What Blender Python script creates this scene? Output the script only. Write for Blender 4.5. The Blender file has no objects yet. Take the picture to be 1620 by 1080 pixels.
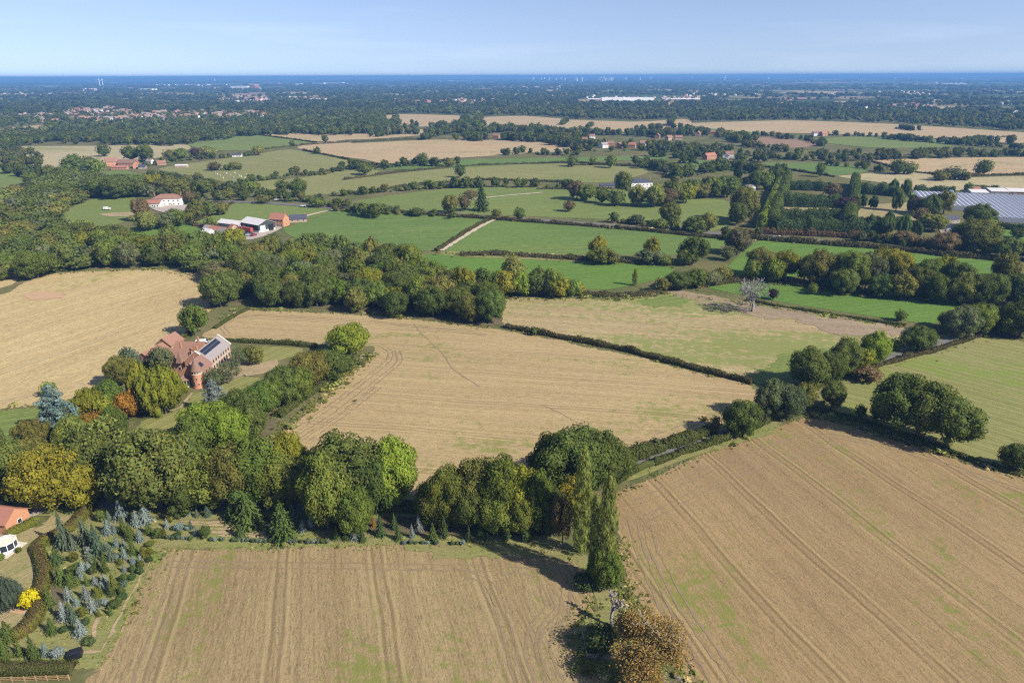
import bpy, bmesh, math, random
import numpy as np
from mathutils import Vector, Matrix

# ------------------------------------------------------------------ camera, sky, sun, exposure
scn = bpy.context.scene
COL = scn.collection
W0, H0, FPX = 1620.0, 1080.0, 1080.0          # photograph's frame; 24 mm equivalent lens
CAMZ = 100.0                                   # drone height over the fields
TH = math.atan((540.0 - 120.2) / FPX)          # tilt below the horizon
RO = math.radians(0.21)                        # slight roll
F = np.array([0.0, math.cos(TH), -math.sin(TH)])
U_ = np.array([0.0, math.sin(TH), math.cos(TH)])
X_ = np.array([1.0, 0.0, 0.0])
R = math.cos(RO) * X_ - math.sin(RO) * U_
U = math.sin(RO) * X_ + math.cos(RO) * U_
CAM = np.array([0.0, 0.0, CAMZ])

cd = bpy.data.cameras.new('drone_camera')
cam = bpy.data.objects.new('drone_camera', cd)
COL.objects.link(cam)
cd.sensor_width = 36.0
cd.lens = 24.0
cd.clip_start = 1.0
cd.clip_end = 120000.0
mw = Matrix(((R[0], U[0], -F[0], 0), (R[1], U[1], -F[1], 0), (R[2], U[2], -F[2], CAMZ), (0, 0, 0, 1)))
cam.matrix_world = mw
scn.camera = cam

SUN_DIR = np.array([0.87, -0.49, 0.0]); SUN_DIR /= np.linalg.norm(SUN_DIR)
SUN_EL = math.radians(37.0)
wd = bpy.data.worlds.new('World'); scn.world = wd; wd.use_nodes = True
nt = wd.node_tree; nt.nodes.clear()
wout = nt.nodes.new('ShaderNodeOutputWorld'); wbg = nt.nodes.new('ShaderNodeBackground')
sky = nt.nodes.new('ShaderNodeTexSky'); sky.sky_type = 'NISHITA'; sky.sun_disc = False
sky.sun_elevation = SUN_EL
sky.sun_rotation = math.atan2(SUN_DIR[0], SUN_DIR[1])
sky.altitude = 100.0; sky.air_density = 1.0; sky.dust_density = 0.5; sky.ozone_density = 3.2
wbg.inputs['Strength'].default_value = 0.088
# faint high cirrus streaks, spread over the whole sky
wtc = nt.nodes.new('ShaderNodeTexCoord'); wmap = nt.nodes.new('ShaderNodeMapping')
wmap.inputs['Scale'].default_value = (1.6, 1.6, 17.0)
wno = nt.nodes.new('ShaderNodeTexNoise'); wno.inputs['Scale'].default_value = 2.3; wno.inputs['Detail'].default_value = 5.0
wrm = nt.nodes.new('ShaderNodeMapRange')
wrm.inputs['From Min'].default_value = 0.52; wrm.inputs['From Max'].default_value = 0.80
wrm.inputs['To Min'].default_value = 0.0; wrm.inputs['To Max'].default_value = 0.11
wmx = nt.nodes.new('ShaderNodeMix'); wmx.data_type = 'RGBA'
wmx.inputs['B'].default_value = (8.2, 8.6, 9.4, 1)
# the air is deep: the horizon keeps the blue of the sky a few degrees higher
wlift = nt.nodes.new('ShaderNodeVectorMath'); wlift.operation = 'MULTIPLY_ADD'; wlift.inputs[1].default_value = (1, 1, 0.85); wlift.inputs[2].default_value = (0, 0, 0.09)
wnrm = nt.nodes.new('ShaderNodeVectorMath'); wnrm.operation = 'NORMALIZE'
nt.links.new(wtc.outputs['Generated'], wlift.inputs[0]); nt.links.new(wlift.outputs[0], wnrm.inputs[0]); nt.links.new(wnrm.outputs[0], sky.inputs['Vector'])
nt.links.new(wtc.outputs['Generated'], wmap.inputs['Vector'])
nt.links.new(wmap.outputs['Vector'], wno.inputs['Vector'])
nt.links.new(wno.outputs['Fac'], wrm.inputs['Value'])
nt.links.new(wrm.outputs['Result'], wmx.inputs['Factor'])
wtn = nt.nodes.new('ShaderNodeMix'); wtn.data_type = 'RGBA'; wtn.blend_type = 'MULTIPLY'; wtn.inputs['Factor'].default_value = 1.0; wtn.inputs['B'].default_value = (1.06, 0.94, 1.0, 1)
nt.links.new(sky.outputs['Color'], wtn.inputs['A']); nt.links.new(wtn.outputs['Result'], wmx.inputs['A'])
nt.links.new(wmx.outputs['Result'], wbg.inputs['Color'])
nt.links.new(wbg.outputs['Background'], wout.inputs['Surface'])

sl = bpy.data.lights.new('sun', 'SUN'); sl.energy = 5.0; sl.angle = math.radians(0.53); sl.color = (1.0, 0.93, 0.82)
so = bpy.data.objects.new('sun', sl); COL.objects.link(so)
sv = Vector((SUN_DIR[0] * math.cos(SUN_EL), SUN_DIR[1] * math.cos(SUN_EL), math.sin(SUN_EL)))
so.rotation_euler = sv.to_track_quat('Z', 'Y').to_euler(); so.location = (60, -60, 300)

scn.view_settings.view_transform = 'Standard'
scn.view_settings.look = 'None'
scn.view_settings.exposure = 0.85
scn.view_settings.gamma = 1.0
scn.view_settings.use_curve_mapping = False
scn.render.engine = 'CYCLES'
cy = scn.cycles
cy.max_bounces = 6; cy.diffuse_bounces = 3; cy.glossy_bounces = 2; cy.transmission_bounces = 4
cy.transparent_max_bounces = 6; cy.volume_bounces = 0
cy.use_denoising = False
cy.pixel_filter_type = 'BLACKMAN_HARRIS'; cy.filter_width = 1.25
cy.sample_clamp_indirect = 6.0

rng = np.random.default_rng(7)
random.seed(7)

# ------------------------------------------------------------------ pixel of the photograph <-> point of the place
def ray(px, py):
    return F + (px - W0 / 2) / FPX * R + (H0 / 2 - py) / FPX * U
def at(px, py, z=0.0):
    d = ray(px, py)
    if d[2] > -0.0022: d[2] = -0.0022
    t = (z - CAMZ) / d[2]
    p = CAM + t * d
    return (float(p[0]), float(p[1]))
def depth(x, y, z=0.0):
    return float(np.dot(np.array([x, y, z]) - CAM, F))
def proj(x, y, z=0.0):
    r = np.array([x, y, z]) - CAM; d = r.dot(F)
    return (W0 / 2 + FPX * r.dot(R) / d, H0 / 2 - FPX * r.dot(U) / d)
def ang(p, q):
    a = at(*p); b = at(*q)
    return math.atan2(b[1] - a[1], b[0] - a[0])
def z_for(x, y, py):
    """height above (x, y) that is seen at image row py"""
    v = (H0 / 2 - py) / FPX
    return CAMZ + (v * (x * F[0] + y * F[1]) - (x * U[0] + y * U[1])) / (U[2] - v * F[2])

# ------------------------------------------------------------------ materials
MATS = {}
def newmat(name):
    m = bpy.data.materials.new(name); m.use_nodes = True
    n = m.node_tree; n.nodes.clear()
    o = n.nodes.new('ShaderNodeOutputMaterial')
    return m, n, o
def nd(n, t, **kw):
    x = n.nodes.new(t)
    for k, v in kw.items():
        if k in ('op',): x.operation = v
        else: x.inputs[k].default_value = v
    return x
def math_(n, op, a, b=None, clamp=False):
    x = n.nodes.new('ShaderNodeMath'); x.operation = op; x.use_clamp = clamp
    for i, v in enumerate((a, b)):
        if v is None: continue
        if hasattr(v, 'links') or hasattr(v, 'is_linked'): n.links.new(v, x.inputs[i])
        else: x.inputs[i].default_value = v
    return x.outputs[0]
def mixc(n, f, a, b):
    x = n.nodes.new('ShaderNodeMix'); x.data_type = 'RGBA'
    for k, v in (('Factor', f), ('A', a), ('B', b)):
        if hasattr(v, 'is_linked'): n.links.new(v, x.inputs[k])
        elif k == 'Factor': x.inputs[k].default_value = v
        else: x.inputs[k].default_value = (*v, 1) if len(v) == 3 else v
    return x.outputs['Result']
def ramp01(n, v, lo, hi, a=0.0, b=1.0):
    x = n.nodes.new('ShaderNodeMapRange'); x.interpolation_type = 'SMOOTHSTEP'
    n.links.new(v, x.inputs['Value'])
    x.inputs['From Min'].default_value = lo; x.inputs['From Max'].default_value = hi
    x.inputs['To Min'].default_value = a; x.inputs['To Max'].default_value = b
    return x.outputs['Result']
def noise(n, vec, scale, detail=4.0, rough=0.55, dist=0.0):
    x = n.nodes.new('ShaderNodeTexNoise')
    n.links.new(vec, x.inputs['Vector'])
    x.inputs['Scale'].default_value = scale; x.inputs['Detail'].default_value = detail
    x.inputs['Roughness'].default_value = rough; x.inputs['Distortion'].default_value = dist
    return x.outputs['Fac']
def mapping(n, vec, scale=(1, 1, 1), rotz=0.0):
    x = n.nodes.new('ShaderNodeMapping')
    n.links.new(vec, x.inputs['Vector'])
    x.inputs['Scale'].default_value = scale; x.inputs['Rotation'].default_value = (0, 0, rotz)
    return x.outputs['Vector']
def finish(n, o, col, rough=0.95, bump=None, bstr=0.3, bdist=0.1, spec=0.2):
    b = n.nodes.new('ShaderNodeBsdfPrincipled')
    if hasattr(col, 'is_linked'): n.links.new(col, b.inputs['Base Color'])
    else: b.inputs['Base Color'].default_value = (*col, 1)
    b.inputs['Roughness'].default_value = rough
    b.inputs['Specular IOR Level'].default_value = spec
    if bump is not None:
        bp = n.nodes.new('ShaderNodeBump'); bp.inputs['Strength'].default_value = bstr; bp.inputs['Distance'].default_value = bdist
        n.links.new(bump, bp.inputs['Height']); n.links.new(bp.outputs['Normal'], b.inputs['Normal'])
    n.links.new(b.outputs['BSDF'], o.inputs['Surface'])
    return b

ALB = 0.78                                     # reflectances below are scaled to the exposure
def plain(name, col, rough=0.8, vary=0.12, scale=3.0, spec=0.3, metal=0.0):
    """one colour with a little uneven wear"""
    if name in MATS: return MATS[name]
    m, n, o = newmat(name); col = tuple(c * ALB for c in col)
    tc = n.nodes.new('ShaderNodeTexCoord')
    f = noise(n, tc.outputs['Object'], scale, 5, 0.6)
    a = tuple(c * (1 - vary) for c in col); b = tuple(min(1, c * (1 + vary)) for c in col)
    bs = finish(n, o, mixc(n, f, a, b), rough, spec=spec)
    bs.inputs['Metallic'].default_value = metal
    MATS[name] = m
    return m

def field_mat(name, base, second, green, gamt=0.35, rot=0.0, tram=0.0, rows=0.35, big=0.012, gscale=0.03, tdark=0.62, soil=None, fine=1.0, tph=0.0, gstretch=0.35):
    m, n, o = newmat(name); base, second, green = (tuple(c * ALB for c in q) for q in (base, second, green))
    tc = n.nodes.new('ShaderNodeTexCoord'); P = tc.outputs['Object']
    rv = mapping(n, P, (1, 1, 1), -rot)                       # x runs along the rows, y across
    c1 = mixc(n, ramp01(n, noise(n, P, big, 4, 0.55, 0.4), 0.33, 0.67), base, second)
    # drill and combine swaths: long streaks along the rows
    st = noise(n, mapping(n, rv, (0.012, 0.22, 1)), 1.0, 3, 0.6)
    st2 = noise(n, mapping(n, rv, (0.34, 2.1, 1)), 1.0 * fine ** 0.5, 4, 0.7)
    st3 = noise(n, mapping(n, rv, (0.02, 1.1, 1)), 1.0 * fine ** 0.5, 2, 0.5)
    c2 = mixc(n, ramp01(n, st, 0.3, 0.7, 0.0, rows), c1, tuple(min(1, c * 1.28 + 0.015) for c in base))
    c2 = mixc(n, ramp01(n, st3, 0.45, 0.62, 0.0, rows * 0.8), c2, tuple(c * 0.74 for c in second))
    c2 = mixc(n, ramp01(n, st2, 0.50, 0.66, 0.0, min(1, rows * 1.6)), c2, tuple(c * 0.58 for c in second))
    c2 = mixc(n, ramp01(n, st2, 0.46, 0.32, 0.0, min(1, rows * 1.4)), c2, tuple(min(1, c * 1.32) for c in base))
    # speckle of straw and clods
    sp = noise(n, mapping(n, rv, (0.6, 1.0, 1)), 2.6 * fine, 5, 0.7)
    c3 = mixc(n, ramp01(n, sp, 0.52, 0.70, 0.0, 0.6), c2, tuple(min(1, c * 1.35) for c in base))
    c3 = mixc(n, ramp01(n, sp, 0.48, 0.34, 0.0, 0.6), c3, tuple(c * 0.6 for c in second))
    if soil:
        c3 = mixc(n, ramp01(n, noise(n, mapping(n, rv, (0.35, 1, 1)), 0.02, 4, 0.6, 0.6), 0.52, 0.72, 0.0, 0.75), c3, soil)
    # regrowth
    g1 = noise(n, mapping(n, rv, (gstretch, 1.0, 1)), gscale, 6, 0.62, 0.5)
    g2 = noise(n, P, gscale * 9, 4, 0.7)
    gg = math_(n, 'ADD', g1, math_(n, 'MULTIPLY', math_(n, 'SUBTRACT', g2, 0.5), 0.62))
    lo = 0.675 - 0.30 * gamt
    c4 = mixc(n, ramp01(n, gg, lo + 0.02, lo + 0.15, 0.0, 0.8), c3, green)
    if tram:
        sx = n.nodes.new('ShaderNodeSeparateXYZ'); n.links.new(rv, sx.inputs[0])
        wob = math_(n, 'MULTIPLY', math_(n, 'SUBTRACT', noise(n, P, 0.018, 2), 0.5), 5.0)
        y = math_(n, 'ADD', math_(n, 'ADD', sx.outputs['Y'], wob), tph)
        pp = math_(n, 'PINGPONG', y, tram / 2)               # 0 at the middle of a pair of wheelings
        d = math_(n, 'ABSOLUTE', math_(n, 'SUBTRACT', pp, 0.95))
        ln = ramp01(n, d, 0.48, 0.12, 0.0, 1.0)
        pp2 = math_(n, 'PINGPONG', math_(n, 'ADD', y, tram * 0.21), tram / 6)
        ln2 = ramp01(n, pp2, 0.45, 0.05, 0.0, 0.45)
        brk = ramp01(n, noise(n, mapping(n, rv, (0.05, 0.4, 1)), 1.0, 3, 0.6), 0.30, 0.56, 0.35, 1.0)
        lf = math_(n, 'MULTIPLY', math_(n, 'MAXIMUM', ln, ln2), brk)
        c4 = mixc(n, math_(n, 'MULTIPLY', lf, 0.66), c4, tuple(c * tdark for c in second))
        edge = ramp01(n, math_(n, 'ABSOLUTE', math_(n, 'SUBTRACT', pp, 1.75)), 0.5, 0.1, 0.0, 0.5)
        c4 = mixc(n, math_(n, 'MULTIPLY', edge, brk), c4, tuple(min(1, c * 1.3) for c in base))
    finish(n, o, c4, 0.95, bump=sp, bstr=0.5, bdist=0.25, spec=0.1)
    MATS[name] = m
    return m

def leaf_mat():
    """foliage: the object's own colour times a per-leaf variation kept on the mesh"""
    m, n, o = newmat('foliage')
    oi = n.nodes.new('ShaderNodeObjectInfo')
    at_ = n.nodes.new('ShaderNodeAttribute'); at_.attribute_name = 'tint'
    mx = n.nodes.new('ShaderNodeMix'); mx.data_type = 'RGBA'; mx.blend_type = 'MULTIPLY'
    mx.inputs['Factor'].default_value = 1.0
    n.links.new(oi.outputs['Color'], mx.inputs['A']); n.links.new(at_.outputs['Color'], mx.inputs['B'])
    d = n.nodes.new('ShaderNodeBsdfDiffuse'); t = n.nodes.new('ShaderNodeBsdfTranslucent')
    n.links.new(mx.outputs['Result'], d.inputs['Color'])
    tm = n.nodes.new('ShaderNodeMix'); tm.data_type = 'RGBA'; tm.blend_type = 'MULTIPLY'; tm.inputs['Factor'].default_value = 1.0
    n.links.new(mx.outputs['Result'], tm.inputs['A']); tm.inputs['B'].default_value = (1.25, 1.2, 0.6, 1)
    n.links.new(tm.outputs['Result'], t.inputs['Color'])
    ms = n.nodes.new('ShaderNodeMixShader'); ms.inputs[0].default_value = 0.32
    n.links.new(d.outputs[0], ms.inputs[1]); n.links.new(t.outputs[0], ms.inputs[2])
    n.links.new(ms.outputs[0], o.inputs['Surface'])
    return m
LEAF = leaf_mat()
def bark_mat(name, a, b):
    m, n, o = newmat(name)
    tc = n.nodes.new('ShaderNodeTexCoord')
    f = noise(n, mapping(n, tc.outputs['Object'], (14, 14, 3)), 3.0, 4)
    finish(n, o, mixc(n, f, a, b), 0.95, bump=f, bstr=0.4, bdist=0.05)
    return m
BARK = bark_mat('bark', (0.05, 0.04, 0.03), (0.14, 0.115, 0.09))
DEADWOOD = bark_mat('dead_wood', (0.10, 0.092, 0.085), (0.27, 0.255, 0.235))

# ------------------------------------------------------------------ object helpers
def tag(o, label=None, cat=None, group=None, kind=None):
    if label: o['label'] = label
    if cat: o['category'] = cat
    if group: o['group'] = group
    if kind: o['kind'] = kind
    return o
def link(o, parent=None):
    COL.objects.link(o)
    if parent is not None: o.parent = parent
    return o
def empty(name, loc=(0, 0, 0), rz=0.0):
    o = bpy.data.objects.new(name, None); COL.objects.link(o)
    o.location = loc; o.rotation_euler = (0, 0, rz); o.empty_display_size = 0.5
    return o
def mesh(name, V, Fc, mat=None, smooth=False):
    me = bpy.data.meshes.new(name)
    me.from_pydata([tuple(map(float, v)) for v in V], [], Fc)
    if mat is not None:
        for mm in (mat if isinstance(mat, (list, tuple)) else [mat]): me.materials.append(mm)
    if smooth: me.shade_smooth()
    return me
def obj(name, me, parent=None, loc=None):
    o = bpy.data.objects.new(name, me); link(o, parent)
    if loc is not None: o.location = loc
    return o
def np_mesh(name, V, quads=None, tris=None, qt=None, tt=None, mat=LEAF):
    """fast mesh from numpy arrays; qt / tt are per-face colours kept as the corner attribute 'tint'"""
    nq = 0 if quads is None else len(quads); ntr = 0 if tris is None else len(tris)
    loops = []
    if nq: loops.append(quads.reshape(-1))
    if ntr: loops.append(tris.reshape(-1))
    L = np.concatenate(loops).astype(np.int32)
    me = bpy.data.meshes.new(name)
    me.vertices.add(len(V)); me.vertices.foreach_set('co', V.astype(np.float32).reshape(-1))
    me.loops.add(len(L)); me.loops.foreach_set('vertex_index', L)
    st = np.concatenate([np.arange(nq) * 4, nq * 4 + np.arange(ntr) * 3]).astype(np.int32)
    me.polygons.add(nq + ntr); me.polygons.foreach_set('loop_start', st)
    me.update(calc_edges=True)
    ca = me.attributes.new('tint', 'FLOAT_COLOR', 'CORNER')
    cols = []
    if nq: cols.append(np.repeat(qt if qt is not None else np.ones((nq, 3)), 4, axis=0))
    if ntr: cols.append(np.repeat(tt if tt is not None else np.ones((ntr, 3)), 3, axis=0))
    C = np.concatenate(cols); C = np.concatenate([C, np.ones((len(C), 1))], axis=1)
    ca.data.foreach_set('color', C.astype(np.float32).reshape(-1))
    me.materials.append(mat)
    return me

def ico(sub=1):
    bm = bmesh.new(); bmesh.ops.create_icosphere(bm, subdivisions=sub, radius=1.0)
    V = np.array([v.co[:] for v in bm.verts]); T = np.array([[v.index for v in f.verts] for f in bm.faces]); bm.free()
    return V, T
ICO1, ICO1T = ico(1)
ICO2, ICO2T = ico(2)
def unit(v): return v / np.maximum(1e-9, np.linalg.norm(v, axis=-1, keepdims=True))
def sph(r, n): return unit(r.normal(size=(n, 3)))

def quads_at(P, N, size, r, aspect=0.62, up=None):
    """leaf-clump faces (pointed rhombs) centred on P with normal N"""
    n = len(P)
    a = r.normal(size=(n, 3)) if up is None else up + 0.25 * r.normal(size=(n, 3))
    t = unit(np.cross(N, np.cross(a, N) if up is not None else a)) if up is None else unit(a - N * np.sum(a * N, axis=1, keepdims=True))
    b = unit(np.cross(N, t))
    s = (size * r.uniform(0.65, 1.35, size=n))[:, None] if np.isscalar(size) else (size * r.uniform(0.65, 1.35, size=n))[:, None]
    v = np.stack([P + t * s * 0.6, P + b * s * aspect * 0.55, P - t * s * 0.55, P - b * s * aspect * 0.55], axis=1)
    q = np.arange(n * 4).reshape(n, 4)
    return v.reshape(-1, 3), q

def tubes(segs, sides=5):
    """segs: list of (p0, r0, p1, r1) tapered limbs in one mesh"""
    V = []; Fc = []
    for p0, r0, p1, r1 in segs:
        p0 = np.array(p0, float); p1 = np.array(p1, float)
        d = unit(p1 - p0); a = np.array([1.0, 0, 0]) if abs(d[0]) < 0.8 else np.array([0, 1.0, 0])
        x = unit(np.cross(d, a)); y = np.cross(d, x); k = len(V)
        for i in range(sides):
            t = 2 * math.pi * i / sides
            V.append(p0 + r0 * (x * math.cos(t) + y * math.sin(t)))
        for i in range(sides):
            t = 2 * math.pi * i / sides
            V.append(p1 + r1 * (x * math.cos(t) + y * math.sin(t)))
        for i in range(sides):
            j = (i + 1) % sides
            Fc.append((k + i, k + j, k + sides + j, k + sides + i))
        Fc.append(tuple(k + sides + i for i in range(sides)))
    return V, Fc

from mathutils import geometry
# ------------------------------------------------------------------ ground
def ground_mat():
    m, n, o = newmat('rough_ground')
    tc = n.nodes.new('ShaderNodeTexCoord'); P = tc.outputs['Object']
    c = mixc(n, ramp01(n, noise(n, P, 0.03, 5, 0.6), 0.35, 0.65), (0.085, 0.105, 0.034), (0.16, 0.145, 0.065))
    c = mixc(n, ramp01(n, noise(n, P, 0.35, 5, 0.7), 0.42, 0.66, 0, 0.6), c, (0.20, 0.17, 0.09))
    vo = n.nodes.new('ShaderNodeTexVoronoi'); vo.inputs['Scale'].default_value = 1.0
    n.links.new(mapping(n, P, (0.0032, 0.0021, 1), 0.3), vo.inputs['Vector'])
    sx = n.nodes.new('ShaderNodeSeparateColor'); n.links.new(vo.outputs['Color'], sx.inputs[0])
    pc = mixc(n, ramp01(n, sx.outputs[0], 0.45, 0.5), (0.09, 0.12, 0.04), (0.34, 0.27, 0.16))
    pc = mixc(n, ramp01(n, sx.outputs[1], 0.55, 0.6), pc, (0.07, 0.09, 0.04))
    pc = mixc(n, ramp01(n, noise(n, P, 0.004, 5, 0.6), 0.4, 0.6, 0, 0.6), pc, (0.05, 0.07, 0.03))
    ps = n.nodes.new('ShaderNodeSeparateXYZ'); n.links.new(P, ps.inputs[0])
    c = mixc(n, ramp01(n, ps.outputs['Y'], 1500, 2600), c, pc)
    finish(n, o, mixc(n, 1 - ALB, c, (0, 0, 0)), 1.0, spec=0.0)
    return m
GR = 40000.0
o = obj('ground', mesh('ground', [(-GR, -2000, 0), (GR, -2000, 0), (GR, GR, 0), (-GR, GR, 0)], [(0, 1, 2, 3)], ground_mat()))
tag(o, 'rough grassy ground between the fields reaching to the horizon', None, None, 'structure')

def catmull(pts, closed, step):
    """smooth world polyline through pts, resampled at about `step` metres"""
    P = [np.array(p, float) for p in pts]; n = len(P); out = []
    rngi = range(n if closed else n - 1)
    for i in rngi:
        p0 = P[(i - 1) % n] if closed or i > 0 else P[0]
        p1 = P[i]; p2 = P[(i + 1) % n]
        p3 = P[(i + 2) % n] if closed or i + 2 < n else P[-1]
        L = np.linalg.norm(p2 - p1); k = max(1, int(L / step))
        a = 0.28
        for j in range(k):
            t = j / k
            m1 = (p2 - p0) * a; m2 = (p3 - p1) * a
            h = (2*t**3 - 3*t**2 + 1) * p1 + (t**3 - 2*t**2 + t) * m1 + (-2*t**3 + 3*t**2) * p2 + (t**3 - t**2) * m2
            out.append(h)
    if not closed: out.append(P[-1])
    return out

def rnoise(x, y, s, seed=0):
    def h(i, j): return (math.sin(i * 127.1 + j * 311.7 + seed * 74.7) * 43758.5453) % 1.0
    x /= s; y /= s; i, j = math.floor(x), math.floor(y); fx, fy = x - i, y - j
    fx = fx * fx * (3 - 2 * fx); fy = fy * fy * (3 - 2 * fy)
    a = h(i, j) * (1 - fx) + h(i + 1, j) * fx; b = h(i, j + 1) * (1 - fx) + h(i + 1, j + 1) * fx
    return (a * (1 - fy) + b * fy) * 2 - 1
ZN = [0]
def sheet(name, pxs, mat, label, lvl=1, jit=0.5, parent=None, rag=0.0):
    W = [at(*p) for p in pxs]
    d = sum(math.hypot(*w) for w in W) / len(W)
    step = max(2.5, d * 0.012) if not rag else 0.7
    C = catmull(W, True, step)
    j = min(jit, 0.3 + d * 0.002)
    r = np.random.default_rng(len(pxs) * 31 + int(d))
    C = [c + r.normal(size=2) * j * 0.5 for c in C]
    if rag: C = [c + rag * np.array([rnoise(c[0], c[1], 7, 21) + .7 * rnoise(c[0], c[1], 2.2, 4), rnoise(c[0], c[1], 7, 33) + .7 * rnoise(c[0], c[1], 2.2, 8)]) for c in C]
    ZN[0] += 1
    z = 0.012 * lvl + d * 2.2e-4 * lvl + ZN[0] * 0.0004
    n = len(C)
    vs, _e, fs, *_r = geometry.delaunay_2d_cdt([Vector((c[0], c[1])) for c in C], [(i, (i + 1) % n) for i in range(n)], [], 1, 0.0001)
    # which triangles lie inside the outline
    poly = [(c[0], c[1]) for c in C]
    Fc = [tuple(f) for f in fs]
    o = obj(name, mesh(name, [(v.x, v.y, z) for v in vs], Fc, mat), parent)
    if o.data.polygons[0].normal.z < 0: o.data.flip_normals()
    if parent is None: tag(o, label, None, None, 'structure')
    return o

def strip(name, pts_w, width, z, mat, parent=None, jit=0.1):
    C = catmull(pts_w, False, max(1.5, width * 0.8)); V = []; Fc = []
    r = np.random.default_rng(int(abs(C[0][0]) * 10) + len(C))
    for i, c in enumerate(C):
        t = unit((C[min(i + 1, len(C) - 1)] - C[max(i - 1, 0)])[None, :])[0]; nrm = np.array([-t[1], t[0]])
        a, b = c + nrm * (width / 2 + r.normal() * jit), c - nrm * (width / 2 + r.normal() * jit)
        V += [(a[0], a[1], z), (b[0], b[1], z)]
        if i: Fc.append((2*i - 2, 2*i - 1, 2*i + 1, 2*i))
    me = mesh(name, V, Fc, mat); 
    o = obj(name, me, parent)
    if me.polygons[0].normal.z < 0: me.flip_normals()
    return o

# straw, soil and grass colours as they are, unlit
ROW_MAIN = ang((600, 603), (1150, 640)); ROW_B = ang((1333, 707), (1620, 900)); ROW_A = ang((640, 1000), (620, 880)); ROW_E = ang((0, 560), (300, 465))
M_FRONT = field_mat('front_stubble', (0.312, 0.236, 0.118), (0.262, 0.190, 0.096), (0.18, 0.20, 0.045), 0.50, ROW_A, 21.0, 0.40, 0.03, 0.05, 0.66, fine=1.0, tph=4.0)
M_RIGHT = field_mat('east_stubble', (0.308, 0.220, 0.106), (0.258, 0.178, 0.087), (0.18, 0.20, 0.042), 0.46, ROW_B, 20.0, 0.30, 0.02, 0.05, 0.6)
M_MAIN = field_mat('main_stubble', (0.395, 0.300, 0.150), (0.350, 0.255, 0.130), (0.20, 0.215, 0.055), 0.42, ROW_MAIN, 22.0, 0.4, 0.016, 0.04, 0.68)
M_D = field_mat('weedy_stubble', (0.385, 0.305, 0.155), (0.33, 0.25, 0.13), (0.185, 0.225, 0.055), 0.70, ROW_MAIN - 0.03, 0.0, 0.6, 0.016, 0.030, gstretch=0.10)
M_GOLD = field_mat('gold_stubble', (0.47, 0.365, 0.175), (0.41, 0.305, 0.15), (0.27, 0.255, 0.065), 0.36, ROW_E, 0.0, 0.5, 0.012, 0.016, fine=0.7, gstretch=0.2)
M_TAN = field_mat('far_stubble', (0.44, 0.335, 0.18), (0.39, 0.28, 0.155), (0.24, 0.24, 0.09), 0.36, 0.25, 16.0, 0.55, 0.006, 0.012, 0.75, fine=0.25)
M_TAN2 = field_mat('far_stubble_pale', (0.42, 0.355, 0.20), (0.34, 0.29, 0.15), (0.22, 0.25, 0.08), 0.5, -0.4, 14.0, 0.55, 0.006, 0.012, 0.8, fine=0.25)
M_BROWN = field_mat('tilled_soil', (0.30, 0.19, 0.12), (0.25, 0.16, 0.10), (0.18, 0.19, 0.07), 0.25, 0.1, 0, 0.5, 0.008, 0.02, fine=0.3)
M_GREY = field_mat('bare_strip', (0.305, 0.235, 0.150), (0.26, 0.195, 0.130), (0.20, 0.22, 0.06), 0.50, ROW_MAIN - 0.1, 0, 0.5, 0.02, 0.03)
M_GRASS = field_mat('bright_pasture', (0.132, 0.200, 0.044), (0.102, 0.158, 0.038), (0.175, 0.215, 0.052), 0.5, 0.15, 7.5, 0.35, 0.012, 0.02, 0.86, fine=0.5)
M_LUSH = field_mat('lush_pasture', (0.118, 0.205, 0.034), (0.092, 0.165, 0.030), (0.160, 0.225, 0.045), 0.5, 0.3, 7.5, 0.35, 0.014, 0.025, 0.86, fine=0.5)
M_GRASS2 = field_mat('pasture', (0.175, 0.215, 0.055), (0.135, 0.175, 0.045), (0.115, 0.18, 0.035), 0.45, 0.4, 9.0, 0.3, 0.01, 0.015, 0.85, fine=0.5)
M_OLIVE = field_mat('dry_pasture', (0.24, 0.235, 0.085), (0.19, 0.195, 0.065), (0.15, 0.20, 0.045), 0.5, -0.5, 11.0, 0.4, 0.008, 0.015, 0.85, fine=0.4)
M_EAST = field_mat('thin_grass', (0.25, 0.235, 0.09), (0.19, 0.20, 0.06), (0.175, 0.235, 0.04), 0.6, ROW_B + 0.5, 8.0, 0.4, 0.014, 0.025, 0.8)
M_VERGE = field_mat('verge_grass', (0.20, 0.215, 0.06), (0.25, 0.215, 0.10), (0.14, 0.20, 0.035), 0.55, 0.0, 0, 0.4, 0.05, 0.09)
M_LAWN = field_mat('lawn', (0.25, 0.235, 0.085), (0.19, 0.20, 0.055), (0.145, 0.19, 0.04), 0.5, ang((215, 690), (290, 655)), 5.0, 0.3, 0.04, 0.06, 0.85)
M_DRYLAWN = field_mat('parched_lawn', (0.34, 0.275, 0.145), (0.27, 0.235, 0.10), (0.17, 0.195, 0.05), 0.48, 0.9, 0, 0.3, 0.05, 0.10)
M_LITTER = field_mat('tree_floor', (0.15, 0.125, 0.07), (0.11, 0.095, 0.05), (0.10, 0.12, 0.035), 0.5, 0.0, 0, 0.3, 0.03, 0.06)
M_SAND = field_mat('sandy_soil', (0.38, 0.29, 0.175), (0.33, 0.25, 0.14), (0.24, 0.22, 0.08), 0.45, 0.0, 0, 0.3, 0.05, 0.08)
M_ORANGE = plain('orange_soil', (0.46, 0.30, 0.17), 0.95, 0.2, 0.4)
M_ROAD = plain('lane_asphalt', (0.155, 0.145, 0.135), 0.9, 0.2, 0.5)
M_DRIVE = plain('gravel_drive', (0.36, 0.30, 0.26), 0.95, 0.15, 0.8)
M_YARD = plain('yard_concrete', (0.40, 0.34, 0.29), 0.9, 0.2, 0.1)
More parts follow.
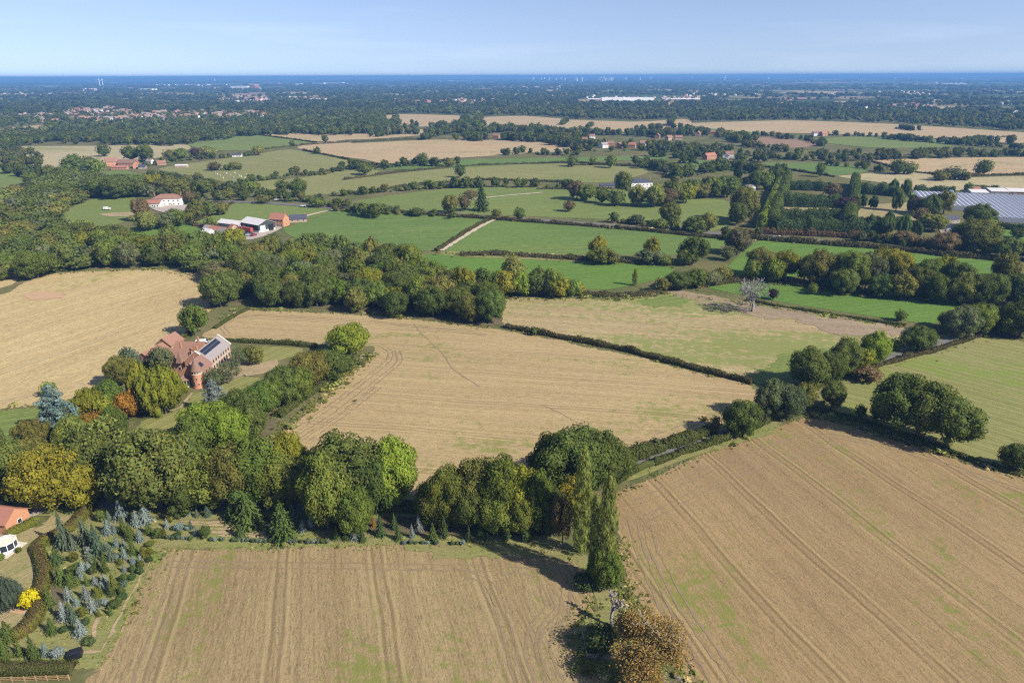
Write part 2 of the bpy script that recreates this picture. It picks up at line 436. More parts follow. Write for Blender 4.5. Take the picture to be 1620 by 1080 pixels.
M_TRACK = plain('stone_track', (0.50, 0.42, 0.30), 0.95, 0.2, 0.3)
M_RUT = plain('rutted_soil', (0.245, 0.178, 0.102), 0.95, 0.25, 0.6)
M_STRAW = plain('straw_line', (0.40, 0.325, 0.205), 0.95, 0.25, 0.6)

# --- near and middle fields, traced on the flat ground
fieldA = sheet('front_stubble_field', [(262, 872), (420, 866), (600, 863), (770, 861), (850, 866), (905, 884), (936, 925), (944, 965), (912, 985), (910, 1020), (925, 1052), (975, 1075), (1040, 1110), (1110, 1200), (60, 1230), (120, 1120), (158, 1052), (212, 958)], M_FRONT, 'brown stubble field with straight tramlines filling the front', rag=0.9)
fieldB = sheet('east_stubble_field', [(972, 786), (1060, 742), (1150, 704), (1255, 664), (1285, 660), (1400, 690), (1500, 722), (1620, 757), (1800, 810), (2050, 1240), (1160, 1240), (1095, 1085), (1030, 985), (1000, 935), (984, 860)], M_RIGHT, 'large brown stubble field with diagonal tramlines below the lane', rag=0.9)
fieldC = sheet('main_stubble_field', [(322, 531), (352, 510), (388, 491), (600, 500), (770, 519), (870, 536), (1000, 563), (1100, 588), (1185, 609), (1203, 628), (1188, 652), (1130, 688), (1060, 710), (1000, 728), (900, 770), (700, 792), (560, 795), (420, 775), (400, 715), (432, 692), (490, 648), (555, 588), (584, 566), (588, 548), (520, 545), (400, 541)], M_MAIN, 'long pale stubble field in the middle of the view', rag=0.9)
fieldD = sheet('weedy_stubble_field', [(782, 472), (1000, 473), (1056, 466), (1100, 464), (1200, 482), (1330, 503), (1440, 522), (1425, 534), (1375, 550), (1245, 590), (1205, 604), (1180, 601), (1100, 578), (1000, 554), (860, 527), (798, 515)], M_D, 'stubble field streaked with green regrowth beyond the low hedge', rag=0.9)
sheet('bare_soil_strip', [(1050, 466), (1100, 464), (1200, 482), (1330, 503), (1436, 521), (1420, 533), (1330, 524), (1200, 500), (1120, 486)], M_GREY, 'greyish strip of bare soil around the dead oak', 2, rag=4.5)
sheet('green_headland', [(1012, 476), (1064, 468), (1090, 474), (1070, 484), (1030, 488)], M_GRASS2, 'bright green corner of grass beyond the weedy stubble', 2, rag=3.0)
sheet('green_corner', [(1180, 597), (1240, 560), (1300, 556), (1275, 585), (1235, 606), (1206, 610)], M_GRASS2, 'shaded green grass corner by the lane trees', 2, rag=3.0)
fieldE = sheet('golden_stubble_field', [(-260, 480), (0, 466), (28, 452), (62, 436), (140, 429), (250, 427), (338, 437), (342, 462), (334, 488), (306, 524), (258, 556), (228, 580), (190, 612), (120, 634), (60, 641), (0, 648), (-300, 680)], M_GOLD, 'golden stubble field behind the red brick mansion', rag=0.9)
sheet('corner_stubble_field', [(-200, 448), (-100, 425), (0, 424), (24, 431), (30, 440), (0, 456)], M_GOLD, 'small golden field corner beyond the grass strip')
sheet('bare_patch', [(44, 466), (70, 461), (104, 465), (92, 474), (56, 474)], M_ORANGE, 'round orange bare soil patch in the golden stubble', 2, rag=3.0)
sheet('east_pasture', [(1350, 592), (1440, 566), (1556, 534), (1620, 541), (1800, 556), (2100, 720), (1800, 790), (1620, 748), (1560, 734), (1500, 708), (1400, 674), (1320, 648), (1296, 630)], M_EAST, 'thin yellowish grass field beyond the hedgerow oaks', rag=0.9)
sheet('dead_oak_pasture', [(1112, 452), (1180, 442), (1300, 456), (1400, 466), (1540, 476), (1508, 498), (1470, 512), (1330, 493), (1200, 472)], M_LUSH, 'bright green pasture behind the dead oak')
sheet('riverside_pasture', [(1150, 424), (1200, 381), (1280, 384), (1400, 393), (1500, 404), (1580, 404), (1600, 430), (1480, 436), (1300, 436), (1180, 440)], M_LUSH, 'green pasture strip behind the yellowing riverside trees')
sheet('willow_pasture', [(668, 403), (740, 405), (860, 412), (1060, 421), (1046, 440), (960, 458), (850, 452), (690, 442)], M_LUSH, 'bright green meadow behind the yellow willows')
sheet('rough_strip', [(690, 399), (800, 398), (930, 405), (1060, 413), (1050, 419), (850, 412), (720, 406)], M_VERGE, 'rough unmown grass strip between two green meadows', 2)
sheet('long_meadow', [(784, 349), (940, 358), (1080, 370), (1152, 378), (1145, 390), (1110, 402), (960, 404), (800, 400), (704, 398)], M_GRASS, 'long green meadow beside the pale farm track')
sheet('barn_meadow', [(448, 362), (500, 345), (545, 333), (660, 338), (772, 347), (736, 368), (690, 396), (600, 394), (540, 388), (470, 378)], M_GRASS, 'green meadow between the barns and the pale farm track')
sheet('horse_meadow', [(305, 352), (340, 338), (372, 320), (420, 320), (510, 330), (546, 330), (490, 346), (420, 349), (360, 352)], M_GRASS2, 'green meadow behind the white roofed barns')
sheet('small_meadow', [(190, 368), (250, 360), (288, 355), (322, 364), (312, 378), (240, 380), (200, 378)], M_LUSH, 'small bright green meadow in front of the farm buildings')
sheet('mown_meadow', [(84, 350), (104, 334), (130, 320), (170, 311), (212, 311), (216, 330), (205, 348), (160, 362), (118, 366)], M_GRASS2, 'mown green meadow beside the white farmhouse')
sheet('riding_arena', [(158, 339), (180, 337), (206, 336), (216, 340), (200, 343), (172, 343)], M_SAND, 'sandy riding arena beside the white farmhouse', 2)
sheet('edge_meadow', [(-120, 260), (0, 263), (22, 268), (42, 281), (36, 290), (0, 298), (-120, 305)], M_GRASS2, 'green meadow corner beside the small red roofed house')
sheet('north_stubble_field', [(14, 238), (34, 232), (160, 231), (290, 229), (300, 236), (262, 248), (200, 256), (120, 262), (66, 270), (36, 256)], M_TAN2, 'pale stubble field behind the red farmhouse')
sheet('ridge_meadow', [(296, 229), (350, 220), (400, 213), (450, 216), (492, 225), (425, 238), (340, 238)], M_GRASS2, 'sloping green field below the far wood')
sheet('ridge_stubble_field', [(404, 212), (480, 211), (545, 213), (545, 222), (500, 224)], M_TAN, 'narrow stubble field below the far wood')
sheet('far_corner_field', [(470, 234), (500, 226), (545, 224), (600, 240), (580, 252), (540, 248)], M_TAN, 'tan field corner crossed by a dark hedge')
sheet('olive_field', [(250, 268), (314, 257), (400, 245), (458, 237), (545, 252), (580, 266), (470, 276), (388, 290), (335, 284)], M_OLIVE, 'dry olive pasture with pale grazing animals')
sheet('house_paddock', [(160, 272), (200, 270), (240, 282), (230, 288), (190, 286)], M_GRASS2, 'small paddock in front of the red farmhouse')
sheet('stripe_meadow', [(340, 292), (470, 282), (545, 270), (600, 270), (545, 303), (480, 310), (390, 306)], M_OLIVE, 'pale green meadow striped by mowing')
sheet('parkland', [(560, 320), (650, 305), (740, 297), (900, 296), (1000, 296), (1090, 316), (1150, 335), (1130, 352), (960, 347), (800, 341), (650, 336)], M_GRASS2, 'parkland pasture around the tall dark conifer')
sheet('striped_field', [(545, 286), (640, 273), (760, 263), (900, 259), (1015, 265), (1022, 275), (960, 289), (860, 287), (760, 283), (650, 293), (560, 304)], M_OLIVE, 'olive field with fine mowing stripes below the village')
sheet('village_meadow', [(580, 268), (740, 253), (1040, 247), (1052, 252), (900, 257), (700, 267)], M_GRASS, 'narrow dark green meadow below the village')
sheet('tan_field', [(482, 237), (545, 228), (700, 221), (800, 222), (870, 227), (912, 238), (850, 242), (700, 252), (640, 257), (605, 259), (545, 245)], M_TAN, 'wide tan stubble field below the far hedgerow trees')
sheet('tan_strip', [(484, 222), (560, 208), (665, 205), (680, 213), (590, 220)], M_TAN, 'tan strip of stubble above the wide tan field')
sheet('upper_tan_field', [(596, 182), (650, 181), (735, 184), (728, 196), (655, 201), (604, 192)], M_TAN, 'small far tan field enclosed by woods')
sheet('middle_tan_field', [(742, 196), (760, 186), (830, 184), (905, 190), (880, 199), (800, 200)], M_TAN, 'far tan field touching the dark wood')
sheet('long_tan_field', [(850, 196), (900, 190), (1006, 193), (1086, 189), (1090, 200), (990, 209), (900, 206)], M_TAN, 'far tan field above the village trees')
sheet('horizon_tan_field', [(1082, 196), (1250, 191), (1420, 197), (1620, 210), (1800, 220), (1800, 234), (1620, 228), (1570, 226), (1480, 219), (1310, 212), (1200, 210), (1140, 205)], M_TAN, 'long pinkish tan field below the dark wood')
sheet('ploughed_field', [(1165, 221), (1240, 216), (1296, 230), (1230, 235)], M_BROWN, 'small brown ploughed field')
sheet('upper_green_field', [(1280, 222), (1350, 216), (1440, 220), (1540, 226), (1480, 234), (1380, 234), (1300, 226)], M_GRASS2, 'green field below the long pinkish tan field')
sheet('lodge_field', [(1120, 203), (1190, 205), (1200, 212), (1150, 213)], M_GRASS2, 'small green field beside the far hedge')
sheet('green_strip', [(1080, 253), (1150, 257), (1198, 265), (1195, 272), (1090, 269)], M_GRASS, 'narrow green field below the red roofed barn')
sheet('small_green_field', [(1200, 258), (1320, 259), (1376, 270), (1322, 278), (1240, 266)], M_GRASS, 'small green field above the conifer hedges')
sheet('pale_field', [(1378, 254), (1500, 250), (1620, 249), (1800, 252), (1800, 280), (1620, 276), (1520, 278), (1450, 272)], M_TAN, 'wide pale stubble field above the glasshouse')
sheet('glasshouse_field', [(1325, 279), (1430, 272), (1520, 281), (1620, 279), (1800, 284), (1800, 305), (1620, 303), (1450, 300), (1400, 290)], M_TAN2, 'pale field directly behind the glasshouse')
sheet('glasshouse_grass', [(1440, 303), (1500, 304), (1500, 309), (1440, 310)], M_GRASS, 'strip of green grass at the glasshouse end')
sheet('edge_pasture', [(1552, 364), (1700, 362), (1720, 392), (1590, 392), (1565, 380)], M_LUSH, 'green pasture corner below the glasshouse')
sheet('conifer_lawn', [(1240, 325), (1330, 327), (1460, 320), (1460, 352), (1420, 356), (1340, 350), (1250, 338)], M_DRYLAWN, 'dry grass between the tall conifer hedges')
sheet('lodge_lawn', [(1085, 316), (1150, 318), (1165, 350), (1110, 370), (1060, 350)], M_GRASS2, 'lawn shaded by the estate trees')
sheet('distant_field', [(0, 206), (20, 202), (72, 198), (74, 204), (30, 208)], M_TAN, 'pale far field before the distant town')
sheet('red_soil_field', [(380, 150), (400, 146.5), (418, 147), (400, 152)], M_BROWN, 'far reddish bare field beside the distant estate')
# --- garden and foreground grass
sheet('mansion_lawn', [(205, 700), (222, 668), (260, 655), (292, 640), (300, 622), (330, 618), (372, 600), (400, 596), (428, 606), (420, 625), (360, 640), (318, 650), (300, 675), (262, 700), (230, 710)], M_LAWN, 'striped lawn in front of the red brick mansion', rag=0.9)
sheet('mansion_terrace', [(318, 605), (345, 580), (372, 566), (400, 574), (392, 590), (352, 606), (330, 615)], M_SAND, 'pale terrace beside the mansion', 2)
sheet('garden_dirt', [(380, 584), (400, 578), (436, 570), (440, 580), (415, 592), (390, 596)], M_SAND, 'bare sandy garden ground beside the mansion', 3)
sheet('side_lawn', [(384, 560), (420, 548), (480, 552), (470, 562), (430, 572), (392, 576)], M_LAWN, 'small lawn behind the mansion tree')
sheet('cedar_lawn', [(-60, 660), (0, 650), (60, 645), (70, 660), (40, 690), (0, 700), (-60, 705)], M_GRASS2, 'green grass beside the silvery cedar')
sheet('bungalow_lawn', [(-60, 830), (10, 828), (60, 834), (96, 812), (140, 800), (118, 826), (86, 850), (64, 862), (60, 872), (68, 890), (70, 920), (60, 960), (50, 985), (20, 1004), (-60, 1010)], M_DRYLAWN, 'parched lawn between the bungalow and the winding hedge', rag=0.9)
sheet('drive_lawn', [(-60, 792), (0, 792), (48, 792), (58, 802), (30, 812), (0, 815), (-60, 818)], M_DRYLAWN, 'parched lawn inside the bend of the drive')
sheet('orange_bed', [(10, 966), (30, 961), (50, 962), (46, 972), (20, 973)], M_ORANGE, 'orange bare earth under the yellow shrub', 2)
sheet('plantation_floor', [(96, 852), (130, 824), (160, 802), (200, 806), (320, 818), (500, 836), (700, 846), (860, 846), (915, 872), (850, 866), (770, 861), (600, 863), (420, 866), (262, 871), (212, 958), (158, 1052), (110, 1056), (-40, 1058), (-40, 1010), (30, 1010), (62, 985), (76, 930), (72, 890), (66, 864)], M_VERGE, 'rough grass floor of the young conifer plantation', rag=0.9)
for k, (ya, xa, xb) in enumerate(((825, 285, 372), (830, 300, 420), (836, 330, 420), (842, 335, 428), (847, 345, 425))):
    w = [at(xa, ya), at((xa + xb) / 2, ya + 1.2), at(xb, ya + 2)]
    tag(strip('mown_path', w, 0.8, 0.13 + k * 0.002, M_SAND, jit=0.22), 'bare strip between the planting rows, number %d up from the stubble' % (5 - k), None, None, 'structure')
tag(strip('plantation_path', [at(148, 1012), at(150, 985), at(155, 970)], 0.9, 0.14, M_SAND, jit=0.25), 'bare path beside the silver spruce near the black box', None, None, 'structure')
tag(strip('field_edge_path', [at(240, 880), at(228, 905), at(205, 945), at(176, 1000), at(160, 1030), at(128, 1032)], 0.55, 0.145, M_SAND, jit=0.25), 'thin worn path along the edge of the plantation', None, None, 'structure')
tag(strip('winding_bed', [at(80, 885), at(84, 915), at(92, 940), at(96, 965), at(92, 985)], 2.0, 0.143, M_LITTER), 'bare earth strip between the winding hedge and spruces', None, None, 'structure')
sheet('shaded_margin', [(770, 858), (860, 844), (930, 880), (985, 940), (1000, 985), (1030, 1040), (1090, 1120), (1020, 1100), (960, 1070), (918, 1045), (906, 1010), (912, 980), (946, 965), (936, 925), (905, 884), (850, 866)], M_VERGE, 'rough grass margin under the poplars and the pond oak')
sheet('front_green_band', [(640, 868), (720, 864), (770, 863), (850, 868), (900, 884), (860, 888), (760, 884), (660, 884)], M_VERGE, 'greener band along the top of the front stubble', 2, rag=2.2)
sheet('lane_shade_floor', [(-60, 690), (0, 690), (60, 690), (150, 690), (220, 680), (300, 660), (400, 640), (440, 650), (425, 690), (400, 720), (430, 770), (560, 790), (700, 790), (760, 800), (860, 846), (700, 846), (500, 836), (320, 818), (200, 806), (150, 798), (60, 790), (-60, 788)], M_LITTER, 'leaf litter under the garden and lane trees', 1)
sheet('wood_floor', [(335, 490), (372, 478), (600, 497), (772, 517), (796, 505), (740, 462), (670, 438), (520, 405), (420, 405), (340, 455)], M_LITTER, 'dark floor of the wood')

# --- lane, drive and farm tracks
LANE = [(-40, 782), (40, 786), (130, 792), (280, 800), (450, 801), (620, 799), (760, 793), (900, 765), (985, 741), (1060, 714), (1130, 692), (1188, 672), (1216, 652), (1240, 628), (1275, 604), (1340, 583), (1420, 562), (1480, 546), (1530, 528), (1590, 512), (1640, 500)]
tag(strip('lane_verge', [at(*p) for p in LANE], 11.0, 0.17, M_VERGE, jit=0.9), 'grass verges on both sides of the narrow lane', None, None, 'structure')
tag(strip('lane', [at(*p) for p in LANE], 4.4, 0.21, M_ROAD, jit=0.12), 'narrow grey country lane winding between the fields', None, None, 'structure')
tag(strip('drive', [at(*p) for p in [(-30, 826), (12, 826), (40, 818), (62, 807), (72, 798), (84, 790)]], 3.4, 0.19, M_DRIVE), 'curved gravel drive leading to the bungalow', None, None, 'structure')
tag(strip('garden_path', [at(*p) for p in [(222, 652), (262, 652), (286, 645), (296, 632), (304, 622)]], 1.0, 0.26, M_SAND), 'curved edge path around the golden cypresses', None, None, 'structure')
tag(strip('farm_track', [at(*p) for p in [(698, 397), (728, 378), (756, 361), (782, 348)]], 3.2, 0.36, M_TRACK, jit=0.3), 'pale straight farm track between two green meadows', None, None, 'structure')
tag(strip('park_track', [at(*p) for p in [(735, 321), (745, 316), (800, 310), (860, 305)]], 3.0, 0.42, M_TRACK, jit=0.3), 'pale curving track across the parkland', None, None, 'structure')
tag(strip('barn_track', [at(*p) for p in [(436, 352), (470, 346), (505, 337), (540, 330)]], 3.5, 0.42, M_TRACK, jit=0.3), 'pale track leading to the barns past the meadow', None, None, 'structure')
ROADN = [(330, 318), (430, 322), (520, 329), (620, 334), (720, 339), (800, 346), (900, 352), (1000, 360), (1080, 367), (1200, 373), (1300, 382), (1400, 392), (1500, 402), (1620, 408)]
tag(strip('main_road', [at(*p) for p in ROADN], 8.0, 0.44, M_ROAD), 'hedged main road crossing behind the green meadows', None, None, 'structure')
sheet('farm_yard', [(372, 372), (390, 363), (436, 358), (448, 360), (420, 374), (396, 380), (378, 380)], M_YARD, 'pale concrete farm yard in front of the barns', 3)
sheet('farmhouse_yard', [(240, 331), (262, 326), (300, 325), (304, 332), (262, 337)], M_YARD, 'pale yard in front of the white farmhouse', 3)
sheet('nursery_yard', [(1484, 354), (1500, 346), (1512, 352), (1508, 372), (1490, 372)], M_YARD, 'pale nursery car park among trees', 3)

# wheelings that leave the straight rows: headlands and turns, each a pair of ruts in its field
RZ = [0.0]
def ruts(parent, pxs, z, gap=1.9, w=0.38, mat=None):
    W = [np.array(at(*p)) for p in pxs]
    for s in (-1, 1):
        pts = []
        for i, c in enumerate(W):
            t = W[min(i + 1, len(W) - 1)] - W[max(i - 1, 0)]; t = t / max(1e-6, np.linalg.norm(t))
            pts.append(c + np.array([-t[1], t[0]]) * s * gap / 2)
        RZ[0] += 0.0012; strip('wheel_rut', pts, w, z + RZ[0], mat or M_RUT, parent, jit=0.16)
zA = fieldA.data.vertices[0].co.z + 0.02
for pl in ([(262, 892), (430, 893), (600, 896), (780, 899), (850, 905)], [(300, 880), (262, 960), (226, 1060), (205, 1140)],
           [(735, 905), (775, 925), (800, 990), (816, 1060), (830, 1110)], [(858, 925), (870, 960), (846, 990), (838, 1030), (856, 1090)],
           [(895, 930), (892, 970), (866, 1000), (862, 1030), (884, 1085)]):
    ruts(fieldA, pl, zA)
zB = fieldB.data.vertices[0].co.z + 0.02
for pl in ([(1000, 800), (1100, 752), (1180, 722), (1262, 694), (1320, 690), (1440, 716), (1620, 778)], [(1008, 830), (1100, 780), (1190, 742), (1330, 700)],
           [(1000, 820), (1012, 870), (1050, 960), (1110, 1070), (1160, 1160)], [(1024, 830), (1030, 860), (1075, 950), (1150, 1060), (1190, 1110)]):
    ruts(fieldB, pl, zB)
zC = fieldC.data.vertices[0].co.z + 0.02
for pl in ([(440, 700), (520, 645), (585, 595), (615, 570), (617, 556), (600, 545)], [(452, 703), (530, 655), (600, 600), (632, 572), (628, 553)],
           [(360, 528), (352, 515), (400, 499), (600, 510), (770, 530)], [(470, 706), (545, 655), (600, 612)], [(1175, 640), (1100, 668), (1000, 705)]):
    ruts(fieldC, pl, zC)
strip('animal_path', [np.array(at(*p)) for p in [(655, 512), (664, 525), (700, 560), (715, 582), (740, 600), (760, 612)]], 0.45, zC + 0.01, M_RUT, fieldC, jit=0.12)
strip('field_ditch', [np.array(at(*p)) for p in [(855, 640), (880, 650), (905, 664)]], 0.4, zC + 0.01, M_RUT, fieldC, jit=0.12)
zE = fieldE.data.vertices[0].co.z + 0.02
for pl in ([(0, 636), (120, 612), (200, 575), (262, 530), (300, 470)], [(0, 590), (150, 540), (300, 472)]):
    ruts(fieldE, pl, zE, mat=M_STRAW)

# pale and green fields scattered over the hazy plain
FARF = []
rq = np.random.default_rng(5)
spots = [(828, 139), (876, 144), (972, 145), (1040, 143.5), (972, 156), (1168, 159), (1290, 147), (1370, 160), (60, 138), (30, 150), (150, 150), (250, 140), (300, 150), (470, 148), (560, 142), (620, 150), (700, 146), (760, 138), (1100, 146), (1200, 140), (1330, 138), (1450, 150), (1540, 142), (1590, 155), (1480, 160), (380, 129), (540, 130), (660, 133), (900, 133), (1150, 134), (1300, 131), (1420, 134), (1570, 131), (100, 131), (20, 143), (210, 133), (820, 150), (1060, 165), (560, 160), (1500, 172), (1255, 156), (320, 134), (1010, 137), (740, 131)] + [(float(rq.uniform(0, 1620)), float(rq.uniform(123.6, 129.5))) for _ in range(26)]
kinds = [(M_TAN, 'tan'), (M_TAN, 'tan'), (M_GRASS2, 'green'), (M_TAN2, 'pale'), (M_BROWN, 'brown'), (M_OLIVE, 'olive')]
seen = {}
for k, (px, py) in sorted(enumerate(spots), key=lambda q: q[1][0]):
    wpx = rq.uniform(20, 62) * (1.0 if py < 150 else .8); hp = rq.uniform(1.2, 2.6) * (py - 116) / 22
    pl = [(px + wpx * math.cos(a) * rq.uniform(.8, 1.15), py + hp * .5 * math.sin(a) * rq.uniform(.8, 1.2)) for a in np.linspace(0, 6.28, 8)[:-1]]
    FARF.append(pl); m_, cw_ = kinds[k % 6]; seen[cw_] = seen.get(cw_, 0) + 1
    sheet('distant_field', pl, m_, '%s field on the hazy plain, %s %s one from the left' % (cw_, ('first second third fourth fifth sixth seventh eighth ninth tenth eleventh twelfth thirteenth fourteenth fifteenth sixteenth seventeenth eighteenth nineteenth twentieth'.split() + ['twenty-' + w for w in 'first second third fourth fifth sixth seventh eighth ninth'.split()] + ['thirtieth'])[seen[cw_] - 1], cw_), 1)

# ------------------------------------------------------------------ plants: one mesh per kind, shared by the copies
def var_cols(r, n, amp=0.22, warm=0.10):
    b = r.uniform(1 - amp, 1 + amp, size=(n, 1)); h = r.normal(size=(n, 1)) * warm
    return np.clip(np.concatenate([b * (1 + h), b, b * (1 - h * 0.6)], axis=1), 0.2, 2.2)

def lobes_crown(name, seed, lobes, n_leaf, leaf, centre, core=0.81, jit=0.5, amp=0.22, sub1=True, zmin=0.0, drop=0.0, aspect=0.62, up=None):
    """crown from overlapping leafy lobes: (centre, radii) each, leaf faces on the outside, a rough leafy core within"""
    r = np.random.default_rng(seed)
    C = np.array([l[0] for l in lobes]); RR = np.array([l[1] for l in lobes])
    area = RR[:, 0] * RR[:, 2]; cnt = np.maximum(3, (n_leaf * 1.7 * area / area.sum()).astype(int))
    Ps = []; Ns = []; Lb = []
    for i in range(len(lobes)):
        d = sph(r, cnt[i])
        p = C[i] + d * RR[i] * r.uniform(0.90, 1.16, size=(cnt[i], 1))
        Ps.append(p); Ns.append(d / RR[i]); Lb.append(np.full(cnt[i], i))
    P = np.concatenate(Ps); N = unit(np.concatenate(Ns)); Lb = np.concatenate(Lb)
    keep = P[:, 2] > zmin
    for i in range(len(lobes)):
        q = (((P - C[i]) / RR[i]) ** 2).sum(1)
        keep &= (q > 0.80) | (Lb == i)
    if drop: keep &= r.random(len(P)) > drop
    P, N, Lb = P[keep], N[keep], Lb[keep]
    N = unit(N * 0.75 + unit(P - centre) * 0.35 + r.normal(size=P.shape) * jit * 0.75)
    V, Q = quads_at(P, N, leaf, r, aspect, None if up is None else np.tile(np.array(up, float), (len(P), 1)))
    lobe_var = r.uniform(0.82, 1.18, size=len(lobes))
    qt = var_cols(r, len(P), amp) * lobe_var[Lb][:, None]
    TV = None; tt = None; T = None
    if core > 0:
        S, ST = (ICO1, ICO1T)
        vs = []; ts = []
        for i in range(len(lobes)):
            s = S * RR[i] * core * r.uniform(0.86, 1.08, size=(len(S), 1)) + C[i]
            s[:, 2] = np.maximum(s[:, 2], zmin * 0.6)
            ts.append(ST + len(V) + i * len(S)); vs.append(s)
        V = np.concatenate([V] + vs); T = np.concatenate(ts); tt = np.repeat(lobe_var, len(ST))[:, None] * np.ones((1, 3)) * 0.92
    return np_mesh(name, V, Q, T, qt, tt)

def broad_lobes(seed, n, zb=0.06, rx=0.5, flat=1.0, rmin=0.13, rmax=0.2, taper=0.0):
    r = np.random.default_rng(seed); out = []
    zc = (zb + 1) / 2; hz = (1 - zb) / 2
    dirs = []
    k = 0
    # evenly spread directions on the sphere, jittered
    ga = math.pi * (3 - math.sqrt(5))
    for i in range(n):
        z = 1 - 2 * (i + 0.5) / n; z = max(-0.85, z)
        a = ga * i + r.normal() * 0.35
        rr = math.sqrt(max(0, 1 - z * z))
        d = np.array([rr * math.cos(a), rr * math.sin(a), z + r.normal() * 0.08])
        rad = r.uniform(rmin, rmax) * (1 if z > -0.3 else 0.85)
        s = r.uniform(0.72, 1.06) * (1 + 0.16 * math.sin(2 * a + seed) * rr)
        tp = 1 - taper * max(0, d[2])
        c = np.array([d[0] * max(0.02, rx - rad * 0.9) * s * tp, d[1] * max(0.02, rx - rad * 0.9) * s * tp, zc + d[2] * max(0.02, hz - rad * flat * 0.9) * s])
        c[2] = max(c[2], zb + rad * flat * 0.5)
        out.append((c, np.array([rad, rad, rad * flat])))
    out.append((np.array([0, 0, zc]), np.array([rx * 0.62, rx * 0.62, hz * 0.66])))
    return out

def trunk_mesh(name, seed, h=0.45, r0=0.035, limbs=5, spread=0.28, mat=BARK, top=0.7):
    r = np.random.default_rng(seed); segs = []
    lean = r.normal(size=2) * 0.015
    segs.append(((0, 0, -0.01), r0 * 1.35, (lean[0] * 0.3, lean[1] * 0.3, h * 0.22), r0))
    segs.append(((lean[0] * 0.3, lean[1] * 0.3, h * 0.22), r0, (lean[0], lean[1], h), r0 * 0.75))
    for i in range(limbs):
        a = 2 * math.pi * (i + r.uniform(-.3, .3)) / limbs; z = h * r.uniform(0.45, 1.0)
        p = np.array([lean[0] * z / h, lean[1] * z / h, z])
        q = p + np.array([math.cos(a) * spread * r.uniform(.6, 1), math.sin(a) * spread * r.uniform(.6, 1), r.uniform(.12, .32)])
        m = (p + q) / 2 + np.array([0, 0, -0.02])
        segs.append((p, r0 * 0.5, m, r0 * 0.36)); segs.append((m, r0 * 0.36, q, r0 * 0.14))
    segs.append(((lean[0], lean[1], h), r0 * 0.75, (lean[0] * 2, lean[1] * 2, top), r0 * 0.25))
    V, Fc = tubes(segs, 6)
    return mesh(name, V, Fc, mat, True)

def conifer_mesh(name, seed, levels=17, per=10, droop=0.25, width=0.5, irr=0.12, quads=5, leaf=0.055, zb=0.03, power=0.85):
    r = np.random.default_rng(seed); P = []; N = []; UPV = []; S = []
    for l in range(levels):
        f = l / (levels - 1); z = zb + (0.97 - zb) * f
        rad = width * (1 - f) ** power * (1 + r.normal() * irr * 0.5) + 0.012
        n = max(4, int(per * (1 - f * 0.55)))
        a0 = r.uniform(0, 6.28)
        for b in range(n):
            a = a0 + 2 * math.pi * b / n + r.normal() * 0.12
            rb = rad * (1 + r.normal() * irr)
            d = np.array([math.cos(a), math.sin(a), 0])
            for q in range(quads):
                t = (q + 0.75) / quads
                p = d * rb * t + np.array([0, 0, z - droop * rb * t * t + 0.02])
                side = np.array([-d[1], d[0], 0]) * r.normal() * 0.018 * (1.3 - t)
                P.append(p + side); N.append(np.array([0, 0, 1]) * 0.7 + d * 0.6 + r.normal(size=3) * 0.45); UPV.append(d + np.array([0, 0, -droop * t]))
                S.append(leaf * (1.25 - 0.45 * t) * (0.6 + 0.4 * (1 - f)))
    P.append(np.array([0, 0, 0.985])); N.append(np.array([1., 0.2, 0.1])); UPV.append(np.array([0, 0, 1.])); S.append(0.06)
    P = np.array(P); N = unit(np.array(N)); UPV = np.array(UPV); S = np.array(S)
    V, Q = quads_at(P, N, S * 1.9, r, 0.8, UPV)
    qt = var_cols(r, len(P), 0.22, 0.05)
    # dense inner cone
    k = 9; rings = 6; vs = []; ts = []
    for i in range(rings):
        f = i / (rings - 1); z = zb + (0.93 - zb) * f
        for j in range(k):
            a = 2 * math.pi * j / k
            rr = width * 0.50 * (1 - f) ** power * r.uniform(0.8, 1.1) + 0.006
            vs.append((rr * math.cos(a), rr * math.sin(a), z))
    b = len(V)
    for i in range(rings - 1):
        for j in range(k):
            j2 = (j + 1) % k
            ts += [(b + i*k + j, b + i*k + j2, b + (i+1)*k + j2), (b + i*k + j, b + (i+1)*k + j2, b + (i+1)*k + j)]
    V = np.concatenate([V, np.array(vs)])
    return np_mesh(name, V, Q, np.array(ts), qt, np.full((len(ts), 3), 0.85))

def skeleton(seed, depth_=4, h=0.42, r0=0.05, spread=0.75, n=(3, 5), shrink=0.66, up=0.25):
    """bare branching: returns tube segments and twig ends"""
    r = np.random.default_rng(seed); segs = []; tips = []
    def grow(p, d, L, rad, lev):
        q = p + d * L * 0.5 + r.normal(size=3) * L * 0.05
        q2 = q + unit(d + r.normal(size=3) * 0.18) * L * 0.5
        segs.append((p, rad, q, rad * 0.82)); segs.append((q, rad * 0.82, q2, rad * 0.62))
        if lev == 0: tips.append(q2); return
        for i in range(r.integers(n[0], n[1] + 1)):
            nd_ = unit(d + r.normal(size=3) * spread + np.array([0, 0, up]))
            s = q + (q2 - q) * r.uniform(0.0, 1.0)
            grow(s, nd_, L * shrink * r.uniform(0.75, 1.15), rad * 0.5, lev - 1)
    grow(np.array([0, 0, -0.01]), np.array([0, 0, 1.0]), h, r0, depth_)
    return segs, tips

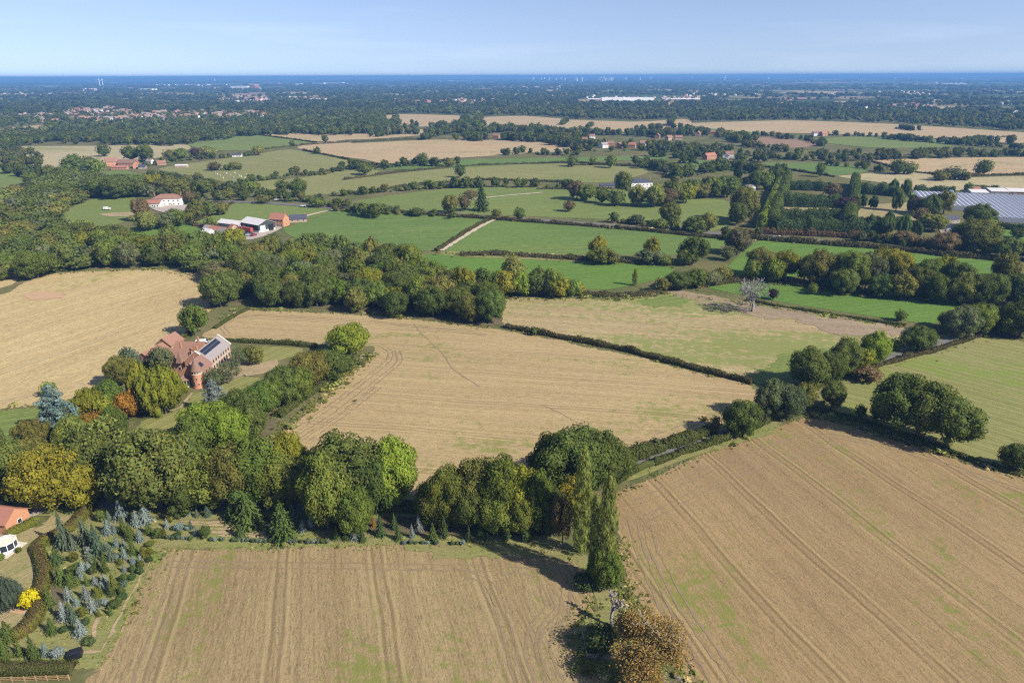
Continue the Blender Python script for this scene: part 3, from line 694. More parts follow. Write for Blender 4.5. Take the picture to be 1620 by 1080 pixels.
TWIG = bark_mat('twig', (0.16, 0.14, 0.12), (0.32, 0.29, 0.26))
PRO = {}      # kind -> list of (crown mesh, trunk mesh)
TRUNKS = [trunk_mesh('broad_trunk', s, 0.42, 0.032) for s in (1, 2, 3)]
SLIM = [trunk_mesh('slim_trunk', s, 0.5, 0.02, 4, 0.12, top=0.85) for s in (4, 5)]
CONT = [trunk_mesh('conifer_trunk', s, 0.5, 0.018, 0, top=0.93) for s in (6,)]
def reg(kind, me, trunk): PRO.setdefault(kind, []).append((me, trunk))
for i in range(5):   # big near broadleaf crowns
    reg('oak', lobes_crown('oak_crown', 20 + i, broad_lobes(20 + i, 58, 0.07, 0.5, 0.95, 0.10, 0.165), 11500, 0.030, np.array([0, 0, .5]), zmin=0.03, jit=0.75, amp=0.3), TRUNKS[i % 3])
for i in range(3):   # the same with a clear trunk
    reg('standard', lobes_crown('standard_crown', 30 + i, broad_lobes(30 + i, 52, 0.11, 0.5, 0.9, 0.10, 0.17), 8200, 0.032, np.array([0, 0, .55]), zmin=0.08, jit=0.75, amp=0.3, drop=0.04), TRUNKS[i % 3])
for i in range(6):   # middle distance
    reg('mid', lobes_crown('broad_crown', 40 + i, broad_lobes(40 + i, 32, 0.06, 0.5, 0.95, 0.12, 0.2), 2600, 0.052, np.array([0, 0, .5]), zmin=0.03, jit=0.7, amp=0.28), TRUNKS[i % 3])
for i in range(2):   # loose, see-through crowns
    reg('airy', lobes_crown('airy_crown', 50 + i, broad_lobes(50 + i, 40, 0.12, 0.5, 1.0, 0.07, 0.13)[:-1], 2600, 0.034, np.array([0, 0, .55]), core=0.45, zmin=0.08, jit=0.8, amp=0.35), TRUNKS[i % 3])
for i in range(2):   # lombardy poplars
    r_ = np.random.default_rng(60 + i); lb = []
    for k in range(44):
        f = (k + 0.5) / 44; z = 0.05 + 0.9 * f
        w = 0.36 * math.sin(math.pi * min(1, f * 0.86 + 0.14)) ** 0.7
        a = k * 2.4
        lb.append((np.array([math.cos(a) * w * r_.uniform(.4, .95), math.sin(a) * w * r_.uniform(.4, .95), z]), np.array([0.12, 0.12, 0.055]) * r_.uniform(.8, 1.3)))
    reg('poplar', lobes_crown('poplar_crown', 60 + i, lb, 4600, 0.03, np.array([0, 0, .5]), zmin=0.02, jit=0.8, amp=0.35, aspect=0.5, up=(0, 0, 1), core=0.7), SLIM[i % 2])
for i in range(3):   # dense flame-like cypresses
    r_ = np.random.default_rng(70 + i); lb = broad_lobes(70 + i, 64, 0.0, 0.46, 1.9, 0.075, 0.12, taper=0.45)
    reg('cypress', lobes_crown('cypress_crown', 70 + i, lb, 5600, 0.03, np.array([0, 0, .4]), zmin=0.0, jit=0.5, amp=0.22, up=(0, 0, 1), aspect=0.5), CONT[0])
for i in range(4):
    reg('spruce', conifer_mesh('spruce_crown', 80 + i, 15, 11, 0.22, 0.5, 0.14, 6, 0.055, power=0.72), CONT[0])
for i in range(2):
    reg('fir', conifer_mesh('fir_crown', 90 + i, 22, 14, 0.15, 0.5, 0.12, 7, 0.042, power=0.6), CONT[0])
for i in range(2):   # cedars: flat leafy plates in tiers
    r_ = np.random.default_rng(95 + i); lb = []
    for l in range(15):
        f = l / 14; z = 0.06 + 0.88 * f; rad = 0.47 * (1 - f) ** 0.62 * r_.uniform(0.8, 1.1)
        n_ = max(3, int(9 * (1 - f * 0.7)))
        for b in range(n_):
            a = l * 1.1 + 6.28 * b / n_ + r_.normal() * 0.2; rb = rad * r_.uniform(0.55, 1.0)
            sz = r_.uniform(0.07, 0.12) * (1.1 - 0.5 * f)
            lb.append((np.array([math.cos(a) * rb, math.sin(a) * rb, z - 0.03 * rb + r_.normal() * 0.012]), np.array([sz, sz, sz * 0.36])))
        lb.append((np.array([0, 0, z]), np.array([rad * 0.45 + .02, rad * 0.45 + .02, 0.05])))
    reg('cedar', lobes_crown('cedar_crown', 95 + i, lb, 6000, 0.030, np.array([0, 0, .4]), zmin=0.0, jit=0.7, amp=0.3, core=0.75), CONT[0])
for i in range(4):
    reg('bush', lobes_crown('bush_crown', 100 + i, broad_lobes(100 + i, 16, 0.0, 0.5, 1.0, 0.15, 0.24), 800, 0.085, np.array([0, 0, .4]), zmin=0.0, jit=0.7, amp=0.28), SLIM[i % 2])
for i in range(2):
    reg('globe', lobes_crown('globe_crown', 110 + i, broad_lobes(110 + i, 10, 0.0, 0.5, 1.0, 0.2, 0.28), 300, 0.12, np.array([0, 0, .4]), zmin=0.0, jit=0.6, amp=0.2), SLIM[i % 2])

TINT = {  # unlit leaf colours
 'dk': (0.126, 0.16, 0.04), 'md': (0.162, 0.205, 0.04), 'lt': (0.225, 0.29, 0.038), 'yl': (0.285, 0.275, 0.036), 'ol': (0.2, 0.2, 0.05),
 'or': (0.34, 0.185, 0.034), 'gr': (0.165, 0.188, 0.082), 'br': (0.175, 0.138, 0.064), 'pu': (0.085, 0.052, 0.052), 'go': (0.21, 0.22, 0.028),
 'B': (0.255, 0.305, 0.28), 'S': (0.140, 0.180, 0.115), 'G': (0.12, 0.162, 0.042), 'D': (0.092, 0.132, 0.044), 'Y': (0.160, 0.170, 0.034), 'bright': (0.66, 0.53, 0.020),
 'po': (0.235, 0.28, 0.07), 'fo': (0.138, 0.17, 0.042)}
TINT = {k: tuple(c * ALB for c in v) for k, v in TINT.items()}
COLW = {'dk': 'dark green', 'md': 'mid green', 'lt': 'bright green', 'yl': 'yellowing', 'ol': 'olive green', 'or': 'orange-tinged', 'gr': 'grey-green', 'br': 'russet brown', 'pu': 'purple-leaved', 'go': 'golden green',
 'B': 'silvery blue', 'S': 'blue-green', 'G': 'green', 'D': 'dark green', 'Y': 'yellowish green', 'bright': 'bright yellow', 'po': 'pale green', 'fo': 'deep green'}
def tint(key, r, amp=0.13):
    t = np.array(TINT[key]) * (1 + r.normal() * amp); t[0] *= 1 + r.normal() * amp * 0.5
    return tuple(np.clip(t, 0.01, 0.9)) + (1.0,)

def plant(name, kind, x, y, h, w, key, seed, label=None, cat=None, group=None, trunk=True, rz=None):
    r = np.random.default_rng(seed)
    cm, tm = PRO[kind][seed % len(PRO[kind])]
    e = empty(name, (x, y, 0.0), r.uniform(0, 6.28) if rz is None else rz)
    e.scale = (w, w * r.uniform(0.92, 1.08), h)
    c = obj('crown', cm, e); c.color = tint(key, r)
    if trunk: obj('trunk', tm, e)
    tag(e, label, cat, group)
    return e

def silh_cone(px, top, bot, wpx):
    x, y = at(px, bot); d = depth(x, y, 2.0); k = d / FPX
    w = wpx * k; E = (bot - top) * k; de = math.atan2(CAMZ, math.hypot(x, y)); a = w / 2
    h = max((E - a * math.sin(de)) / math.cos(de), 0.6 * w)
    x, y = at(px, bot - a * math.sin(de) / k)
    return x, y, h, w
def silh(px, top, bot, wpx):
    """ground point, height and width of a rounded plant from the outline it has in the photograph"""
    x, y = at(px, bot); d = depth(x, y, 2.0); k = d / FPX
    w = wpx * k; E = (bot - top) * k
    de = math.atan2(CAMZ, math.hypot(x, y))
    a = w / 2 * 0.85
    b = math.sqrt(max((E / 2) ** 2 - (a * math.sin(de)) ** 2, (0.27 * E) ** 2)) / math.cos(de)
    h = max(2 * b, 0.5 * w)
    ym = (top + bot) / 2 + b * math.cos(de) / k
    ym = min(ym, bot)
    x, y = at(px, ym)
    return x, y, h, w
ORD = 'first second third fourth fifth sixth seventh eighth ninth tenth eleventh twelfth thirteenth fourteenth fifteenth sixteenth seventeenth eighteenth nineteenth twentieth'.split()
TENS = {20: 'twenty', 30: 'thirty', 40: 'forty', 50: 'fifty', 60: 'sixty', 70: 'seventy', 80: 'eighty', 90: 'ninety'}
def ordn(i):
    if i < 20: return ORD[i]
    n = i + 1
    t = n // 10 * 10
    if n % 10 == 0: return {20: 'twentieth', 30: 'thirtieth', 40: 'fortieth', 50: 'fiftieth', 60: 'sixtieth', 70: 'seventieth', 80: 'eightieth', 90: 'ninetieth'}.get(n, str(n))
    return TENS.get(t, str(t)) + '-' + ORD[n % 10 - 1]

# ------------------------------------------------------------------ broadleaf trees
# cluster: (where, landmark, landmark pixel, [(px, top, bottom, width, colour[, kind])])
CL = [
 ('in the mansion garden', 'the round tower', (316, 616), [
  (195, 562, 612, 44, 'ol'), (80, 601, 628, 22, 'lt', 'airy'), (212, 548, 600, 34, 'S', 'mid'), (178, 600, 655, 52, 'md'), (145, 612, 668, 50, 'go'),
  (205, 616, 664, 40, 'or'), (158, 650, 705, 58, 'or'), (185, 640, 700, 44, 'md'), (120, 655, 715, 58, 'md'), (60, 660, 715, 48, 'ol'), (172, 625, 672, 34, 'go'),
  (380, 614, 682, 62, 'dk'), (412, 606, 660, 58, 'md'), (340, 632, 706, 78, 'lt'), (312, 655, 735, 70, 'md'), (364, 645, 722, 74, 'lt'), (395, 636, 700, 60, 'dk'),
  (450, 578, 640, 66, 'dk'), (492, 556, 618, 62, 'ol'), (520, 552, 604, 56, 'dk'), (432, 596, 650, 52, 'md'), (475, 580, 636, 48, 'md'), (403, 545, 577, 32, 'ol'), (380, 548, 580, 32, 'gr', 'airy'),
  (362, 570, 608, 40, 'gr', 'airy'), (340, 582, 612, 34, 'gr', 'airy'), (258, 548, 590, 40, 'gr'), (545, 560, 590, 40, 'dk')]),
 ('on the lane below the mansion', 'the yellow oak', (100, 800), [
  (18, 690, 778, 96, 'dk'), (62, 686, 765, 70, 'ol'), (-12, 660, 760, 60, 'dk'), (165, 652, 770, 104, 'ol', 'airy'), (172, 668, 776, 100, 'fo'), (118, 690, 752, 60, 'md'),
  (92, 700, 806, 104, 'yl'), (136, 726, 803, 74, 'yl'), (66, 722, 790, 60, 'yl'), (256, 676, 808, 128, 'dk'), (222, 720, 806, 66, 'dk'), (300, 690, 790, 84, 'fo'), (302, 742, 812, 66, 'dk'),
  (340, 712, 804, 86, 'md'), (372, 704, 806, 84, 'ol'), (418, 690, 800, 92, 'md'), (398, 738, 806, 70, 'fo'), (460, 686, 778, 66, 'yl'), (450, 716, 806, 70, 'md'), (488, 722, 808, 70, 'fo')]),
 ('behind the spruce strip', 'the poplars', (918, 860), [
  (548, 690, 812, 116, 'dk'), (520, 720, 838, 84, 'md'), (585, 712, 815, 86, 'fo'), (624, 694, 802, 76, 'lt'), (600, 740, 810, 60, 'md'), (565, 770, 850, 64, 'md'),
  (710, 738, 834, 66, 'md'), (682, 760, 832, 50, 'ol'), (752, 726, 830, 76, 'ol'), (792, 722, 834, 74, 'md'), (740, 768, 842, 60, 'dk'), (822, 740, 838, 66, 'go'), (850, 748, 842, 60, 'md'), (785, 772, 846, 60, 'md'),
  (872, 772, 850, 52, 'fo'), (828, 780, 850, 54, 'md'), (890, 785, 868, 36, 'br', 'airy')]),
 ('on the field side of the lane', 'the poplars', (918, 860), [
  (906, 674, 790, 118, 'dk'), (872, 690, 782, 80, 'fo'), (946, 682, 776, 88, 'dk'), (972, 700, 762, 56, 'fo'), (890, 740, 806, 70, 'md'), (905, 752, 818, 60, 'go')]),
 ('along the upper lane', 'the lane bend', (1190, 672), [
  (1170, 631, 692, 54, 'dk'), (1130, 655, 684, 16, 'br', 'airy'), (1216, 598, 662, 50, 'gr'), (1246, 606, 664, 52, 'gr'), (1268, 604, 650, 36, 'ol'),
  (1276, 550, 616, 66, 'fo'), (1310, 554, 606, 46, 'dk'), (1334, 534, 592, 50, 'ol'), (1356, 546, 586, 40, 'go'), (1380, 522, 580, 46, 'lt'), (1366, 544, 580, 32, 'ol'), (1416, 534, 555, 20, 'dk'), (1450, 514, 556, 50, 'dk'),
  (1518, 482, 534, 56, 'gr'), (1544, 478, 530, 50, 'md'), (1580, 482, 528, 46, 'dk'), (1612, 474, 534, 66, 'dk'), (1498, 490, 520, 34, 'gr')]),
 ('on the thin grass hedgerow', 'the lane', (1290, 640), [
  (1315, 602, 648, 42, 'dk', 'standard'), (1360, 638, 662, 18, 'dk'), (1414, 588, 684, 92, 'dk', 'standard'), (1450, 598, 694, 84, 'dk', 'standard'), (1496, 622, 708, 86, 'fo', 'standard'), (1388, 632, 666, 30, 'dk'), (1606, 699, 745, 46, 'dk')]),
 ('alone in the fields', 'the mansion', (316, 616), [
  (310, 481, 530, 40, 'md'), (553, 510, 562, 68, 'lt'), (845, 515, 531, 11, 'dk'), (1424, 489, 508, 20, 'dk'), (1285, 447, 466, 16, 'md'), (1222, 455, 474, 16, 'pu')]),
 ('along the stream', 'the dead oak', (1190, 490), [
  (765, 424, 468, 36, 'dk'), (786, 428, 468, 26, 'md'), (812, 401, 462, 42, 'ol'), (800, 428, 470, 38, 'yl'), (826, 430, 470, 34, 'lt'), (850, 422, 468, 38, 'dk'), (872, 424, 470, 34, 'md'), (884, 436, 472, 32, 'yl'), (906, 440, 470, 26, 'md'), (915, 444, 468, 20, 'yl'), (740, 440, 465, 30, 'md'), (712, 428, 460, 34, 'ol'),
  (945, 372, 412, 28, 'yl'), (950, 390, 418, 40, 'md'), (968, 400, 418, 26, 'ol'), (1030, 376, 414, 30, 'yl'), (1028, 394, 418, 44, 'gr'), (1050, 402, 420, 24, 'md'), (1097, 374, 418, 42, 'dk'), (1085, 392, 420, 30, 'fo'),
  (1074, 428, 458, 46, 'dk'), (1048, 438, 462, 26, 'ol'), (1100, 424, 456, 34, 'md'), (1124, 428, 452, 34, 'gr'), (1142, 420, 446, 30, 'ol'), (1165, 358, 402, 42, 'br'), (1150, 388, 412, 26, 'gr'),
  (1200, 392, 438, 44, 'ol'), (1240, 396, 440, 44, 'yl'), (1222, 408, 446, 40, 'lt'), (1190, 410, 444, 34, 'md'), (1292, 394, 452, 50, 'ol'), (1272, 402, 444, 30, 'yl'), (1312, 410, 454, 40, 'dk'), (1345, 396, 458, 58, 'md'), (1332, 424, 466, 44, 'fo'),
  (1390, 391, 446, 50, 'go'), (1412, 394, 450, 44, 'yl'), (1368, 400, 458, 50, 'gr'), (1392, 432, 470, 44, 'dk'), (1425, 428, 474, 40, 'ol'), (1450, 420, 472, 44, 'fo'), (1466, 408, 462, 50, 'md'), (1490, 404, 458, 46, 'go'), (1510, 412, 470, 46, 'dk'), (1478, 432, 478, 46, 'md'), (1520, 430, 482, 44, 'ol'),
  (1546, 432, 484, 50, 'dk'), (1584, 398, 462, 42, 'ol'), (1568, 430, 484, 44, 'fo'), (1604, 430, 484, 46, 'dk'), (1620, 450, 492, 40, 'fo')]),
 ('around the nursery', 'the glasshouse', (1560, 335), [
  (1470, 308, 342, 34, 'dk'), (1450, 312, 338, 30, 'br'), (1492, 302, 338, 26, 'ol'), (1455, 328, 352, 28, 'br'), (1475, 338, 366, 40, 'md'), (1545, 322, 362, 44, 'fo'), (1560, 340, 364, 30, 'md'), (1540, 346, 400, 70, 'ol'), (1565, 372, 404, 44, 'go'), (1525, 352, 392, 50, 'md'), (1495, 366, 400, 52, 'br'), (1518, 376, 396, 28, 'ol'), (1462, 374, 392, 36, 'br'), (1430, 374, 386, 40, 'br'),
  (1530, 287, 306, 14, 'dk'), (1555, 252, 276, 26, 'fo'), (1548, 264, 276, 16, 'ol'), (1508, 264, 284, 34, 'gr'), (1486, 268, 286, 26, 'ol'), (1418, 252, 276, 28, 'dk'), (1438, 256, 276, 24, 'md'), (1595, 376, 412, 40, 'dk'), (1625, 378, 412, 40, 'fo'), (1610, 360, 378, 26, 'md')]),
 ('around the estate parkland', 'the white estate house', (1012, 296), [
  (928, 290, 318, 30, 'md'), (912, 286, 316, 30, 'br'), (952, 296, 322, 26, 'md'), (975, 300, 326, 30, 'dk'), (985, 272, 306, 28, 'fo'), (1007, 292, 326, 30, 'ol'), (1035, 290, 328, 36, 'ol'), (1055, 296, 326, 34, 'br'), (1062, 285, 322, 34, 'dk'), (1085, 290, 322, 32, 'go'), (1092, 284, 312, 28, 'dk'),
  (1058, 320, 356, 38, 'dk'), (900, 316, 335, 20, 'br'), (1175, 294, 350, 46, 'ol'), (1150, 276, 312, 36, 'fo'), (1130, 280, 312, 34, 'md'), (1165, 320, 356, 34, 'fo'), (1195, 268, 300, 30, 'dk'), (1225, 260, 292, 26, 'fo'), (1210, 270, 300, 24, 'md'), (1108, 288, 314, 34, 'ol'), (1100, 342, 368, 40, 'dk'), (1006, 340, 354, 26, 'ol'), (1045, 346, 362, 24, 'md'), (1120, 336, 366, 30, 'ol'), (822, 328, 348, 20, 'dk'), (785, 330, 346, 16, 'ol'), (712, 308, 338, 28, 'ol'), (735, 306, 334, 22, 'br'), (745, 300, 316, 20, 'br'),
  (728, 259, 281, 17, 'dk'), (668, 242, 262, 22, 'dk'), (660, 328, 342, 26, 'dk'), (594, 320, 345, 30, 'md'), (575, 318, 342, 24, 'fo'), (905, 246, 264, 20, 'dk'), (966, 244, 266, 20, 'md'), (938, 246, 262, 12, 'md'), (1297, 256, 280, 16, 'dk'), (1315, 289, 312, 26, 'br'), (1337, 312, 336, 34, 'pu'), (577, 258, 277, 24, 'fo'), (712, 250, 264, 20, 'ol')]),
 ('around the farms', 'the white roofed barns', (410, 365), [
  (334, 343, 362, 20, 'md'), (226, 312, 350, 30, 'br'), (232, 334, 366, 38, 'ol'), (262, 334, 362, 34, 'gr'), (280, 330, 358, 32, 'md'), (312, 316, 346, 28, 'ol'), (332, 316, 342, 26, 'fo'), (352, 318, 340, 24, 'ol'), (300, 330, 352, 24, 'ol'), (166, 228, 248, 20, 'dk'), (208, 230, 256, 26, 'dk'), (232, 228, 256, 28, 'fo'), (120, 246, 278, 34, 'dk'), (140, 246, 270, 22, 'fo'), (155, 250, 276, 26, 'md'), (80, 262, 290, 30, 'fo'), (54, 272, 292, 28, 'md'), (100, 264, 290, 34, 'fo'),
  (245, 274, 304, 30, 'go'), (265, 278, 306, 34, 'ol'), (290, 284, 312, 36, 'ol'), (320, 284, 312, 34, 'fo'), (300, 300, 322, 26, 'br'), (190, 278, 314, 44, 'fo'), (165, 282, 312, 40, 'md'), (215, 284, 312, 40, 'fo'), (448, 284, 306, 22, 'dk'), (472, 282, 312, 28, 'md'), (400, 286, 306, 20, 'md'), (385, 296, 312, 24, 'fo'), (362, 298, 316, 24, 'ol'), (408, 230, 246, 20, 'ol'), (25, 292, 306, 26, 'pu'), (310, 234, 250, 18, 'pu'), (340, 256, 270, 22, 'br'), (372, 256, 268, 22, 'ol'), (288, 234, 254, 24, 'md'), (330, 232, 250, 28, 'ol'), (270, 236, 252, 22, 'ol'), (418, 308, 322, 26, 'ol'), (504, 312, 328, 28, 'md'), (515, 212, 226, 12, 'dk'), (462, 222, 232, 9, 'dk'), (502, 232, 244, 12, 'dk')]),
]
# woods: (where, landmark, landmark px, ground outline px, spacing m, heights, palette, count seed)
WOODS = [
 ('in the middle wood', 'the lone field tree', (310, 528), [(346, 490), (376, 480), (480, 488), (600, 497), (700, 508), (776, 516), (790, 505), (748, 470), (690, 450), (640, 425), (520, 408), (430, 410), (380, 430), (346, 460)], 8.8, (10, 17), ['dk', 'dk', 'fo', 'ol', 'md', 'ol', 'md', 'go', 'md', 'lt', 'fo', 'dk', 'gr']),
 ('behind the golden stubble', 'the lone field tree', (310, 528), [(-60, 448), (30, 448), (70, 438), (150, 428), (250, 426), (334, 436), (346, 446), (420, 404), (340, 392), (240, 394), (150, 398), (60, 402), (-60, 405)], 9.6, (9, 16), ['dk', 'fo', 'md', 'ol', 'dk', 'md', 'go', 'gr', 'fo']),
 ('on the wooded slope', 'the white farmhouse', (262, 320), [(-80, 402), (60, 400), (200, 392), (190, 378), (118, 368), (84, 352), (100, 334), (128, 318), (60, 312), (-80, 330)], 11.0, (8, 14), ['dk', 'fo', 'md', 'ol', 'gr', 'ol', 'fo', 'md']),
 ('above the mown meadow', 'the white farmhouse', (262, 320), [(96, 322), (140, 312), (215, 309), (250, 300), (230, 290), (180, 288), (120, 284), (60, 292), (40, 308)], 14.0, (9, 13), ['dk', 'fo', 'md', 'fo', 'gr']),
]
def inside(poly, x, y):
    c = False; n = len(poly)
    for i in range(n):
        x1, y1 = poly[i]; x2, y2 = poly[i - 1]
        if (y1 > y) != (y2 > y) and x < (x2 - x1) * (y - y1) / (y2 - y1) + x1: c = not c
    return c
def poisson(poly, sp, r, limit=4000):
    xs = [p[0] for p in poly]; ys = [p[1] for p in poly]
    out = []; grid = {}
    A = (max(xs) - min(xs)) * (max(ys) - min(ys)); tries = min(30000, int(A / (sp * sp) * 9))
    for _ in range(tries):
        x = r.uniform(min(xs), max(xs)); y = r.uniform(min(ys), max(ys))
        if not inside(poly, x, y): continue
        g = (int(x // sp), int(y // sp)); ok = True
        for i in (-1, 0, 1):
            for j in (-1, 0, 1):
                for q in grid.get((g[0] + i, g[1] + j), ()):
                    if (q[0] - x) ** 2 + (q[1] - y) ** 2 < sp * sp: ok = False
        if ok: grid.setdefault(g, []).append((x, y)); out.append((x, y))
        if len(out) >= limit: break
    return out

TREES = []
for where, lm, lmp, lst in CL:
    for t in lst:
        x, y, h, w = silh(*t[:4])
        TREES.append(dict(where=where, lm=lm, lmp=at(*lmp), x=x, y=y, h=h, w=w, key=t[4], kind=t[5] if len(t) > 5 else None, prio=1))
rw = np.random.default_rng(11)
for where, lm, lmp, poly, sp, hr, pal in WOODS:
    for (x, y) in poisson([at(*p) for p in poly], sp, rw):
        TREES.append(dict(where=where, lm=lm, lmp=at(*lmp), x=x, y=y, h=rw.uniform(*hr), w=sp * rw.uniform(1.15, 1.9), key=pal[rw.integers(len(pal))], kind=None, prio=0))
for t in TREES:
    d = depth(t['x'], t['y'], t['h'] / 2); t['pw'] = t['w'] / d * FPX
    t['app'] = t['pw'] * (t['h'] / d * FPX) * (1.6 if t['prio'] else 1.0)
    px, py = proj(t['x'], t['y'], t['h'] * 0.5)
    if px < -t['pw'] / 2 or px > W0 + t['pw'] / 2: t['app'] = 0
TREES.sort(key=lambda t: -t['app'])
IND = [t for t in TREES[:300] if t['app'] > 0]
REST = [t for t in TREES[300:] ] 
byc = {}
for t in IND: byc.setdefault((t['where'], COLW[t['key']]), []).append(t)
for (where, cw), lst in byc.items():
    lst.sort(key=lambda t: math.hypot(t['x'] - t['lmp'][0], t['y'] - t['lmp'][1]))
    for i, t in enumerate(lst):
        t['label'] = ('%s tree %s, %s' % (cw, where, 'the only one' if len(lst) == 1 else '%s so coloured from %s' % (ordn(i), t['lm'])))
for i, t in enumerate(IND):
    kind = t['kind'] or ('oak' if t['pw'] > 44 else 'mid')
    plant('broadleaf_tree', kind, t['x'], t['y'], t['h'], t['w'] * 1.08, t['key'], 1000 + i * 7, t['label'], 'tree', 'trees ' + t['where'])

# ------------------------------------------------------------------ far trees that read as one mass
def far_template(seed, nl, nq, leaf, core=1.0):
    r = np.random.default_rng(seed)
    lb = broad_lobes(seed, nl, 0.02, 0.5, 0.95, 0.2, 0.3)
    V = []; Q = []; n0 = 0
    d = sph(r, nq); d[:, 2] = np.abs(d[:, 2]) * 1.1 - 0.35
    d = unit(d)
    pick = r.integers(0, len(lb) - 1, size=nq)
    C = np.array([l[0] for l in lb]); RR = np.array([l[1] for l in lb])
    P = C[pick] + d * RR[pick]
    N = unit(d + r.normal(size=P.shape) * 0.5)
    V, Q = quads_at(P, N, leaf, r, 0.8)
    S = ICO1 * core * np.array([0.40, 0.40, 0.43]) * r.uniform(0.75, 1.15, size=(len(ICO1), 1)) + np.array([0, 0, 0.47])
    return V, Q, S, ICO1T
def far_mass(name, pts, tmpl, label, amp=0.2):
    """pts: rows of x, y, h, w, r, g, b"""
    r = np.random.default_rng(len(pts)); VV = []; QQ = []; TT = []; qc = []; tc_ = []; off = 0
    nv = len(tmpl[0][0]); ns = len(tmpl[0][2])
    pts = np.array(pts)
    grp = r.integers(0, len(tmpl), size=len(pts))
    Vall = []; Qall = []; Tall = []; qcs = []; tcs = []
    for g, (V, Q, S, ST) in enumerate(tmpl):
        p = pts[grp == g]; m = len(p)
        if not m: continue
        a = r.uniform(0, 6.28, m); ca, sa = np.cos(a)[:, None], np.sin(a)[:, None]
        B = np.concatenate([V, S])
        X = (B[None, :, 0] * ca - B[None, :, 1] * sa) * p[:, 3:4] + p[:, 0:1]
        Y = (B[None, :, 0] * sa + B[None, :, 1] * ca) * p[:, 3:4] + p[:, 1:2]
        Z = B[None, :, 2] * p[:, 2:3] + 0.0
        Vall.append(np.stack([X, Y, Z], axis=2).reshape(-1, 3))
        o = off + np.arange(m)[:, None, None] * len(B)
        Qall.append((Q[None] + o).reshape(-1, 4)); Tall.append((ST[None] + len(V) + o).reshape(-1, 3))
        c = p[:, 4:7]
        qcs.append((c[:, None, :] * r.uniform(1 - amp, 1 + amp, size=(m, len(Q), 1))).reshape(-1, 3))
        tcs.append((c[:, None, :] * np.full((1, len(ST), 1), 0.95)).reshape(-1, 3))
        off += m * len(B)
    me = np_mesh(name, np.concatenate(Vall), np.concatenate(Qall), np.concatenate(Tall), np.concatenate(qcs), np.concatenate(tcs))
    return tag(obj(name, me), label, None, None, 'stuff')
T_NEAR = [far_template(190 + i, 26, 620, 0.085) for i in range(4)]
T_MID = [far_template(200 + i, 16, 150, 0.16) for i in range(4)]
T_FAR = [far_template(210 + i, 10, 44, 0.26) for i in range(4)]
T_VFAR = [far_template(220 + i, 8, 16, 0.4) for i in range(3)]
def tcol(key, r, amp=0.15):
    return np.array(TINT[key]) * (1 + r.normal() * amp)
PALF = ['dk', 'dk', 'fo', 'md', 'ol', 'dk', 'fo', 'md', 'gr', 'dk', 'ol']
rf = np.random.default_rng(17)
pts_near = [[t['x'], t['y'], t['h'], t['w'] * 1.1, *tcol(t['key'], rf)] for t in REST if t['pw'] > 16]
pts_mid = [[t['x'], t['y'], t['h'], t['w'] * 1.1, *tcol(t['key'], rf)] for t in REST if t['pw'] <= 16]
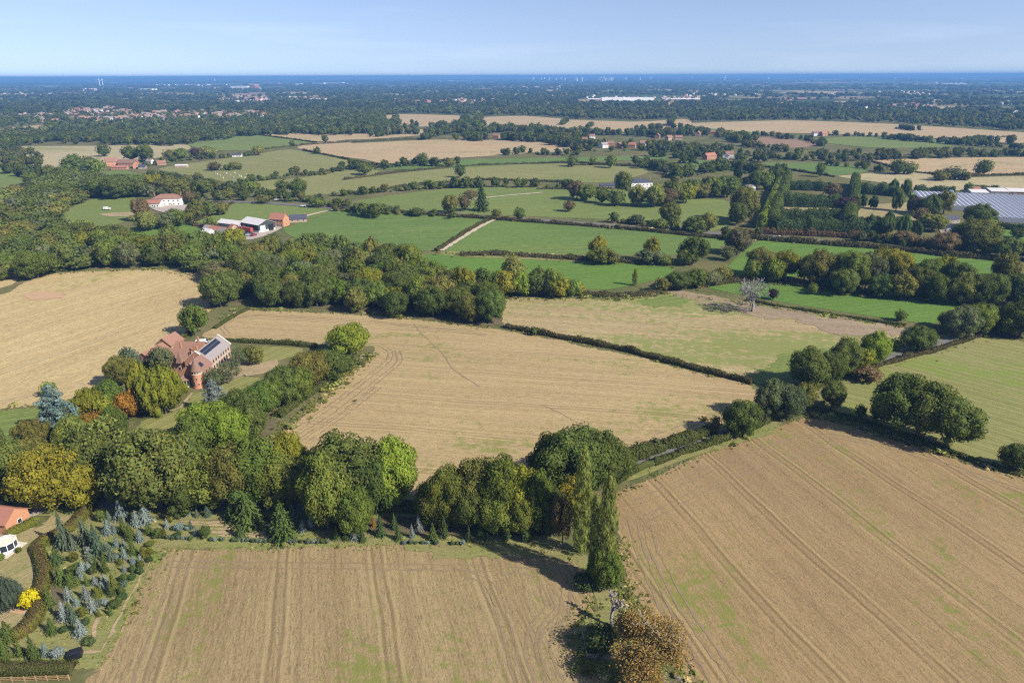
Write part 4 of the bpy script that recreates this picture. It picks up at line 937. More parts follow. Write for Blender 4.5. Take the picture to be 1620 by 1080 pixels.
# belts and hedgerow trees traced in the photograph: (px polyline of their feet, spread m, spacing m, heights)
BELTS = [
 ([(0, 232), (60, 222), (150, 222), (260, 228), (300, 222), (400, 212), (560, 211), (600, 204)], 60, 9, (11, 15)),
 ([(0, 224), (150, 216), (300, 214), (420, 206), (600, 198)], 90, 11, (11, 15)),
 ([(0, 226), (20, 246), (30, 262), (50, 280)], 26, 9, (9, 13)),
 ([(590, 217), (640, 212), (676, 213), (720, 203), (740, 197), (735, 190), (750, 185)], 14, 10, (8, 13)),
 ([(575, 196), (600, 180), (620, 182)], 40, 10, (10, 15)),
 ([(668, 221), (690, 216), (720, 210)], 12, 9, (10, 14)),
 ([(735, 222), (760, 222), (830, 222), (880, 226), (900, 232)], 32, 8, (11, 16)),
 ([(740, 214), (800, 208), (860, 212), (900, 224)], 34, 9, (11, 16)),
 ([(880, 212), (930, 214), (1000, 214), (1040, 216), (1100, 212), (1140, 214), (1180, 226)], 36, 9, (9, 15)),
 ([(890, 224), (940, 232), (1000, 234), (1060, 234), (1100, 240), (1150, 240)], 30, 9, (8, 13)),
 ([(900, 238), (960, 240), (1040, 238), (1100, 246), (1150, 250), (1200, 256)], 20, 8, (7, 12)),
 ([(1030, 248), (1080, 250), (1110, 246)], 14, 7, (8, 11)),
 ([(800, 246), (830, 242), (850, 244), (880, 246), (912, 246)], 10, 8, (7, 11)),
 ([(545, 265), (575, 270), (610, 266), (650, 262), (690, 264), (720, 262)], 12, 8, (7, 12)),
 ([(380, 292), (440, 282), (470, 276), (500, 278), (545, 270)], 8, 9, (5, 9)),
 ([(540, 309), (600, 305), (650, 300), (680, 299), (730, 296)], 8, 6, (5, 9)),
 ([(735, 297), (790, 296), (840, 296), (900, 298), (920, 302)], 12, 8, (8, 12)),
 ([(540, 334), (560, 336), (620, 338), (700, 342), (720, 344)], 8, 6, (4, 8)),
 ([(370, 308), (440, 314), (500, 322), (540, 328)], 10, 9, (5, 10)),
 ([(1180, 232), (1240, 240), (1300, 246), (1400, 246), (1500, 244), (1620, 246)], 26, 9, (6, 11)),
 ([(1180, 246), (1240, 252), (1330, 254), (1400, 252), (1480, 250), (1620, 246)], 20, 9, (6, 11)),
 ([(1190, 214), (1220, 216), (1240, 220), (1280, 222), (1300, 232)], 10, 9, (7, 11)),
 ([(1310, 214), (1340, 216), (1360, 216), (1400, 218)], 8, 10, (6, 11)),
 ([(1400, 220), (1450, 224), (1520, 230), (1560, 232), (1620, 236)], 14, 9, (7, 13)),
 ([(1420, 204), (1440, 207), (1455, 206)], 8, 8, (9, 12)),
 ([(1530, 228), (1560, 226), (1600, 228)], 14, 10, (10, 15)),
 ([(1310, 262), (1360, 266), (1390, 272), (1440, 276)], 8, 8, (6, 11)),
 ([(1080, 258), (1140, 262), (1190, 272), (1240, 276)], 12, 9, (7, 12)),
 ([(1480, 286), (1510, 284), (1530, 286)], 10, 8, (6, 10)),
 ([(1090, 278), (1120, 272), (1160, 270), (1200, 276)], 20, 10, (8, 13)),
 ([(1080, 300), (1120, 300), (1160, 300), (1200, 298)], 26, 10, (9, 14)),
 ([(1150, 378), (1165, 372), (1190, 372)], 8, 8, (6, 11)),
 ([(960, 350), (1010, 356), (1060, 362), (1110, 370)], 8, 7, (4, 9)),
 ([(1340, 378), (1400, 384), (1440, 390), (1470, 396)], 8, 6, (4, 8)),
 ([(60, 296), (100, 300), (160, 306), (230, 310), (320, 318), (370, 318)], 12, 9, (7, 12)),
 ([(240, 282), (280, 290), (330, 298), (380, 304)], 14, 9, (7, 11)),
 ([(222, 264), (250, 260), (290, 254), (330, 252), (360, 250), (390, 246)], 12, 8, (5, 10)),
 ([(330, 268), (360, 270), (385, 268)], 6, 7, (5, 7)),
 ([(1010, 262), (1040, 268), (1060, 274), (1075, 282)], 14, 9, (8, 13)),
 ([(1010, 208), (1050, 204), (1090, 206)], 10, 10, (9, 14)),
 ([(1060, 200), (1066, 190)], 6, 8, (10, 14)), ([(890, 198), (896, 194)], 4, 6, (10, 13)),
 ([(930, 204), (936, 200)], 3, 6, (9, 12)), ([(745, 200), (760, 190)], 10, 8, (9, 14)), ([(625, 194), (628, 188)], 5, 6, (12, 15)),
]
VHP = [at(*p) for p in ((923, 225), (936, 220), (955, 234), (966, 232), (979, 234), (1000, 234), (1016, 231), (1058, 222), (1073, 222), (1104, 215), (1128, 213), (1122, 252), (1153, 249), (785, 219), (1290, 215), (1302, 215), (900, 218), (376, 248), (226, 267), (204, 264), (178, 264), (72, 290))]
def hides(q):
    """would a tree here stand on or right in front of a house that the photograph shows?"""
    for hx, hy in VHP:
        dx, dy = q[0] - hx, q[1] - hy
        if abs(dx) < 60 and abs(dy) < 90:
            L = math.hypot(hx, hy); f = -(dx * hx + dy * hy) / L; s_ = abs(dx * hy - dy * hx) / L
            if -9 < f < 62 and s_ < 8.5: return True
    return False
for pl, spread, sp, hr in BELTS:
    W = catmull([at(*p) for p in pl], False, sp * 0.8)
    for c in W:
        for _ in range(1 + int(spread / 14)):
            if rf.random() < 0.16: continue
            q = c + rf.normal(size=2) * spread * 0.36
            h = rf.uniform(*hr)
            if hides(q): continue
            pts_mid.append([q[0], q[1], h, h * rf.uniform(0.75, 1.15), *(tcol(PALF[rf.integers(len(PALF))], rf) * 0.74)])
        for _ in range(2):      # undergrowth between the trunks
            q = c + rf.normal(size=2) * min(spread * 0.36, 7); h = rf.uniform(1.6, 4.2)
            if rf.random() < 0.25 or hides(q): continue
            pts_mid.append([q[0], q[1], h, h * rf.uniform(1.0, 1.8), *tcol(PALF[rf.integers(len(PALF))], rf)])
for _ in range(1500):      # the country goes on beside the view
    d = math.sqrt(rf.uniform(260 ** 2, 1400 ** 2)); a = math.radians(rf.uniform(38.5, 55)) * (1 if rf.random() < .5 else -1); x, y = d * math.sin(a), d * math.cos(a)
    if rnoise(x, y, 130, 3) + .5 * rnoise(x, y, 40, 7) < 0.25: continue
    h = rf.uniform(6, 14); pts_mid.append([x, y, h, h * rf.uniform(.8, 1.2), *tcol(PALF[rf.integers(len(PALF))], rf)])
far_mass('hedgerow_woodland', pts_mid, T_MID, 'hedgerow trees and small woods massed across the middle distance')

far_mass('woodland_interior', pts_near, T_NEAR, 'crowns packed inside the woods behind their front trees', 0.28)
# beyond: an uneven mosaic of woods, copses and clearings out to the horizon
def vnoise(x, y, s, seed=0):
    def h(i, j): return (math.sin(i * 127.1 + j * 311.7 + seed * 74.7) * 43758.5453) % 1.0
    x /= s; y /= s; i, j = math.floor(x), math.floor(y); fx, fy = x - i, y - j
    fx = fx * fx * (3 - 2 * fx); fy = fy * fy * (3 - 2 * fy)
    a = h(i, j) * (1 - fx) + h(i + 1, j) * fx; b = h(i, j + 1) * (1 - fx) + h(i + 1, j + 1) * fx
    return a * (1 - fy) + b * fy
CLEAR = [[at(*p) for p in poly] for poly in FARF] + [[at(*p) for p in poly] for poly in (
  [(596, 182), (650, 179), (740, 182), (728, 198), (655, 203), (604, 194)], [(742, 198), (760, 184), (830, 182), (910, 188), (880, 203), (800, 204)], [(850, 202), (900, 188), (1006, 190), (1090, 187), (1094, 204), (990, 214), (900, 212)],
  [(1082, 200), (1090, 193), (1250, 189), (1420, 195), (1620, 208), (1900, 224), (1900, 250), (1082, 250)], [(400, 214), (560, 212), (680, 204), (700, 215), (900, 240), (400, 260)], [(-60, 210), (20, 200), (76, 196), (74, 206), (30, 210)],
  [(372, 153), (400, 145), (424, 146), (404, 154)], [(900, 163.5), (935, 152), (960, 150), (1040, 151), (1110, 152), (1110, 162.5), (1000, 163)], [(1130, 160), (1160, 154), (1210, 155), (1170, 163)])]
HOUSEZ = [[at(*p) for p in poly] for poly in ([(40, 192), (110, 176), (180, 170), (240, 186), (170, 200), (100, 198)], [(180, 196), (230, 180), (290, 176), (420, 178), (420, 190), (300, 192)], [(340, 164), (350, 152), (420, 152), (430, 160)], [(440, 160), (500, 154), (520, 160)], [(0, 190), (30, 176), (60, 180), (40, 190)], [(640, 164), (730, 158), (800, 160), (740, 168)])]
pts_far = []; pts_vf = []
HALF = math.radians(45)
def scatter(d0, d1, spacing, thr, hr, wr, dst, ns):
    n = int((d1 * d1 - d0 * d0) * HALF / (spacing * spacing))
    for _ in range(n):
        d = math.sqrt(rf.uniform(d0 * d0, d1 * d1)); a = rf.uniform(-HALF, HALF)
        x, y = d * math.sin(a), d * math.cos(a)
        v = 0.6 * vnoise(x, y * 0.6, ns, 1) + 0.4 * vnoise(x, y, ns * 0.3, 2)
        if v < thr + 0.1 * rf.normal() * 0.4: continue
        if any(inside(c, x, y) for c in CLEAR): continue
        if rf.random() < 0.55 and any(inside(c, x, y) for c in HOUSEZ): continue
        h = rf.uniform(*hr)
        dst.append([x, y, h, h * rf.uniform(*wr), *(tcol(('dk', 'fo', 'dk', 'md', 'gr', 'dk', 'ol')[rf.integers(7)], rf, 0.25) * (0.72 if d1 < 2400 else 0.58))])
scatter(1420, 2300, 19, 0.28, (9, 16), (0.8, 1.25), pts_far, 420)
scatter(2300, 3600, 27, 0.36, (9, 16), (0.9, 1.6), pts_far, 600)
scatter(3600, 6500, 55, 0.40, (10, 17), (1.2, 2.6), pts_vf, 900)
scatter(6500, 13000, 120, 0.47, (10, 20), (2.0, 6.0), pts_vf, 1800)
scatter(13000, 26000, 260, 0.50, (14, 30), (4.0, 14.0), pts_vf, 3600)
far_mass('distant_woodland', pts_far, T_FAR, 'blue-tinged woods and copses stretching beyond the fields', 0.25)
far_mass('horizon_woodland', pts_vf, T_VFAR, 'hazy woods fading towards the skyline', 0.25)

# ------------------------------------------------------------------ conifers of the plantation and other evergreens
CON = [(105,811,874,25,'S'),(117,842,874,15,'S'),(138,820,871,30,'S'),(156,831,881,26,'S'),(194,788,828,26,'B'),(217,808,836,20,'B'),(231,799,834,26,'B'),(172,821,849,22,'B'),(196,817,847,18,'G'),(208,829,859,20,'G'),(236,826,848,16,'G'),(222,837,860,15,'B'),(265,820,838,12,'B'),(162,804,824,17,'G'),(173,807,827,12,'S'),
 (91,867,899,26,'D'),(118,872,888,15,'Y'),(142,871,891,15,'S'),(153,881,901,13,'D'),(167,884,909,16,'G'),(141,888,904,13,'B'),(131,887,904,13,'B'),(128,897,918,15,'B'),(115,892,909,15,'G'),(98,894,929,22,'G'),(112,907,934,19,'G'),(124,911,928,13,'G'),(151,910,928,14,'B'),(167,908,929,15,'B'),(177,861,891,19,'S'),(185,847,868,12,'B'),(172,856,873,10,'B'),(197,852,869,11,'B'),(198,864,888,13,'B'),(211,852,881,17,'G'),(227,864,885,16,'Y'),(238,854,865,15,'Y'),(238,866,877,14,'Y'),(237,879,889,13,'D'),(223,877,895,12,'B'),(211,879,895,13,'B'),(224,886,897,12,'Y'),(212,892,905,13,'G'),(223,896,908,13,'D'),(210,905,918,14,'D'),(197,906,921,15,'G'),(197,917,928,14,'S'),(182,907,941,20,'Y'),(177,919,946,14,'D'),(196,936,948,15,'D'),(194,927,941,13,'G'),(250,834,851,15,'G'),(259,839,851,11,'Y'),
 (80,927,965,19,'G'),(110,927,954,17,'B'),(122,943,961,12,'B'),(138,925,953,17,'B'),(148,943,971,19,'B'),(167,946,958,12,'B'),(182,947,963,19,'D'),(155,927,949,16,'Y'),(103,951,986,20,'B'),(117,957,990,22,'S'),(129,979,1011,23,'B'),(142,1006,1021,21,'D'),(133,959,974,17,'Y'),(84,977,1008,20,'G'),(101,989,1001,13,'D'),(15,982,1023,30,'G'),(11,1006,1050,22,'G'),(33,1017,1041,18,'G'),(56,1006,1050,22,'G'),(73,1016,1041,15,'B'),(93,1022,1041,23,'B'),(138,975,989,13,'D'),(2,1000,1040,16,'D')]
CON2 = [(298,798,818,15,'B'),(312,805,821,12,'S'),(329,798,821,14,'S'),(284,825,839,17,'B'),(302,824,839,12,'S'),(311,834,850,13,'B'),(326,830,851,18,'G'),(281,841,850,15,'D'),(256,837,850,17,'G'),(283,809,821,13,'D'),(270,815,826,11,'Y'),(369,788,829,28,'D'),(394,783,833,52,'G','fir'),(379,828,854,19,'D'),(424,830,847,9,'G'),(449,795,854,44,'G','fir'),(465,797,832,20,'S'),(479,823,844,15,'B'),(492,814,836,15,'B'),(533,834,857,17,'G'),(562,826,858,17,'B'),(574,834,861,15,'G'),(602,817,853,19,'D'),(630,831,858,15,'D'),(624,814,841,17,'D'),(663,813,844,15,'B'),(652,830,853,11,'B'),(591,814,836,10,'or'),(685,829,859,19,'G'),(703,819,854,17,'D'),(680,811,837,19,'D'),(742,834,859,11,'D'),(760,826,854,17,'G'),(770,842,858,11,'D'),(732,852,862,9,'B'),(833,836,858,19,'D'),(877,812,850,15,'S'),(800,836,855,21,'D'),(548,838,858,14,'D')]
re_ = np.random.default_rng(31); PLP = [(100, 884), (150, 838), (200, 822), (246, 838), (240, 886), (205, 940), (170, 985), (140, 1000), (112, 985), (96, 940)]
for _ in range(900):
    qx_, qy_ = re_.uniform(90, 250), re_.uniform(820, 1005)
    if inside(PLP, qx_, qy_) and all(math.hypot(qx_ - c[0], (qy_ - c[2]) * 1.3) > 8.5 for c in CON) and len(CON) < 98:
        hh_ = re_.uniform(9, 20); CON.append((qx_, qy_ - hh_, qy_, re_.uniform(9, 13), 'GBDYSG'[re_.integers(6)]))
def conifers(lst, where, lm, lmp, base_seed):
    L = []
    for t in lst:
        low = (t[2] - t[1]) < 1.22 * t[3]
        x, y, h, w = (silh if low or len(t) > 5 else silh_cone)(*t[:4]); L.append((t, x, y, h, w))
    lp = at(*lmp); by = {}
    for q in L: by.setdefault(COLW[q[0][4]], []).append(q)
    k = 0
    for cw, qs in by.items():
        qs.sort(key=lambda q: math.hypot(q[1] - lp[0], q[2] - lp[1]))
        for i, (t, x, y, h, w) in enumerate(qs):
            low = (t[2] - t[1]) < 1.22 * t[3] and len(t) < 6
            kind = t[5] if len(t) > 5 else ('bush' if low else 'spruce')
            lab = '%s %s %s, %s' % (cw, 'rounded conifer' if low else ('big fir' if kind == 'fir' else 'spruce'), where, 'the only one' if len(qs) == 1 else '%s so coloured from %s' % (ordn(i), lm))
            plant('spruce_tree' if not low else 'clipped_conifer', kind, x, y, h * (1.05 if not low else 1.0), w * (1.12 if not low else 1.0), t[4], base_seed + k * 3, lab, 'conifer', 'conifers ' + where); k += 1
conifers(CON, 'in the plantation', 'the black box', (119, 1032), 3000)
conifers(CON2, 'in the stubble-edge strip', 'the black box', (119, 1032), 4000)
def single(name, kind, px, top, bot, w, key, label, cat='tree', seed=1, group=None):
    x, y, h, ww = silh(px, top, bot, w)
    return plant(name, kind, x, y, h, ww * 1.08, key, seed, label, cat, group)
single('blue_cedar', 'cedar', 98, 603, 698, 88, 'B', 'large silvery cedar beside the golden stubble field', 'conifer', 2)
single('blue_cedar', 'cedar', 343, 596, 656, 50, 'B', 'silvery cedar on the lawn in front of the round tower', 'conifer', 5)
single('golden_cypress', 'cypress', 263, 572, 656, 70, 'go', 'largest dense golden green cypress beside the round tower', 'conifer', 3)
single('golden_cypress', 'cypress', 229, 568, 648, 46, 'go', 'golden green cypress leaning on the largest cypress', 'conifer', 4)
single('blue_cypress', 'cypress', 23, 905, 967, 38, 'S', 'rounded blue-green cypress beside the bright yellow shrub', 'conifer', 6)
single('yellow_shrub', 'bush', 48, 930, 962, 32, 'bright', 'bright yellow shrub beside the winding hedge', 'shrub', 7)
single('dark_conifer', 'fir', 762, 293, 334, 24, 'D', 'tall dark conifer alone in the parkland', 'conifer', 8)
single('dark_conifer', 'cypress', 1166, 252, 290, 14, 'D', 'slender dark conifer rising beside the estate trees', 'conifer', 9)
for k, (px, tp, bt, w) in enumerate(((1417, 296, 334, 22), (1363, 306, 330, 14), (1381, 309, 330, 15), (1427, 336, 378, 24), (1446, 346, 378, 20), (1404, 332, 362, 22), (1432, 282, 312, 18), (1412, 282, 306, 18), (1440, 308, 336, 16), (1398, 340, 372, 26), (1375, 338, 368, 24))):
    single('hedge_conifer', 'cypress', px, tp, bt, w, 'D' if k % 3 else 'G', 'dark conifer between the tall hedges, %s from the glasshouse' % ordn([1, 9, 8, 5, 2, 6, 3, 4, 0, 7, 10][k]), 'conifer', 20 + k, 'conifers between the tall hedges')
# lombardy poplars
single('lombardy_poplar', 'poplar', 955, 768, 930, 44, 'po', 'tallest lombardy poplar at the corner of the front stubble', 'tree', 40)
single('lombardy_poplar', 'poplar', 919, 722, 876, 40, 'po', 'lombardy poplar beside the lane behind the corner poplars', 'tree', 41)
single('lombardy_poplar', 'poplar', 937, 792, 912, 30, 'po', 'half-bare poplar squeezed between the two tall poplars', 'tree', 42)
single('poplar_base_bush', 'oak', 957, 866, 936, 54, 'md', 'leafy thicket around the foot of the tallest poplar', 'shrub', 43)
single('lane_poplar', 'poplar', 1004, 425, 452, 12, 'md', 'thin upright tree on the far meadow edge', 'tree', 44)
single('pond_bush', 'bush', 948, 988, 1032, 52, 'D', 'dark bush inside the fenced pond enclosure', 'shrub', 45)
single('pond_bush', 'bush', 925, 905, 935, 36, 'D', 'dark bush in the shade left of the tallest poplar', 'shrub', 46)

# low planted globes along the front stubble
GL = [(252, 848), (266, 852), (274, 853), (282, 853), (290, 853), (296, 853), (302, 853), (334, 855), (340, 855), (352, 855), (370, 856), (376, 856), (386, 856), (392, 856), (400, 857), (407, 857), (414, 857), (420, 857), (428, 857), (436, 857), (460, 858), (468, 858), (476, 858), (488, 859), (496, 859), (504, 859), (510, 859), (518, 859), (640, 860), (650, 860), (658, 860), (668, 860), (676, 860), (690, 861), (716, 861), (724, 861), (296, 838), (274, 838), (404, 838), (390, 835)]
for k, (px, py) in enumerate(GL):
    x, y = at(px, py); s = 0.9 + 0.35 * rf.random()
    plant('globe_shrub', 'globe', x, y, s, s * 1.15, ('B', 'S', 'D', 'S')[k % 4], 5000 + k, 'small round planted shrub in the edging row, %s from the winding hedge' % ordn(k) if k < 36 else 'small round shrub between the mown strips, %s from the winding hedge' % ordn(k - 36), 'shrub', 'small round shrubs along the stubble')

# bare and dying trees
segs, tips = skeleton(5, 5, 0.24, 0.024, 0.70, (3, 4), 0.78, 0.16)
x, y, h, w = silh(1190, 438, 494, 62)
e = empty('dead_oak', (x, y, 0), 0.4); sc = h / max(t[2] for t in tips); ex = max(math.hypot(t[0], t[1]) for t in tips); e.scale = (w * .62 / ex, w * .62 / ex, sc)
tk = [s for s in segs if s[1] > 0.005]; tw = [s for s in segs if s[1] <= 0.005]
V, Fc = tubes(tk, 6); obj('trunk', mesh('dead_trunk', V, Fc, DEADWOOD, True), e)
V, Fc = tubes([(a, max(b, .0036), c, max(d, .0026)) for a, b, c, d in tw], 3); obj('branches', mesh('dead_branches', V, Fc, DEADWOOD), e)['kind'] = 'stuff'
tag(e, 'huge bleached dead oak standing in the bare soil strip', 'tree')
fx, fy = at(1172, 487)
e = empty('fallen_bough', (fx, fy, 0), 2.75)
V, Fc = tubes([((0, 0, .3), .38, (3.2, .3, .6), .3), ((3.2, .3, .6), .3, (6, 0, .9), .2), ((6, 0, .9), .2, (9.5, .8, 1.2), .08)], 6); obj('bough', mesh('fallen_bough', V, Fc, DEADWOOD, True), e)
V, Fc = tubes([((2.2, .2, .5), .2, (4, 2, 1.4), .06), ((4.4, .1, .8), .16, (6.5, -1.8, 1.5), .05), ((5.5, 0, .9), .12, (7, 1.6, 2.0), .04), ((1.0, .1, .4), .2, (1.6, -1.4, .9), .07), ((7, .2, 1), .1, (8.6, -1, 1.8), .03)], 5); obj('branch', mesh('fallen_branch', V, Fc, DEADWOOD, True), e)
tag(e, 'fallen grey bough lying on the soil beside the dead oak', 'log')

segs, tips = skeleton(9, 4, 0.5, 0.035, 0.7, (3, 4), 0.5, 0.25)
x, y = at(968, 990); h = z_for(x, y, 944)
e = empty('bare_tree', (x, y, 0)); sc = h / max(t[2] for t in tips); e.scale = (sc * 1.15, sc * 1.15, sc)
tk = [s for s in segs if s[1] > 0.012]; tw = [s for s in segs if s[1] <= 0.012]
V, Fc = tubes(tk, 6); obj('trunk', mesh('bare_trunk', V, Fc, DEADWOOD, True), e)
V, Fc = tubes([(a, max(b, .010), c, max(d, .008)) for a, b, c, d in tw], 3); obj('branches', mesh('bare_branches', V, Fc, TWIG), e)['kind'] = 'stuff'
tag(e, 'small leafless pale trunked tree between the poplar and pond oak', 'tree')

def autumn_oak(px, top, bot, wpx, label, seed, n_leaf, key):
    segs, tips = skeleton(seed, 5, 0.33, 0.042, 0.66, (3, 4), 0.70, 0.14)
    r = np.random.default_rng(seed)
    tipa = np.array(tips); x, y, h, w = silh(px, top, bot, wpx)
    ex = np.percentile(np.hypot(tipa[:, 0], tipa[:, 1]), 92); hz = np.percentile(tipa[:, 2], 98)
    e = empty('autumn_oak', (x, y, 0), 0.3); e.scale = (w / 2 / ex, w / 2 / ex, h * 0.86 / hz)
    tk = [s for s in segs if s[1] > 0.012]; tw = [s for s in segs if s[1] <= 0.012]
    V, Fc = tubes(tk, 6); obj('trunk', mesh('autumn_trunk', V, Fc, BARK, True), e)
    V, Fc = tubes([(a, max(b, .0045), c, max(d, .003)) for a, b, c, d in tw], 3); obj('branches', mesh('autumn_branches', V, Fc, TWIG), e)['kind'] = 'stuff'
    sel = tipa[(tipa[:, 0] + 0.7 * (tipa[:, 2] - 0.5) + r.normal(size=len(tipa)) * 0.25) < 0.42]
    P = np.repeat(sel, max(1, n_leaf // len(sel)), axis=0); P = P + r.normal(size=P.shape) * 0.035
    P = P[P[:, 2] > 0.05]
    V, Q = quads_at(P, sph(r, len(P)), 0.0135, r, 0.75)
    qt = var_cols(r, len(P), 0.3, 0.12)
    c = obj('crown', np_mesh('autumn_leaves', V, Q, None, qt), e); c.color = (*TINT[key], 1) if key in TINT else (0.270, 0.186, 0.062, 1)
    tag(e, label, 'tree')
autumn_oak(1021, 972, 1080, 120, 'sparse brown and orange oak with bare twigs beside the pond', 14, 21000, 'rust')
autumn_oak(1062, 1060, 1100, 34, 'small bare twiggy tree at the lower edge beside the pond oak', 15, 1200, 'rust')
single('reed_patch', 'bush', 1372, 594, 604, 46, 'br', 'rusty brown scrub patch beside the lane', 'shrub', 48)

# ------------------------------------------------------------------ hedges
def hedge(pxs, width, height, key, label, name='hedge', leaf=None, wob=0.12, step=None, top_key=None, dens=1.0, flat=False, group=None, core=0.86, gaps=0.0):
    W = [at(*p) for p in pxs]; d = sum(math.hypot(*w) for w in W) / len(W)
    lf = leaf or max(0.30, d * 0.0017); st = step or max(0.8, lf * 2)
    C = np.array(catmull(W, False, st)); n = len(C); r = np.random.default_rng(n + int(abs(W[0][0]) * 3))
    tang = unit(np.gradient(C, axis=0)); nor = np.stack([-tang[:, 1], tang[:, 0]], 1)
    k = 10
    hh = height * (1 + wob * np.array([vnoise(c[0], c[1], 5, 3) * 2 - 1 for c in C]) + r.normal(size=n) * wob * 0.25)
    ww = width * (1 + wob * np.array([vnoise(c[0], c[1], 4, 9) * 2 - 1 for c in C]))
    prof = [(-0.5, 0.0), (-0.52, 0.35), (-0.48, 0.75), (-0.36, 0.95), (-0.12, 1.0), (0.12, 1.0), (0.36, 0.95), (0.48, 0.75), (0.52, 0.35), (0.5, 0.0)]
    V = np.zeros((n, k, 3))
    for j, (a, b) in enumerate(prof):
        V[:, j, :2] = C + nor * (a * ww * core)[:, None]; V[:, j, 2] = b * hh * core
    V = V.reshape(-1, 3) + r.normal(size=(n * k, 3)) * 0.05 * min(1, height) * np.array([1, 1, 0.6])
    T = []
    for i in range(n - 1):
        for j in range(k - 1):
            a = i * k + j; T += [(a, a + 1, a + k + 1), (a, a + k + 1, a + k)]
    for i0 in (0, n - 1):
        for j in range(1, k - 1): T.append((i0 * k, i0 * k + j, i0 * k + j + 1))
    T = np.array(T)
    L = np.linalg.norm(np.diff(C, axis=0), axis=1).sum()
    m = int(min(26000, L * (2 * height + width) / (lf * lf * 0.36) * 0.9 * dens))
    i = r.integers(0, n, m); u = r.random(m)
    pa = np.array(prof); seg = r.choice(k - 1, size=m, p=np.array([.35 * height, .4 * height, .24 * height, .25 * width, .25 * width, .25 * width, .24 * height, .4 * height, .35 * height]) / (2 * .99 * height + .75 * width))
    q = pa[seg] * (1 - u[:, None]) + pa[seg + 1] * u[:, None]
    P = np.zeros((m, 3)); P[:, :2] = C[i] + nor[i] * (q[:, 0] * ww[i])[:, None] + tang[i] * (r.uniform(-.6, .6, m) * st)[:, None]; P[:, 2] = q[:, 1] * hh[i]
    P += r.normal(size=P.shape) * lf * 0.22; P[:, 2] = np.maximum(P[:, 2], 0.05)
    N = np.zeros((m, 3)); N[:, :2] = nor[i] * (q[:, 0] * 1.6)[:, None]; N[:, 2] = np.maximum(0, q[:, 1] - 0.55) * 2.2
    N = unit(N + r.normal(size=N.shape) * (0.3 if flat else 0.5))
    if gaps:
        keep = np.array([vnoise(p[0], p[1], 9, 5) for p in P]) > gaps; P = P[keep]; N = N[keep]; q = q[keep]; m = len(P)
    VQ, Q = quads_at(P, N, lf, r, 0.7)
    qt = var_cols(r, m, 0.25, 0.1) * np.array(TINT[key])
    if top_key:
        s = np.clip((q[:, 1] - 0.93) * 14, 0, 1)[:, None] * r.uniform(0.5, 1, (m, 1)); qt = qt * (1 - s) + var_cols(r, m, 0.2, 0.06) * np.array(TINT[top_key]) * s
    tt = np.tile(np.array(TINT[top_key or key]) * 0.9, (len(T), 1))
    me = np_mesh(name, np.concatenate([VQ, V]), Q, T + len(VQ), qt, tt)
    o = obj(name, me); tag(o, label, 'hedge', group)
    return o
TINT['hb'] = (0.165, 0.108, 0.056); TINT['hg'] = (0.110, 0.125, 0.036); TINT['hy'] = (0.175, 0.185, 0.035); TINT['hd'] = (0.115, 0.105, 0.045)
for k_ in ('hb', 'hg', 'hy', 'hd'): TINT[k_] = tuple(c * ALB for c in TINT[k_])
hedge([(148, 798), (136, 812), (124, 826), (108, 840), (90, 850), (70, 859), (60, 870), (66, 885), (71, 903), (71, 920), (65, 940), (64, 960), (58, 980), (44, 997), (24, 1010)], 2.6, 2.0, 'hy', 'winding clipped hedge with a brown top beside the conifers', 'clipped_hedge', 0.26, 0.05, None, 'hb', 1.0, True)
hedge([(-30, 1062), (0, 1062), (60, 1062), (116, 1060)], 2.4, 1.9, 'hg', 'straight clipped hedge above the timber fence', 'clipped_hedge', 0.26, 0.06, None, 'hd', 1.0, True)
hedge([(14, 846), (34, 838), (56, 826)], 2.6, 1.5, 'hy', 'short clipped hedge between the drive and bungalow lawn', 'clipped_hedge', 0.26, 0.05, None, None, 1.0, True)
hedge([(-30, 787), (0, 788), (50, 791)], 2.6, 1.8, 'hg', 'clipped hedge between the lane and the drive lawn', 'clipped_hedge', 0.28, 0.06, None, None, 1.0, True)
hedge([(800, 518), (850, 528), (930, 543), (1000, 558), (1100, 584), (1188, 607)], 2.2, 1.9, 'hd', 'low brown hedge dividing the two stubble fields', 'field_hedge', 0.4, 0.38)
hedge([(985, 731), (1030, 716), (1080, 700), (1124, 685)], 3.6, 2.9, 'hg', 'thick lane hedge below the main stubble field', 'field_hedge', 0.4, 0.42)
hedge([(975, 762), (1040, 732), (1110, 708), (1180, 684), (1230, 660), (1262, 640)], 1.7, 1.7, 'hg', 'thin scrubby hedge between lane and east stubble', 'field_hedge', 0.35, 0.55, gaps=0.22)
hedge([(1290, 612), (1350, 592), (1430, 568), (1490, 552), (1540, 534), (1600, 520)], 2.0, 1.5, 'hd', 'low hedge along the lane beside the thin grass', 'field_hedge', 0.42, 0.5)
hedge([(1270, 640), (1300, 650), (1390, 676), (1500, 714), (1560, 738), (1620, 752), (1700, 775)], 1.8, 0.9, 'hg', 'overgrown ditch hedge below the three hedgerow oaks', 'field_hedge', 0.42, 0.4, gaps=0.3)
hedge([(640, 806), (680, 810), (720, 812)], 3, 2.2, 'hg', 'leafy roadside hedge behind the spruce strip', 'field_hedge', 0.35, 0.2)
hedge([(600, 806), (640, 808)], 2.2, 1.5, 'hy', 'small clump of tall weeds beside the lane', 'field_hedge', 0.35, 0.25)
hedge([(340, 520), (372, 500), (392, 490)], 1.5, 1.2, 'hg', 'short hedge at the corner of the pale stubble arm', 'field_hedge', 0.42, 0.3)
hedge([(222, 588), (240, 572), (262, 555), (288, 536), (300, 528)], 2.0, 1.6, 'hg', 'garden hedge between the outbuilding and golden stubble', 'field_hedge', 0.42, 0.2)
